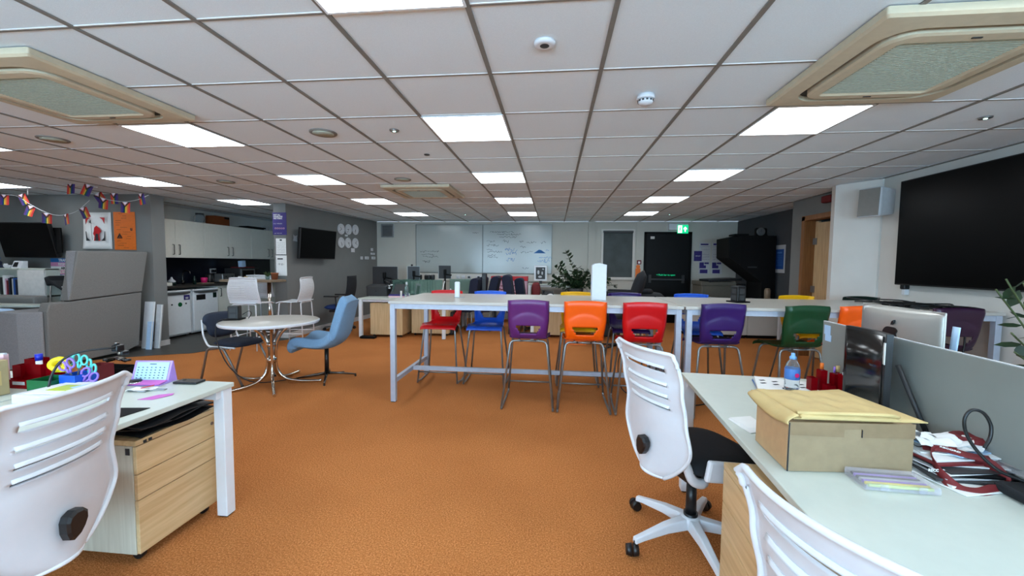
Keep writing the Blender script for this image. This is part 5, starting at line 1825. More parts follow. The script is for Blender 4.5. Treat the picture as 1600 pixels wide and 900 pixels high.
t = thing('water_bottle', 'clear water bottle with pale blue cap and label', 'bottle', (1.235, 2.22, DZ + .028))
bm = NB(); lathe(bm, [(.0001, .002), (.030, .0), (.034, .01), (.034, .05), (.0325, .055), (.034, .06), (.034, .11), (.028, .135), (.014, .155), (.0135, .165)], 24, caps=False); obj('body', bm, 'clear', t)
bm = NB(); lathe(bm, [(.0345, .055), (.0348, .06), (.0348, .108), (.034, .11)], 24, caps=False); obj('label_band', bm, 'label_blue', t)
bm = NB(); lathe(bm, [(.0001, 0), (.011, 0), (.011, .001)], 14); o = obj('pink_badge', bm, 'magenta', t, loc=(.004, -.0355, .08)); o.rotation_euler = (PI / 2, 0, 0)
bm = NB(); lathe(bm, [(.0155, .158), (.0155, .17), (.009, .176), (.009, .188), (.0001, .19)], 16); obj('cap', bm, 'cyan_cap', t)
# magazine stack
t = thing('magazine_stack', 'stack of magazines with patterned white cover under the bottle', 'magazines', (1.24, 2.27, DZ), .0)
for k, (a, m_) in enumerate(((.05, 'label_blue'), (.0, 'kraft'), (.03, 'paper_grey'), (-.02, 'paper'))):
    bm = NB(); rbox(bm, -.14, .15, -.15, .17, .006 * k, .006 * k + .0055, .001, rot=RZ(-.35 + a), piv=(0, 0, 0)); obj('magazine', bm, m_, t)
bm = NB()
for k in range(8):
    box(bm, -.12 + (k % 4) * .06, -.09 + (k % 4) * .06, .02 + (k // 4) * .06, .035 + (k // 4) * .06, .0236, .0245, rot=RZ(.6))
vs = list(bm.verts); bmesh.ops.rotate(bm, verts=vs, cent=(0, 0, 0), matrix=RZ(-.35)); obj('cover_print', bm, 'ink', t)
t = thing('desk_organiser', 'red acrylic pen organiser beside the right glass screen', 'organiser', (1.40, 2.21, DZ))
for k, (x, y, w_, h_) in enumerate(((-.055, .03, .032, .09), (-.01, .03, .03, .13), (.035, .0, .03, .12), (.04, -.055, .03, .13), (-.01, -.03, .04, .07))):
    bm = NB(); box(bm, x - w_ / 2, x + w_ / 2, y - .02, y + .02, 0, .004)
    for (a, b, c_, d_) in ((x - w_ / 2, x + w_ / 2, y - .02, y - .018), (x - w_ / 2, x + w_ / 2, y + .018, y + .02), (x - w_ / 2, x - w_ / 2 + .002, y - .018, y + .018), (x + w_ / 2 - .002, x + w_ / 2, y - .018, y + .018)):
        box(bm, a, b, c_, d_, .004, h_)
    obj('compartment', bm, 'red_acrylic', t)
for k, (x, y, h_, m_, lab) in enumerate(((-.012, .03, .135, 'orange', 'orange-topped marker in the right red organiser'), (.03, .0, .125, 'purple_light', 'purple-topped pen in the right red organiser'), (.045, -.002, .13, 'kraft', 'tan-topped marker in the right red organiser'), (.045, -.05, .14, 'black_plastic', 'black-tipped marker in the right red organiser'), (.034, -.065, .135, 'white_plastic', 'thin white pen leaning in the right red organiser'))):
    p = thing('marker_pen', lab, 'pen', (1.40 + x, 2.21 + y, DZ + .03), 0, 'pens in the right red organiser')
    r_ = .009 if k not in (1, 4) else .005
    bm = NB(); cyl(bm, (0, 0, 0), (0, 0, h_ - .03), r_ * .9, 12); obj('barrel', bm, 'dark_red' if k < 3 else 'paper', p)
    bm = NB(); cyl(bm, (0, 0, h_ - .03), (0, 0, h_ if k != 3 else h_ + .01), r_, 12, r_ * (.9 if k != 3 else .3)); obj('cap', bm, m_, p)
# monitor seen edge on
mp0, mp1 = Vector((1.385, 2.035, 0)), Vector((1.372, 1.775, 0))
t = thing('curved_monitor', 'black curved monitor with a white label before the glass screen', 'monitor', (1.37, 1.88, DZ))


def mon(u, v):
    p = mp0.lerp(mp1, u)
    n_ = Vector((.997, -.07, 0))
    return Vector((p.x, p.y, 0)) + n_ * (.035 * 4 * u * (1 - u)) * 0 + n_ * (-.02 * (2 * u - 1) ** 2) + Vector((0, 0, .80 + .328 * v))


bm = NB(); sheet(bm, mon, 20, 2, th=.022); obj('housing', bm, 'black_plastic', t, w=True)
bm = NB(); sheet(bm, lambda u, v: mon(.03 + .87 * u, .05 + .91 * v) + Vector((-.0125, 0, 0)), 20, 2, th=.002); obj('screen', bm, 'screen', t, w=True)
bm = NB(); sheet(bm, lambda u, v: mon(.915 + .065 * u, .62 + .27 * v) + Vector((-.0135, -.0, 0)), 2, 2, th=.002); obj('white_label', bm, 'paper', t, w=True)
bm = NB()
cyl(bm, (1.405, 1.80, 1.0), (1.43, 1.67, .745), .009, 10); cyl(bm, (1.40, 1.88, .98), (1.38, 1.88, 1.0), .03, 10); rbox(bm, 1.30, 1.47, 1.60, 1.98, .737, .748, .004)
obj('stand', bm, 'dark_grey', t, w=True)
# silver computer on the far desk
t = thing('desktop_computer', 'silver all-in-one computer seen from behind beyond the glass', 'computer', (1.875, 2.41, DZ))
bm = NB()


def imac(u, v):
    uu = u * 2 - 1
    return Vector((-.006 - .035 * (1 - abs(uu) ** 2.4) * math.sin(v * PI) ** .4 if 0 < v < 1 else 0, -uu * .262, .085 + .36 * v))


a_ = []
sheet(bm, imac, 24, 14, th=.004); obj('back_shell', bm, 'alu', t)
bm = NB(); rbox(bm, -.006, .004, -.264, .264, .083, .447, .006); obj('screen_panel', bm, 'alu', t)
bm = NB(); prism(bm, [(-.04, -.09, .10), (-.02, -.09, .22), (-.012, -.09, .22), (-.032, -.09, .0), (-.12, -.09, .0), (-.12, -.09, .005), (-.045, -.09, .006)], (0, .18, 0)); obj('stand', bm, 'alu', t)
# bitten fruit mark
ap = []
for k in range(40):
    a = 2 * PI * k / 40
    r_ = .050 * (1 + .06 * math.cos(2 * a) - .10 * max(0, math.sin(a)) ** 8 - .05 * max(0, -math.sin(a)) ** 8)
    x, z = r_ * math.cos(a), r_ * 1.05 * math.sin(a)
    dx, dz = x - .061, z - .008
    dd = math.hypot(dx, dz)
    if dd < .025:
        x, z = .061 + dx / dd * .025, .008 + dz / dd * .025
    ap.append((x, z))
bm = NB()
prism(bm, [(-.0465, -x, .295 + z) for x, z in ap], (.010, 0, 0))
prism(bm, [(-.0465, -x, .295 + z) for x, z in ((.0, .056), (.005, .074), (.020, .084), (.019, .068), (.008, .057))], (.010, 0, 0))
obj('fruit_logo', bm, 'black_plastic', t)
bm = NB(); box(bm, -.012, -.010, .19, .245, .405, .43); obj('asset_label', bm, 'paper', t)
t = thing('paper_sheet', 'loose white sheet hanging beside the silver computer', 'paper', (1.905, 2.165, DZ))
bm = NB(); sheet(bm, lambda u, v: Vector((.0 + .02 * v, -.035 + .04 * u, .12 + .26 * v)), 3, 3, th=.001); obj('sheet', bm, 'screen_blue', t)
t = thing('laptop_bag', 'dark object on the desk behind the silver computer', 'bag', (2.05, 2.1, DZ))
bm = NB(); rbox(bm, -.12, .12, -.12, .12, 0, .12, .02); obj('body', bm, 'black_fabric', t)
# loose paper left of box
t = thing('paper_sheet', 'loose white papers left of the cardboard box', 'paper', (.80, 1.80, DZ))
bm = NB(); prism(bm, [(-.04, .02, 0), (-.015, -.13, 0), (.07, -.10, 0), (.06, .05, 0), (.0, .04, 0)], (0, 0, .002)); obj('sheet', bm, 'paper', t)
bm = NB(); prism(bm, [(-.03, .03, .002), (.0, -.09, .002), (.08, -.08, .002), (.07, .06, .002)], (0, 0, .002)); obj('upper_sheet', bm, 'paper', t)
# tape roll
t = thing('tape_roll', 'tiny white tape roll standing by the monitor', 'tape', (1.335, 2.05, DZ + .02))
bm = NB(); lathe(bm, [(.009, -.005), (.018, -.005), (.018, .005), (.009, .005), (.009, -.005)], 20, caps=False); o = obj('ring', bm, 'white_plastic', t); o.rotation_euler = (PI / 2, 0, .3)
# pencil case
t = thing('pen_case', 'clear plastic case of yellow and purple pens', 'pen case', (1.035, 1.325, DZ), math.radians(-3))
bm = NB(); rbox(bm, -.098, .098, -.05, .05, 0, .004, .001)
for (a, b, c_, d_) in ((-.098, .098, -.05, -.047), (-.098, .098, .047, .05), (-.098, -.095, -.047, .047), (.095, .098, -.047, .047)):
    box(bm, a, b, c_, d_, .004, .02)
obj('tray', bm, 'clear_case', t)
bm = NB(); rbox(bm, -.097, .097, -.049, .049, .021, .024, .001); obj('lid', bm, 'clear_case', t)
for k in range(7):
    y = -.038 + k * .0125
    bm = NB(); cyl(bm, (-.085, y, .0115), (.085, y, .0115), .0052, 8); obj('pen', bm, ('lime', 'yellow', 'purple_light', 'paper_grey', 'dark_grey', 'purple_light', 'dark_grey')[k], t)
for s in (-.05, .05):
    bm = NB(); rbox(bm, s - .01, s + .01, -.054, -.05, .004, .022, .001); obj('clasp', bm, 'clear_case', t)

# pile of papers, folders and straps at the right edge
t = thing('document_pile', 'messy pile of papers and black folders right of the box', 'papers', (1.29, 1.46, DZ))
rs = random.Random(11)
z = 0
for k, (w_, d_, th_, m_, a, dx, dy) in enumerate(((.30, .22, .004, 'paper', .25, .03, -.04), (.30, .22, .006, 'paper', .05, .05, -.03), (.31, .23, .008, 'dark_grey', -.1, .05, -.02), (.29, .21, .003, 'paper_grey', .1, .04, -.01), (.31, .23, .007, 'black_matte', .0, .06, .0), (.30, .22, .003, 'paper', .2, .04, .01), (.28, .21, .004, 'dark_grey', .12, .05, .0), (.26, .2, .004, 'paper', -.05, .06, .02), (.25, .19, .007, 'dark_red', .15, .02, .02), (.24, .18, .006, 'paper', .18, .02, .03), (.22, .16, .004, 'paper', -.1, .03, .04), (.2, .15, .003, 'screen_blue', .35, .07, .04))):
    bm = NB(); rbox(bm, -w_ / 2, w_ / 2, -d_ / 2, d_ / 2, 0, th_, .0008, rot=RZ(a)); bmesh.ops.translate(bm, verts=list(bm.verts), vec=(dx, dy, z)); z += th_ + .0006
    obj('folder' if 'dark' in m_ or 'black' in m_ else 'sheet', bm, m_, t)
TOPZ = z
for k in range(4):
    bm = NB()
    a0, r0 = rs.random() * 3, .04 + .02 * rs.random()
    sheet(bm, lambda u, v: Vector(((u - .5) * .13 + .015 * math.sin(v * 5 + k), (v - .5) * .1, .012 + .012 * math.sin(u * 6 + k * 2) + .008 * math.cos(v * 7 + k))), 8, 8, th=.001, smooth=False)
    bmesh.ops.rotate(bm, verts=list(bm.verts), cent=(0, 0, 0), matrix=RZ(a0)); bmesh.ops.translate(bm, verts=list(bm.verts), vec=(-.02 + .05 * k, .04 + .015 * (k % 2), TOPZ))
    obj('crumpled_sheet', bm, 'paper', t)


def ribbon(bm, pts, w, th=.0012, n=6, tw=None):
    sp_ = spline(pts, n)
    L = len(sp_) - 1

    def f(u, v):
        i = min(int(v * L), L - 1); k = v * L - i
        p = sp_[i].lerp(sp_[i + 1], k); tg = (sp_[i + 1] - sp_[i]).normalized()
        ax = Vector((0, 0, 1))
        ang = tw(v) if tw else 0
        s_ = tg.cross(ax)
        s_ = s_.normalized() if s_.length > 1e-4 else Vector((1, 0, 0))
        nn = tg.cross(s_)
        d_ = s_ * math.cos(ang) + nn * math.sin(ang)
        return p + d_ * (u - .5) * w
    sheet(bm, f, 2, L, th=th)


t = thing('lanyard', 'dark red printed lanyard draped over the papers', 'lanyard', (1.25, 1.37, DZ))
bm = NB(); ribbon(bm, [(.07, .08, .062), (.0, .07, .066), (-.04, .03, .055), (-.055, -.02, .03), (-.04, -.06, .006), (.0, -.075, .004), (.05, -.06, .008), (.09, -.05, .006), (.12, -.03, .02), (.11, .01, .055), (.08, .04, .062)], .030, tw=lambda v: 1.25 + .45 * math.sin(v * 9)); obj('strap', bm, 'dark_red', t)
bm = NB(); ribbon(bm, [(-.02, .09, .068), (.03, .06, .074), (.07, .03, .07), (.12, .02, .066)], .026, tw=lambda v: .5); obj('second_strap', bm, 'dark_red', t)
text_obj('print', 'RECORD', .012, 'paper', t, (.035, .057, .0765), (.25, .1, -.7), bold=.0004)
text_obj('print', 'RECORD', .012, 'paper', t, (-.06, -.012, .036), (PI / 2, 0, 0), bold=.0004)
bm = NB(); tube(bm, [Vector((-.02 + .016 * math.cos(k / 14 * 2 * PI), .105 + .004 * math.sin(k), .078 + .016 * math.sin(k / 14 * 2 * PI))) for k in range(14)], .0015, 6, closed=True); obj('split_ring', bm, 'chrome_dark', t)
t = thing('rolled_strap', 'rolled dark red strap on top of the papers', 'strap', (1.40, 1.50, DZ + TOPZ + .002))
bm = NB(); lathe(bm, [(.014, 0), (.042, 0), (.046, .024), (.036, .032), (.014, .026), (.014, 0)], 9, caps=False); obj('roll', bm, 'dark_red', t)
t = thing('compact_disc', 'clear disc sleeve with a disc at the right edge', 'disc', (1.46, 1.38, DZ + .05), .3)
bm = NB(); rbox(bm, -.09, .09, -.07, .07, 0, .004, .001, rot=RX(.06)); obj('sleeve', bm, 'clear_case', t)
bm = NB(); lathe(bm, [(.012, .005), (.058, .005), (.058, .0062), (.012, .0062), (.012, .005)], 30, caps=False); obj('disc', bm, 'steel', t)
t = thing('black_cable_loop', 'thick black cable looping up over the papers', 'cable', (1.33, 1.38, DZ))
bm = NB(); tube(bm, spline([at_y(1640, 770, 1.26), at_y(1600, 752, 1.29), at_y(1560, 735, 1.31), at_y(1528, 706, 1.33), at_y(1510, 678, 1.34), at_y(1507, 655, 1.34), at_y(1518, 641, 1.34), at_y(1536, 645, 1.335), at_y(1548, 664, 1.33), at_y(1547, 684, 1.325), at_y(1538, 700, 1.32)], 6), .0046, 8); obj('cord', bm, 'black_plastic', t, w=True)
t = thing('black_pouch', 'black fabric pouch at the right edge of the desk', 'pouch', (1.42, 1.275, DZ))
bm = NB(); rbox(bm, -.10, .16, -.08, .06, 0, .03, .012, seg=3); obj('body', bm, 'black_fabric', t)

# plant at the right edge
t = thing('potted_plant', 'dark leafy plant at the right edge by the big screen', 'plant', (3.0, 2.75, 0))
bm = NB(); lathe(bm, [(.12, 0), (.15, .5), (.135, .5), (.11, .08)], 20); obj('pot', bm, 'black_plastic', t)


def leafy_stem(bm, p0, p1, n, size, bend=.1):
    p0, p1 = Vector(p0), Vector(p1)
    mid = (p0 + p1) / 2 + Vector((bend, 0, bend))
    sp_ = spline([p0, mid, p1], 6)
    tube(bm, sp_, .005, 6, mi=1)
    for k in range(n):
        f = (k + 1) / n
        i = min(int(f * (len(sp_) - 1)), len(sp_) - 2)
        p = sp_[i]; tg = (sp_[i + 1] - sp_[i]).normalized()
        side = tg.cross(Vector((random.random() - .5, random.random() - .5, .4))).normalized() * (1 if k % 2 else -1)
        d_ = (tg * .5 + side).normalized() * size * random.uniform(.8, 1.15)
        s_ = d_.cross(Vector((random.random() - .5, random.random() - .5, 1))).normalized() * size * .3
        vs = [bm.verts.new(q) for q in (p, p + d_ * .3 + s_ * .8, p + d_ * .65 + s_ * .8, p + d_, p + d_ * .65 - s_ * .8, p + d_ * .3 - s_ * .8)]
        bm.faces.new(vs)


bm = NB()
for (a, b) in (((0, 0, .48), at_y(1556, 452, 2.75)), ((0, 0, .48), at_y(1572, 436, 2.7)), ((0, 0, .48), at_y(1598, 440, 2.8)), ((0, 0, .48), at_y(1580, 520, 2.6)), ((0, 0, .48), at_y(1585, 550, 2.6)), ((0, 0, .48), (.3, .1, 1.3)), ((0, 0, .48), (.25, -.2, 1.1))):
    bb = b - Vector((3.0, 2.75, 0)) if isinstance(b, Vector) else Vector(b)
    leafy_stem(bm, a, bb, 9, .11, bend=.06)
obj('foliage', bm, ['leaf', 'stem'], t)

# ------------------------------------------------------------------ left desk items
t = thing('desk_calendar', 'pink and white desk calendar on the left desk', 'calendar', (-2.17, 1.96, DZ), .12)
bm = NB(); prism(bm, [(-.1, -.05, 0), (-.1, -.045, .004), (-.1, .01, .012), (-.1, .045, .112), (-.1, .05, .112), (-.1, .07, .0)], (.2, 0, 0)); obj('stand', bm, 'lilac', t)
bm = NB(); box(bm, -.085, .088, -.002, .0, .0, .098, rot=RX(-.33), piv=(0, 0, 0)); bmesh.ops.translate(bm, verts=list(bm.verts), vec=(0, .009, .012)); pg = obj('month_page', bm, 'screen_blue', t)
bm = NB(); box(bm, -.10, .10, -.052, .006, .0105, .0125, rot=RX(.15)); obj('front_lip', bm, 'pink', t)
bm = NB()
for r_ in range(5):
    for c_ in range(7):
        box(bm, -.075 + c_ * .023, -.068 + c_ * .023, -.0035, -.002, .012 + r_ * .014, .016 + r_ * .014)
box(bm, -.015, .02, -.0035, -.002, .086, .090)
bmesh.ops.rotate(bm, verts=list(bm.verts), cent=(0, 0, 0), matrix=RX(-.33)); bmesh.ops.translate(bm, verts=list(bm.verts), vec=(0, .009, .012)); obj('dates', bm, 'ink', pg)
t = thing('black_wallet', 'flat black wallet near the far edge of the left desk', 'wallet', (-1.965, 2.0, DZ), .05)
bm = NB(); rbox(bm, -.065, .065, -.035, .035, 0, .012, .004); obj('body', bm, 'black_plastic', t)
bm = NB(); box(bm, -.035, -.02, -.01, .01, .012, .015); obj('clasp', bm, 'chrome', t)
t = thing('sticky_note', 'bright pink sticky note on the left desk', 'note', tuple(at_z(244, 620, DZ)), .2)
bm = NB(); prism(bm, [(-.055, -.04, 0), (.015, -.045, 0), (.06, .02, .001), (.055, .04, .003), (-.01, .03, 0)], (0, 0, .001)); obj('sheet', bm, 'pink', t)
t = thing('key_bunch', 'small keys and crumpled wrapper by the calendar', 'keys', tuple(at_z(222, 610, DZ)), .2)
bm = NB(); sheet(bm, lambda u, v: Vector(((u - .5) * .12, (v - .5) * .05, .006 + .006 * math.sin(u * 9) * math.cos(v * 6))), 8, 4, th=.0015, smooth=False); obj('wrapper', bm, 'paper', t)
bm = NB(); prism(bm, [(.0, -.01, .012), (.05, .01, .02), (.045, .022, .02), (.0, .005, .012)], (0, 0, .003)); obj('red_tag', bm, 'red', t)
bm = NB(); rbox(bm, .05, .11, -.01, .015, 0, .004, .001); cyl(bm, (-.05, -.02, .003), (.04, -.03, .003), .004, 6); obj('key', bm, 'steel', t)
t = thing('black_mat', 'thin black sheet at the front edge of the left desk', 'mat', (-1.86, 1.54, DZ))
bm = NB(); prism(bm, [(-.12, .06, 0), (.065, .085, 0), (.04, -.12, 0), (-.14, -.15, 0)], (0, 0, .002)); obj('sheet', bm, 'black_matte', t)
t = thing('headset_puck', 'small round black gadget by the calendar', 'gadget', tuple(at_z(211, 600, DZ)))
bm = NB(); lathe(bm, [(.03, 0), (.034, .012), (.028, .022), (.0001, .024)], 20); obj('body', bm, 'black_plastic', t)
bm = NB(); lathe(bm, [(.033, .006), (.0355, .01), (.033, .014)], 20, caps=False); obj('ring', bm, 'chrome', t)
t = thing('letter_tray', 'white tray with a yellow-green magazine on the left desk', 'tray', (-2.30, 1.70, DZ), -.05)
bm = NB(); rbox(bm, -.15, .15, -.12, .12, 0, .045, .006); obj('tray', bm, 'white_plastic', t)
bm = NB(); rbox(bm, -.11, .12, -.09, .09, .046, .05, .001, rot=RZ(.12)); mg = obj('magazine', bm, 'paper', t)
bm = NB(); rbox(bm, -.06, .05, -.05, .04, .0505, .052, .0005, rot=RZ(.12)); obj('cover_picture', bm, 'lime', mg)
bm = NB(); rbox(bm, .02, .14, -.02, .09, .0525, .0535, .0005, rot=RZ(-.2)); obj('blue_sheet', bm, 'screen_blue', t)
t = thing('storage_box', 'open green storage box beside the blue one', 'box', (-2.52, 1.80, DZ))


def open_box(bm, x0, x1, y0, y1, h, th=.003):
    box(bm, x0, x1, y0, y1, 0, th)
    for (a, b, c_, d_) in ((x0, x1, y0, y0 + th), (x0, x1, y1 - th, y1), (x0, x0 + th, y0 + th, y1 - th), (x1 - th, x1, y0 + th, y1 - th)):
        box(bm, a, b, c_, d_, th, h)


bm = NB(); open_box(bm, -.075, .06, -.06, .05, .062); obj('body', bm, 'green_box', t)
t = thing('storage_box', 'blue storage box holding the scissors', 'box', (-2.385, 1.82, DZ))
bm = NB(); open_box(bm, -.068, .022, -.05, .05, .085); obj('body', bm, 'blue_box', t)
t = thing('storage_box', 'dark red box behind the blue one with pens', 'box', (-2.43, 1.94, DZ))
bm = NB(); open_box(bm, -.05, .035, -.04, .04, .10); obj('body', bm, 'dark_red', t)
t = thing('gadget_box', 'black open box with a small drone-like gadget', 'box', (-2.47, 2.055, DZ))
bm = NB(); open_box(bm, -.09, .10, -.045, .045, .06); obj('body', bm, 'black_matte', t)
bm = NB(); tube(bm, [(-.06, 0, .09), (.0, .01, .105), (.06, 0, .095)], [.012, .01, .012], 8); tube(bm, [(-.05, .02, .10), (.05, -.02, .10)], .005, 6); obj('gadget', bm, 'chrome_dark', t)
bm = NB()
for p in ((-.06, 0, .088), (.07, 0, .09)):
    lathe(bm, [(.0001, 0), (.018, .002), (.018, .012), (.0001, .014)], 12, p)
obj('rotor_hub', bm, 'black_plastic', t)


def scissors(label, p, tilt, col, yaw=0.0, inner='white_plastic'):
    t = thing('scissors', label, 'scissors', p, yaw, 'scissors standing in the storage boxes')
    t.scale = (.86, .86, .92)
    for s in (-1, 1):
        ring = [Vector((s * .024 + .019 * math.cos(a), 0, .135 + .026 * math.sin(a))) for a in [k * 2 * PI / 18 for k in range(18)]]
        bm = NB(); tube(bm, ring, .0055, 8, closed=True); tube(bm, [(s * .012, 0, .112), (s * .004, 0, .085)], .006, 8); o = obj('handle', bm, col, t); o.rotation_euler = (0, tilt, 0)
        bm = NB(); prism(bm, [(s * .006, -.001, .09), (-s * .006, -.001, .088), (-s * .002, -.001, .0), (s * .002, -.001, .0)], (0, .002, 0)); o = obj('blade', bm, 'steel', t); o.rotation_euler = (0, tilt, 0)


scissors('teal scissors standing upright, larger handles', (-2.42, 1.82, DZ + .035), .22, 'teal', .1)
scissors('second teal scissors leaning to the right', (-2.40, 1.84, DZ + .015), .55, 'teal', -.2)
scissors('purple scissors leaning left in the blue box', (-2.41, 1.81, DZ + .015), -.35, 'purple_light', .2)
scissors('purple scissors hanging over the front of the blue box', (-2.40, 1.795, DZ - .02), .62, 'purple_light', .3)
scissors('small teal scissors behind the yellow tape', (-2.52, 1.86, DZ + .01), -.1, 'teal', .4)
t = thing('tape_dispenser', 'yellow tape holder standing in the box beside the scissors', 'tape', (-2.51, 1.815, DZ + .09), .2)
bm = NB(); lathe(bm, [(.018, -.018), (.036, -.018), (.038, .018), (.018, .018), (.018, -.018)], 22, caps=False); o = obj('roll', bm, 'yellow', t, loc=(0, 0, .035)); o.rotation_euler = (.9, .2, .2)
bm = NB(); rbox(bm, -.02, .045, -.02, .02, 0, .03, .006); obj('body', bm, 'yellow', t)
t = thing('desk_organiser', 'red acrylic organiser on the desk at the far left', 'organiser', (-2.70, 1.87, DZ))
for k, (x, y, w_, h_) in enumerate(((-.10, .0, .05, .105), (-.045, .02, .07, .135), (.02, .0, .05, .115), (.065, .02, .04, .09), (-.02, -.05, .16, .045))):
    bm = NB(); open_box(bm, x - w_ / 2, x + w_ / 2, y - .03, y + .03, h_, .003); obj('compartment', bm, 'red_acrylic', t)
bm = NB(); box(bm, -.05, .02, -.082, -.080, .02, .036); obj('label_strip', bm, 'paper_grey', t)
t = thing('glue_stick', 'glue stick with blue cap in the far left red organiser', 'glue stick', (-2.69, 1.86, DZ + .06))
bm = NB(); cyl(bm, (0, 0, 0), (0, 0, .075), .013, 14); obj('barrel', bm, 'paper', t)
bm = NB(); cyl(bm, (0, 0, .072), (0, 0, .105), .015, 14); obj('cap', bm, 'blue_cap', t)
t = thing('makeup_pouch', 'pale pink pouch standing at the left edge', 'pouch', (-2.84, 1.79, DZ))
bm = NB(); sheet(bm, lambda u, v: Vector((-.12 + .18 * u, .012 * math.sin(u * 3) * (1 - v), .0 + .165 * v + .012 * u)), 8, 8, th=.02); obj('body', bm, 'pink_pale', t)
bm = NB(); tube(bm, [(-.12, 0, .165), (.06, 0, .178)], .006, 6); obj('zip_edge', bm, 'paper_grey', t)
t = thing('cardboard_file', 'tan cardboard file box at the left edge', 'box', (-2.70, 1.66, DZ))
bm = NB(); rbox(bm, -.16, .04, -.06, .06, 0, .17, .003); obj('body', bm, 'beige', t)
bm = NB(); box(bm, .0405, .042, -.04, .03, .05, .12); obj('side_label', bm, 'kraft', t)
t = thing('gooseneck_arm', 'black gooseneck arm with camera clip arching over the left desk', 'camera arm', (-2.44, 1.72, DZ))
pts = [(76, 605, 1.70), (80, 588, 1.71), (92, 568, 1.73), (110, 555, 1.76), (135, 548, 1.8), (160, 545, 1.84), (180, 543, 1.88)]
bm = NB(); tube(bm, spline([at_y(a, b, c_) for a, b, c_ in pts], 6), .0052, 8); obj('neck', bm, 'black_plastic', t, w=True)
bm = NB(); lathe(bm, [(.045, 0), (.045, .012), (.01, .02), (.008, .05)], 18, tuple(at_z(76, 612, DZ))); obj('base', bm, 'black_plastic', t, w=True)
p = at_y(185, 545, 1.9)
bm = NB(); rbox(bm, p.x - .022, p.x + .016, p.y - .02, p.y + .02, p.z - .012, p.z + .022, .006); rbox(bm, p.x + .01, p.x + .045, p.y - .02, p.y + .02, p.z - .03, p.z - .008, .006); cyl(bm, (p.x - .01, p.y, p.z + .02), (p.x - .01, p.y, p.z + .03), .012, 10); obj('clip', bm, 'black_plastic', t, w=True)
bm = NB(); cyl(bm, (p.x + .03, p.y - .024, p.z - .018), (p.x + .03, p.y - .02, p.z - .018), .006, 10); obj('screw', bm, 'chrome', t, w=True)
bm = NB(); cyl(bm, (p.x - .008, p.y, p.z + .03), (p.x - .008, p.y, p.z + .033), .008, 10); obj('screw', bm, 'chrome', t, w=True)
t = thing('folder_bundle', 'crumpled black folders squeezed on top of the left pedestal', 'folders', (-2.12, 1.83, .587), PI / 2)
for k in range(6):
    bm = NB()
    sheet(bm, lambda u, v: Vector((-.2 + .4 * u, -.27 + .5 * v, .006 + .016 * k + .007 * math.sin(u * 8 + k) + .012 * math.sin(v * 5 + k * 1.7) * (1 - v))), 12, 10, th=.003)
    obj('folder', bm, 'black_matte' if k % 2 == 0 else 'dark_grey', t)

# ------------------------------------------------------------------ far desks
desk('white desk with bare end leg, far left by the grey wall', (-3.60, 7.20, 0), 0, 0, 1.66, 0, 1.6, ((.04, .035), (1.62, .035), (.04, 1.56), (1.62, 1.56)))
for k, (x0, x1, y, lab) in enumerate(((-3.40, -2.78, 7.28, 'maple pedestal under the far left desk, nearer the grey wall'), (-2.70, -1.98, 7.55, 'maple pedestal under the far left desk, nearer the red stool'), (-.42, .42, 7.75, 'maple pedestal seen through the purple stool'), (1.2, 1.7, 7.9, 'maple pedestal seen behind the red stool'))):
    pedestal(lab, ((x0 + x1) / 2, y + .25, 0), PI, w=(x1 - x0), d=.5, h=.64, m='maple', side='maple')
desk('white desk carrying the big plant and papers', (-.42, 7.4, 0), 0, 0, 1.9, 0, 1.6, ((.04, .035), (1.86, .035), (.04, 1.56)))
desk('long pale desk below the dark cabinet at the far right', (2.35, 8.0, 0), 0, 0, 1.9, 0, .8, ((.04, .035), (1.86, .035)))


def glass_screen(label, x, y, w_, rz=0.0):
    t = thing('desk_screen', label, 'desk divider', (x, y, .735), rz, 'green glass desk screens on the far left desks')
    bm = NB(); rbox(bm, 0, w_, -.004, .004, .02, .33, .003); obj('glass', bm, 'glass_green', t)
    for q in (.12, w_ - .12):
        bm = NB(); box(bm, q - .02, q + .02, -.02, .02, 0, .05); obj('clamp', bm, 'white_metal', t)


glass_screen('green glass desk screen left of the others, front edge to the camera', -3.05, 7.5, .55, 1.25)
glass_screen('green glass desk screen in the middle of the far left desks', -2.98, 7.85, .8)
glass_screen('green glass desk screen at the right end of the far left desks', -2.15, 8.3, .55, .3)


def far_monitor(label, x, y, zc, w_, h_, rz, lit=False):
    t = thing('computer_monitor', label, 'monitor', (x, y, .735), rz, 'black monitors on the far left desks')
    bm = NB(); rbox(bm, -w_ / 2, w_ / 2, -.012, .02, zc - h_ / 2 - .735, zc + h_ / 2 - .735, .006); obj('housing', bm, 'black_plastic', t)
    bm = NB(); box(bm, -w_ / 2 - .006, w_ / 2 + .006, .02, .026, zc - h_ / 2 - .74, zc + h_ / 2 - .73); obj('bezel', bm, 'steel', t)
    bm = NB(); rbox(bm, -.03, .03, -.06, -.012, zc - .735 - .06, zc - .735 + .06, .01); cyl(bm, (0, -.04, 0), (0, -.04, zc - .75), .018, 10); cyl(bm, (0, -.04, zc - .78), (.14, -.05, zc - .80), .015, 8); obj('stand', bm, 'black_matte', t)
    bm = NB(); rbox(bm, -.12, .12, -.14, .06, 0, .012, .004); obj('base', bm, 'black_matte', t)


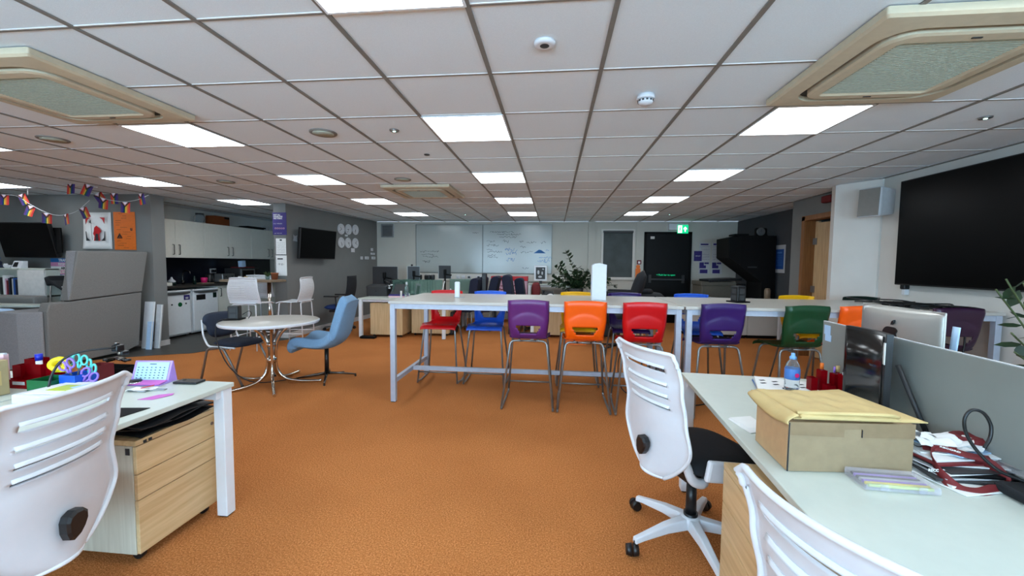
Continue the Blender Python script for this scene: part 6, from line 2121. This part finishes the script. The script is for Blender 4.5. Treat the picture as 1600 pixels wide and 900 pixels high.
far_monitor('large black monitor seen from behind, nearest the grey wall', -3.50, 8.2, 1.13, .52, .36, .04)
far_monitor('narrow black monitor with webcam, second from the grey wall', -2.90, 8.25, 1.17, .24, .30, .4)
far_monitor('small black monitor left of the whiteboard edge', -2.36, 8.7, 1.20, .26, .28, .4)
t = thing('webcam', 'small webcam on top of the second far monitor', 'webcam', (-2.92, 8.2, 1.325))
bm = NB(); lathe(bm, [(.0001, 0), (.022, .006), (.024, .03), (.0001, .045)], 12); obj('body', bm, 'black_plastic', t)
t = thing('desk_speaker', 'low dark grey case on the far desk by the grey wall', 'box', (-3.45, 7.75, .735))
bm = NB(); rbox(bm, -.2, .22, -.1, .15, 0, .22, .02, rot=RX(.15)); obj('case', bm, 'dark_grey', t)
bm = NB(); lathe(bm, [(.0001, 0), (.02, 0), (.02, .01)], 12, (-.0, -.12, .1)); obj('knob', bm, 'black_plastic', t)
t = thing('cable_tangle', 'tangle of black leads and white clips between far monitors', 'cable', (-3.12, 7.85, .735))
bm = NB()
for k in range(14):
    pts = [Vector((random.uniform(-.22, .22), random.uniform(-.1, .1), random.uniform(.01, .34))) for _ in range(5)]
    tube(bm, spline(pts, 4), .009, 5)
obj('leads', bm, 'black_plastic', t)
bm = NB()
for p in ((-.12, -.1, .2), (-.05, -.1, .22), (-.1, -.12, .16)):
    rbox(bm, p[0] - .03, p[0] + .03, p[1] - .01, p[1] + .01, p[2] - .012, p[2] + .012, .004)
obj('clip', bm, 'paper', t)
t = thing('laptop', 'open dark laptop on a purple and white book pile', 'laptop', (-2.98, 7.55, .735))
bm = NB(); rbox(bm, -.14, .16, -.1, .12, 0, .03, .003); obj('white_books', bm, 'pink_pale', t)
bm = NB(); rbox(bm, -.13, .15, -.1, .1, .031, .06, .003); obj('purple_book', bm, 'poster_purple', t)
bm = NB(); prism(bm, [(-.12, -.06, .062), (.14, -.06, .062), (.14, .03, .25), (-.07, .03, .25)], (0, .008, 0)); obj('lid', bm, 'dark_grey', t)
t = thing('hand_sanitiser', 'tall clear bottle with white pump on the far desk', 'bottle', (-2.72, 7.35, .735))
bm = NB(); lathe(bm, [(.035, 0), (.037, .02), (.037, .2), (.015, .24)], 16); obj('body', bm, 'clear', t)
bm = NB(); lathe(bm, [(.02, .24), (.02, .30), (.0001, .31)], 12); obj('pump', bm, 'paper_grey', t)
t = thing('white_pot', 'small white cylinder in front of the tall bottle', 'pot', (-2.80, 7.28, .735))
bm = NB(); lathe(bm, [(.016, 0), (.017, .14), (.0001, .142)], 14); obj('body', bm, 'paper', t)
t = thing('blue_mug', 'round blue glass on the far desk behind the red stool', 'mug', (-1.95, 7.6, .735))
bm = NB(); lathe(bm, [(.03, 0), (.055, .04), (.055, .1), (.03, .15), (.0001, .16)], 18); obj('body', bm, 'poster_blue', t)
bm = NB(); lathe(bm, [(.0001, .14), (.02, .16), (.0001, .18)], 12); obj('lid_knob', bm, 'paper', t)
t = thing('tablet_stand', 'white angled stand leaning on the far left desk', 'stand', (-2.08, 7.55, .735))
bm = NB(); tube(bm, [(-.06, 0, 0), (.03, .0, .32)], .008, 6); tube(bm, [(-.06, 0, .01), (.08, 0, .01)], .006, 6); obj('rod', bm, 'paper', t)
t = thing('pinboard_picture', 'small dark picture behind the green glass', 'picture', (-2.73, 8.0, .715))
bm = NB(); rbox(bm, -.05, .05, -.01, .01, .02, .26, .003, rot=RY(.15)); obj('frame', bm, 'f_pink', t)
bm = NB(); rbox(bm, -.02, .04, -.014, -.01, .04, .22, .003, rot=RY(.15)); obj('print', bm, 'black_matte', t)
t = thing('desk_speaker', 'black upright speaker between the far desks', 'speaker', (-1.40, 8.2, .735))
bm = NB(); rbox(bm, -.045, .045, -.06, .06, 0, .46, .008); obj('cabinet', bm, 'black_plastic', t)
bm = NB(); lathe(bm, [(.0001, 0), (.03, .0), (.032, .005)], 16); o = obj('cone', bm, 'dark_grey', t, loc=(0, -.06, .38)); o.rotation_euler = (PI / 2, 0, 0)
for k, (px, w_) in enumerate(((656, .05), (668, .07), (676, .05))):
    p = at_y(px, 428, 8.9)
    t = thing('desk_item', ('dark cap on the desk beyond the glass screens', 'dark headset on the desk beyond the glass screens', 'dark lamp head on the desk beyond the glass')[k], 'desk clutter', (p.x, 8.9, .735), 0)
    bm = NB(); cyl(bm, (0, 0, 0), (0, 0, .30), .02, 8); obj('stem', bm, 'black_plastic', t)
    bm = NB(); rbox(bm, -w_, w_, -.04, .04, .28, .40, .03, seg=3); obj('head', bm, 'black_plastic', t)
desk('white desk right behind the glass screens by the back wall', (-3.3, 8.85, 0), 0, 0, 1.4, 0, .7, ((.04, .035), (1.36, .035)))

# navy high-backed chairs in a row
def navy_chair(label, px0, px1, pyt, y, lean):
    p = at_y((px0 + px1) / 2, pyt, y)
    hgt = p.z
    t = thing('high_back_chair', label, 'chair', (p.x, y, 0), 0, 'navy high-backed chairs by the back wall')
    w_ = .09
    bm = NB(); prism(bm, [(-w_ - lean * .5, -.2, .42), (w_ - lean * .5, -.2, .42), (w_ + lean, -.2, hgt - .03), (w_ * .4 + lean, -.2, hgt), (-w_ * .5 + lean, -.2, hgt - .01), (-w_ + lean, -.2, hgt - .06)], (0, .42, 0)); obj('backrest', bm, 'navy_dark', t, bevel=.02)
    s_ = 1 if lean < 0 else -1
    bm = NB(); rbox(bm, min(0, s_ * .34), max(0, s_ * .34), -.22, .22, .40, .50, .03); obj('seat', bm, 'navy_dark', t)
    for (a, b) in ((0, -.2), (0, .2), (s_ * .3, -.2), (s_ * .3, .2)):
        bm = NB(); cyl(bm, (a, b, 0), (a, b, .4), .014, 8); obj('leg', bm, 'grey_tube', t)


navy_chair('navy high-backed chair, leftmost of the row behind the blue stool', 734, 746, 434, 8.3, .05)
navy_chair('navy high-backed chair, second of the row', 746, 757, 432, 8.7, .05)
navy_chair('navy high-backed chair, leaning right beside the red-topped box', 762, 774, 431, 8.4, .10)
navy_chair('navy high-backed chair, tallest, in front of the red-topped box', 792, 803, 429, 8.2, -.07)
navy_chair('navy high-backed chair, rightmost of the row', 812, 819, 434, 8.6, -.06)
t = thing('display_box', 'pinkish printed box with a red top behind the navy chairs', 'box', (-1.03, 9.6, 0))
bm = NB(); rbox(bm, -.42, .42, -.15, .15, .3, 1.0, .01); obj('box', bm, 'f_pink', t)
bm = NB(); rbox(bm, -.43, .43, -.16, .16, 1.0, 1.10, .01); obj('red_top', bm, 'red', t)
bm = NB()
for k in range(5):
    scribble(bm, -.35, .5 + k * .09, .7, .05, 16, y=-.152, th=.008)
obj('print', bm, 'dark_red', t)
bm = NB()
for x in (-.36, .36):
    box(bm, x - .03, x + .03, -.1, .1, 0, .3)
obj('leg', bm, 'dark_grey', t)
t = thing('task_chair', 'dark red task chair back right of the navy chairs', 'chair', (-.36, 8.4, 0))
bm = NB(); superpad(bm, 0, .86, .09, .16, 0, .06, tilt=.1); obj('backrest', bm, 'dark_red', t)
bm = NB(); superpad(bm, 0, .48, .22, .22, .0, .07, vertical=False); obj('seat', bm, 'dark_red', t)
bm = NB(); cyl(bm, (0, 0, .08), (0, 0, .46), .025, 10); cyl(bm, (0, .05, .45), (0, .03, .8), .015, 8); obj('column', bm, 'black_plastic', t)
for k in range(5):
    a = k * 2 * PI / 5; bm = NB(); tube(bm, [(0, 0, .09), (math.cos(a) * .28, math.sin(a) * .28, .05)], [.02, .012], 8); cyl(bm, (math.cos(a) * .28, math.sin(a) * .28, 0), (math.cos(a) * .28, math.sin(a) * .28, .05), .02, 8); obj('base_leg', bm, 'black_plastic', t)

# dark task chair by the grey wall
t = thing('task_chair', 'black mesh task chair with blue seat by the grey wall', 'chair', (-4.34, 7.9, 0), math.radians(95))
bm = NB(); sheet(bm, lambda u, v: Vector(((u - .5) * (.42 + .04 * math.sin(v * PI)), -.20 - .09 * v - .03 * math.sin(v * PI) + .03 * (2 * u - 1) ** 2, .56 + .56 * v)), 12, 12, th=.02); obj('backrest', bm, 'black_fabric', t)
bm = NB(); superpad(bm, 0, .485, .24, .24, .03, .09, vertical=False); obj('seat', bm, 'blue_seat', t)
for s in (-1, 1):
    bm = NB(); rbox(bm, s * .25 - .03, s * .25 + .03, -.1, .2, .70, .73, .01); obj('armrest', bm, 'black_plastic', t)
    bm = NB(); cyl(bm, (s * .25, -.05, .43), (s * .25, -.03, .70), .014, 8); obj('arm_post', bm, 'black_plastic', t)
bm = NB(); cyl(bm, (0, 0, .1), (0, 0, .45), .026, 12); rbox(bm, -.26, .26, -.12, .1, .40, .44, .01); tube(bm, [(0, -.1, .42), (0, -.24, .5), (0, -.23, .7)], .02, 8); obj('column', bm, 'black_plastic', t)
for k in range(5):
    a = .5 + k * 2 * PI / 5; c_, s_ = math.cos(a), math.sin(a)
    bm = NB(); tube(bm, [(0, 0, .11), (c_ * .3, s_ * .3, .07)], [.022, .012], 8); lg = obj('base_leg', bm, 'steel', t)
    bm = NB(); cyl(bm, (c_ * .3 - .01, s_ * .3, .03), (c_ * .3 + .03, s_ * .3, .03), .03, 12); obj('caster', bm, 'black_plastic', lg)

# picture frame, papers, big plant
t = thing('picture_frame', 'white framed black and white photo below the whiteboard', 'picture', (-.31, 9.6, .93))
bm = NB(); rbox(bm, -.15, .15, -.01, .01, .07, .43, .006); obj('frame', bm, 'white_plastic', t)
bm = NB(); box(bm, -.11, .11, -.013, -.01, .11, .39); obj('photo', bm, 'dark_grey', t)
bm = NB()
for (x, z, w_, h_) in ((-.05, .27, .05, .10), (.04, .25, .035, .08), (-.01, .165, .09, .05), (.06, .345, .04, .03)):
    prism(bm, [(x + w_ / 2 * math.cos(k * PI / 6), -.0145, z + h_ / 2 * math.sin(k * PI / 6)) for k in range(12)], (0, .0015, 0))
obj('photo_highlights', bm, 'paper_grey', t)
bm = NB(); rbox(bm, -.03, .03, .01, .3, 0, .07, .004); obj('stand', bm, 'dark_grey', t)
desk('narrow white sideboard under the framed photo', (-.6, 9.45, 0), 0, 0, 1.2, 0, .6, ((.04, .035), (1.16, .035)), z=.93)
t = thing('large_plant', 'large dark green plant with one tall shoot behind the tables', 'plant', (.42, 8.0, .735))
bm = NB(); lathe(bm, [(.12, 0), (.16, .2), (.145, .2), (.11, .03)], 18); obj('pot', bm, 'dark_grey', t)
random.seed(21)
bm = NB()
root = Vector((.42, 8.0, .735))
for (px, py) in ((884, 391), (866, 415), (874, 410), (862, 432), (880, 425), (895, 425), (905, 428), (912, 420), (920, 425), (858, 440), (902, 418), (955, 438), (965, 445), (950, 430), (935, 425), (870, 436), (890, 438), (915, 436)):
    e = at_y(px, py, 8.0 + random.uniform(-.12, .12)) - root
    leafy_stem(bm, (random.uniform(-.06, .06), 0, .18), e, 26 if py < 400 else 30, .11, bend=-.02 if px < 884 else .03)
obj('foliage', bm, ['leaf', 'stem'], t)
t = thing('tissue_heap', 'crumpled white papers beside the big plant', 'papers', (-.10, 7.75, .735))
bm = NB(); sheet(bm, lambda u, v: Vector(((u - .5) * .34, (v - .5) * .2, .03 + .03 * math.sin(u * 7) * math.cos(v * 5) + .05 * math.sin(u * PI) * math.sin(v * PI))), 12, 8, th=.002, smooth=False); obj('sheet', bm, 'paper', t)
bm = NB(); rbox(bm, .02, .36, -.14, -.04, 0, .03, .006); obj('black_folder', bm, 'black_matte', t)
t = thing('desk_telephone', 'dark desk telephone left of the big plant', 'telephone', (-.12, 8.5, .735))
bm = NB(); rbox(bm, -.12, .12, -.08, .08, 0, .08, .01, rot=RX(.3)); obj('base', bm, 'dark_grey', t)
bm = NB(); rbox(bm, -.11, -.07, -.1, .1, .09, .12, .01); obj('handset', bm, 'black_plastic', t)

# black armchair near the fire door
t = thing('executive_chair', 'black executive chair before the black door', 'chair', (1.06, 6.75, 0), PI / 2 - .3)
bm = NB(); superpad(bm, 0, .93, .27, .40, -.26, .17, tilt=.28); obj('backrest', bm, 'black_fabric', t)
bm = NB(); superpad(bm, 0, .52, .27, .27, .03, .16, vertical=False); obj('seat', bm, 'black_fabric', t)
for s in (-1, 1):
    bm = NB(); rbox(bm, s * .3 - .05, s * .3 + .05, -.22, .24, .90, .98, .03); tube(bm, [(s * .3, -.15, .92), (s * .3, -.1, .5)], .03, 8); tube(bm, [(s * .3, .15, .68), (s * .3, .1, .45)], .02, 8); obj('armrest', bm, 'black_fabric', t)
bm = NB(); cyl(bm, (0, 0, .08), (0, 0, .45), .03, 12); obj('column', bm, 'black_plastic', t)
for k in range(5):
    a = k * 2 * PI / 5; c_, s_ = math.cos(a), math.sin(a)
    bm = NB(); tube(bm, [(0, 0, .1), (c_ * .3, s_ * .3, .06)], [.025, .015], 8); lg = obj('base_leg', bm, 'black_plastic', t)
    bm = NB(); cyl(bm, (c_ * .3 - .015, s_ * .3, .028), (c_ * .3 + .015, s_ * .3, .028), .028, 12); obj('caster', bm, 'black_plastic', lg)
t = thing('folded_coat', 'black coat heaped over the armchair by the fire door', 'coat', (1.50, 6.75, .82))
bm = NB(); superpad(bm, 0, .06, .28, .2, 0, .14, vertical=False, tilt=.1); obj('cloth', bm, 'black_fabric', t)
bm = NB(); superpad(bm, -.05, .14, .14, .12, 0, .10, vertical=False, tilt=-.2); obj('fold', bm, 'black_fabric', t)

# dark cabinet with overhang at the far right
t = thing('arcade_cabinet', 'tall black cabinet with overhanging hood at the far right', 'cabinet', (3.9, 8.6, 0))
sil = [(3.37, 1.94), (3.58, 1.985), (4.24, 1.98), (4.26, .0), (3.98, .0), (4.0, 1.08), (3.38, 1.55)]
bm = NB(); prism(bm, [(x, 8.35, z) for x, z in sil], (0, .62, 0)); obj('body', bm, 'black_matte', t, w=True, bevel=.008)
bm = NB(); prism(bm, [(3.38, 8.35, 1.57), (3.38, 8.35, 1.93), (3.60, 8.35, 1.975), (3.60, 8.35, 1.41)], (0, -.008, 0)); obj('side_panel', bm, 'door_black', t, w=True)
bm = NB(); box(bm, 3.74, 3.90, 8.335, 8.35, 1.36, 1.385); obj('badge', bm, 'dark_grey', t, w=True)
bm = NB(); rbox(bm, 3.50, 3.76, 8.40, 8.70, 1.985, 2.02, .01); obj('top_box', bm, 'black_matte', t, w=True)
t = thing('mirror_clock', 'round dark clock with pale face on top of the black cabinet', 'clock', (4.03, 8.55, 1.985))
bm = NB(); rbox(bm, -.10, .13, -.03, .04, 0, .03, .008); rbox(bm, -.10, .13, -.02, .04, .0, .16, .03, seg=3); obj('case', bm, 'black_matte', t)
bm = NB(); lathe(bm, [(.0001, 0), (.075, 0), (.08, .012), (.07, .015)], 24); o = obj('face', bm, 'steel', t, loc=(.0, -.02, .085)); o.rotation_euler = (PI / 2, 0, 0)
bm = NB(); box(bm, -.002, .002, -.040, -.037, .085, .13); obj('hand', bm, 'black_plastic', t)
# copier
t = thing('printer', 'grey office printer by the notices at the far right', 'printer', (3.45, 9.2, 0))
bm = NB(); rbox(bm, -.36, .30, -.3, .3, .05, .98, .015); obj('body', bm, 'copier', t)
bm = NB(); rbox(bm, -.38, .32, -.31, .3, .98, 1.06, .012); obj('scanner_lid', bm, 'copier', t)
bm = NB(); rbox(bm, -.24, .42, -.33, .25, 1.065, 1.12, .01, rot=RY(-.06)); obj('document_feeder', bm, 'black_plastic', t)
bm = NB(); rbox(bm, .30, .52, -.28, .2, .55, 1.02, .01); obj('finisher', bm, 'black_plastic', t)
bm = NB()
for z in (.2, .38, .56):
    box(bm, -.34, .28, -.305, -.3, z, z + .008)
cyl(bm, (-.22, -.305, .74), (-.22, -.3, .74), .02, 10)
obj('drawer_line', bm, 'black_matte', t)
# clutter on the far right desk
t = thing('paper_heap', 'heap of white papers on the far right desk', 'papers', (3.05, 8.2, .735))
for k in range(6):
    bm = NB(); rbox(bm, -.15, .15, -.1, .1, .012 * k, .012 * k + .006, .001, rot=RZ(random.uniform(-.6, .6))); bmesh.ops.translate(bm, verts=list(bm.verts), vec=(random.uniform(-.2, .25), 0, .03 * math.sin(k))); obj('sheet', bm, 'paper_grey', t)
t = thing('paper_cylinder', 'brown cardboard tube on the far right desk', 'tube', (4.02, 8.15, .735))
bm = NB(); lathe(bm, [(.05, 0), (.055, .2), (.04, .24), (.0001, .245)], 16); obj('body', bm, 'bar_wood', t)
t = thing('document_pile', 'dark folders and white sheets beneath the black cabinet', 'papers', (3.60, 8.2, .735))
bm = NB(); rbox(bm, -.16, .2, -.12, .1, 0, .05, .006); obj('folder', bm, 'dark_grey', t)
bm = NB(); rbox(bm, -.2, -.05, -.13, .06, .051, .06, .002); rbox(bm, .2, .42, -.1, .08, 0, .03, .003); obj('sheet', bm, 'paper_grey', t)
bm = NB(); prism(bm, [(-.02, -.05, .05), (.0, -.05, .18), (.015, -.05, .18), (.0, -.05, .05)], (0, .06, 0)); obj('bookmark', bm, 'paper', t)
# low white cabinets under the far right desk
for k in range(3):
    x0 = 2.62 + k * .55
    t = thing('low_cabinet', 'pale low cabinet under the far right desk, ' + ('leftmost', 'middle', 'rightmost')[k], 'cabinet', (x0 + .27, 8.45, 0), 0, 'pale low cabinets under the far right desk')
    bm = NB(); rbox(bm, -.27, .27, -.22, .3, .06, .70, .004); obj('carcass', bm, 'cupboard', t)
    bm = NB(); rbox(bm, -.266, .266, -.24, -.222, .07, .69, .003); obj('door', bm, 'wall_white', t)
    bm = NB(); box(bm, -.25, .25, -.2, .25, 0, .06); obj('plinth', bm, 'black_matte', t)
# floor items beyond the tables
t = thing('floor_bag', 'small orange bag on the carpet beyond the orange stool', 'bag', (.38, 7.2, 0))
bm = NB(); prism(bm, [(-.16, -.1, 0), (.2, -.1, 0), (.14, -.06, .12), (-.14, -.06, .12)], (0, .2, .0)); obj('body', bm, 'orange', t)
t = thing('floor_cable', 'black cable trailing over the carpet under the tables', 'cable', (.78, 4.5, 0))
bm = NB(); tube(bm, spline([(.02, .1, .99), (.03, .12, .6), (-.05, .1, .3), (.0, .0, .02), (.3, -.2, .008), (.6, -.35, .008), (.9, -.2, .008)], 8), .006, 6); obj('cord', bm, 'black_plastic', t)
t = thing('floor_box', 'black cable box on the floor by the far desk leg', 'box', (-3.32, 7.15, 0))
bm = NB(); rbox(bm, -.2, .08, -.06, .06, 0, .045, .01); obj('body', bm, 'black_matte', t)
for (x, y, lab) in ((-2.02, 7.9, 'black tower computer on the floor under the far left desk'), (1.0, 8.15, 'black tower computer under the plant desk')):
    t = thing('tower_computer', lab, 'computer', (x, y, 0), 0, 'black tower computers')
    bm = NB(); rbox(bm, -.1, .1, -.2, .2, .01, .45, .006); obj('case', bm, 'black_plastic', t)
    bm = NB(); rbox(bm, -.09, .09, -.212, -.2, .03, .43, .006); obj('front', bm, 'dark_grey', t)
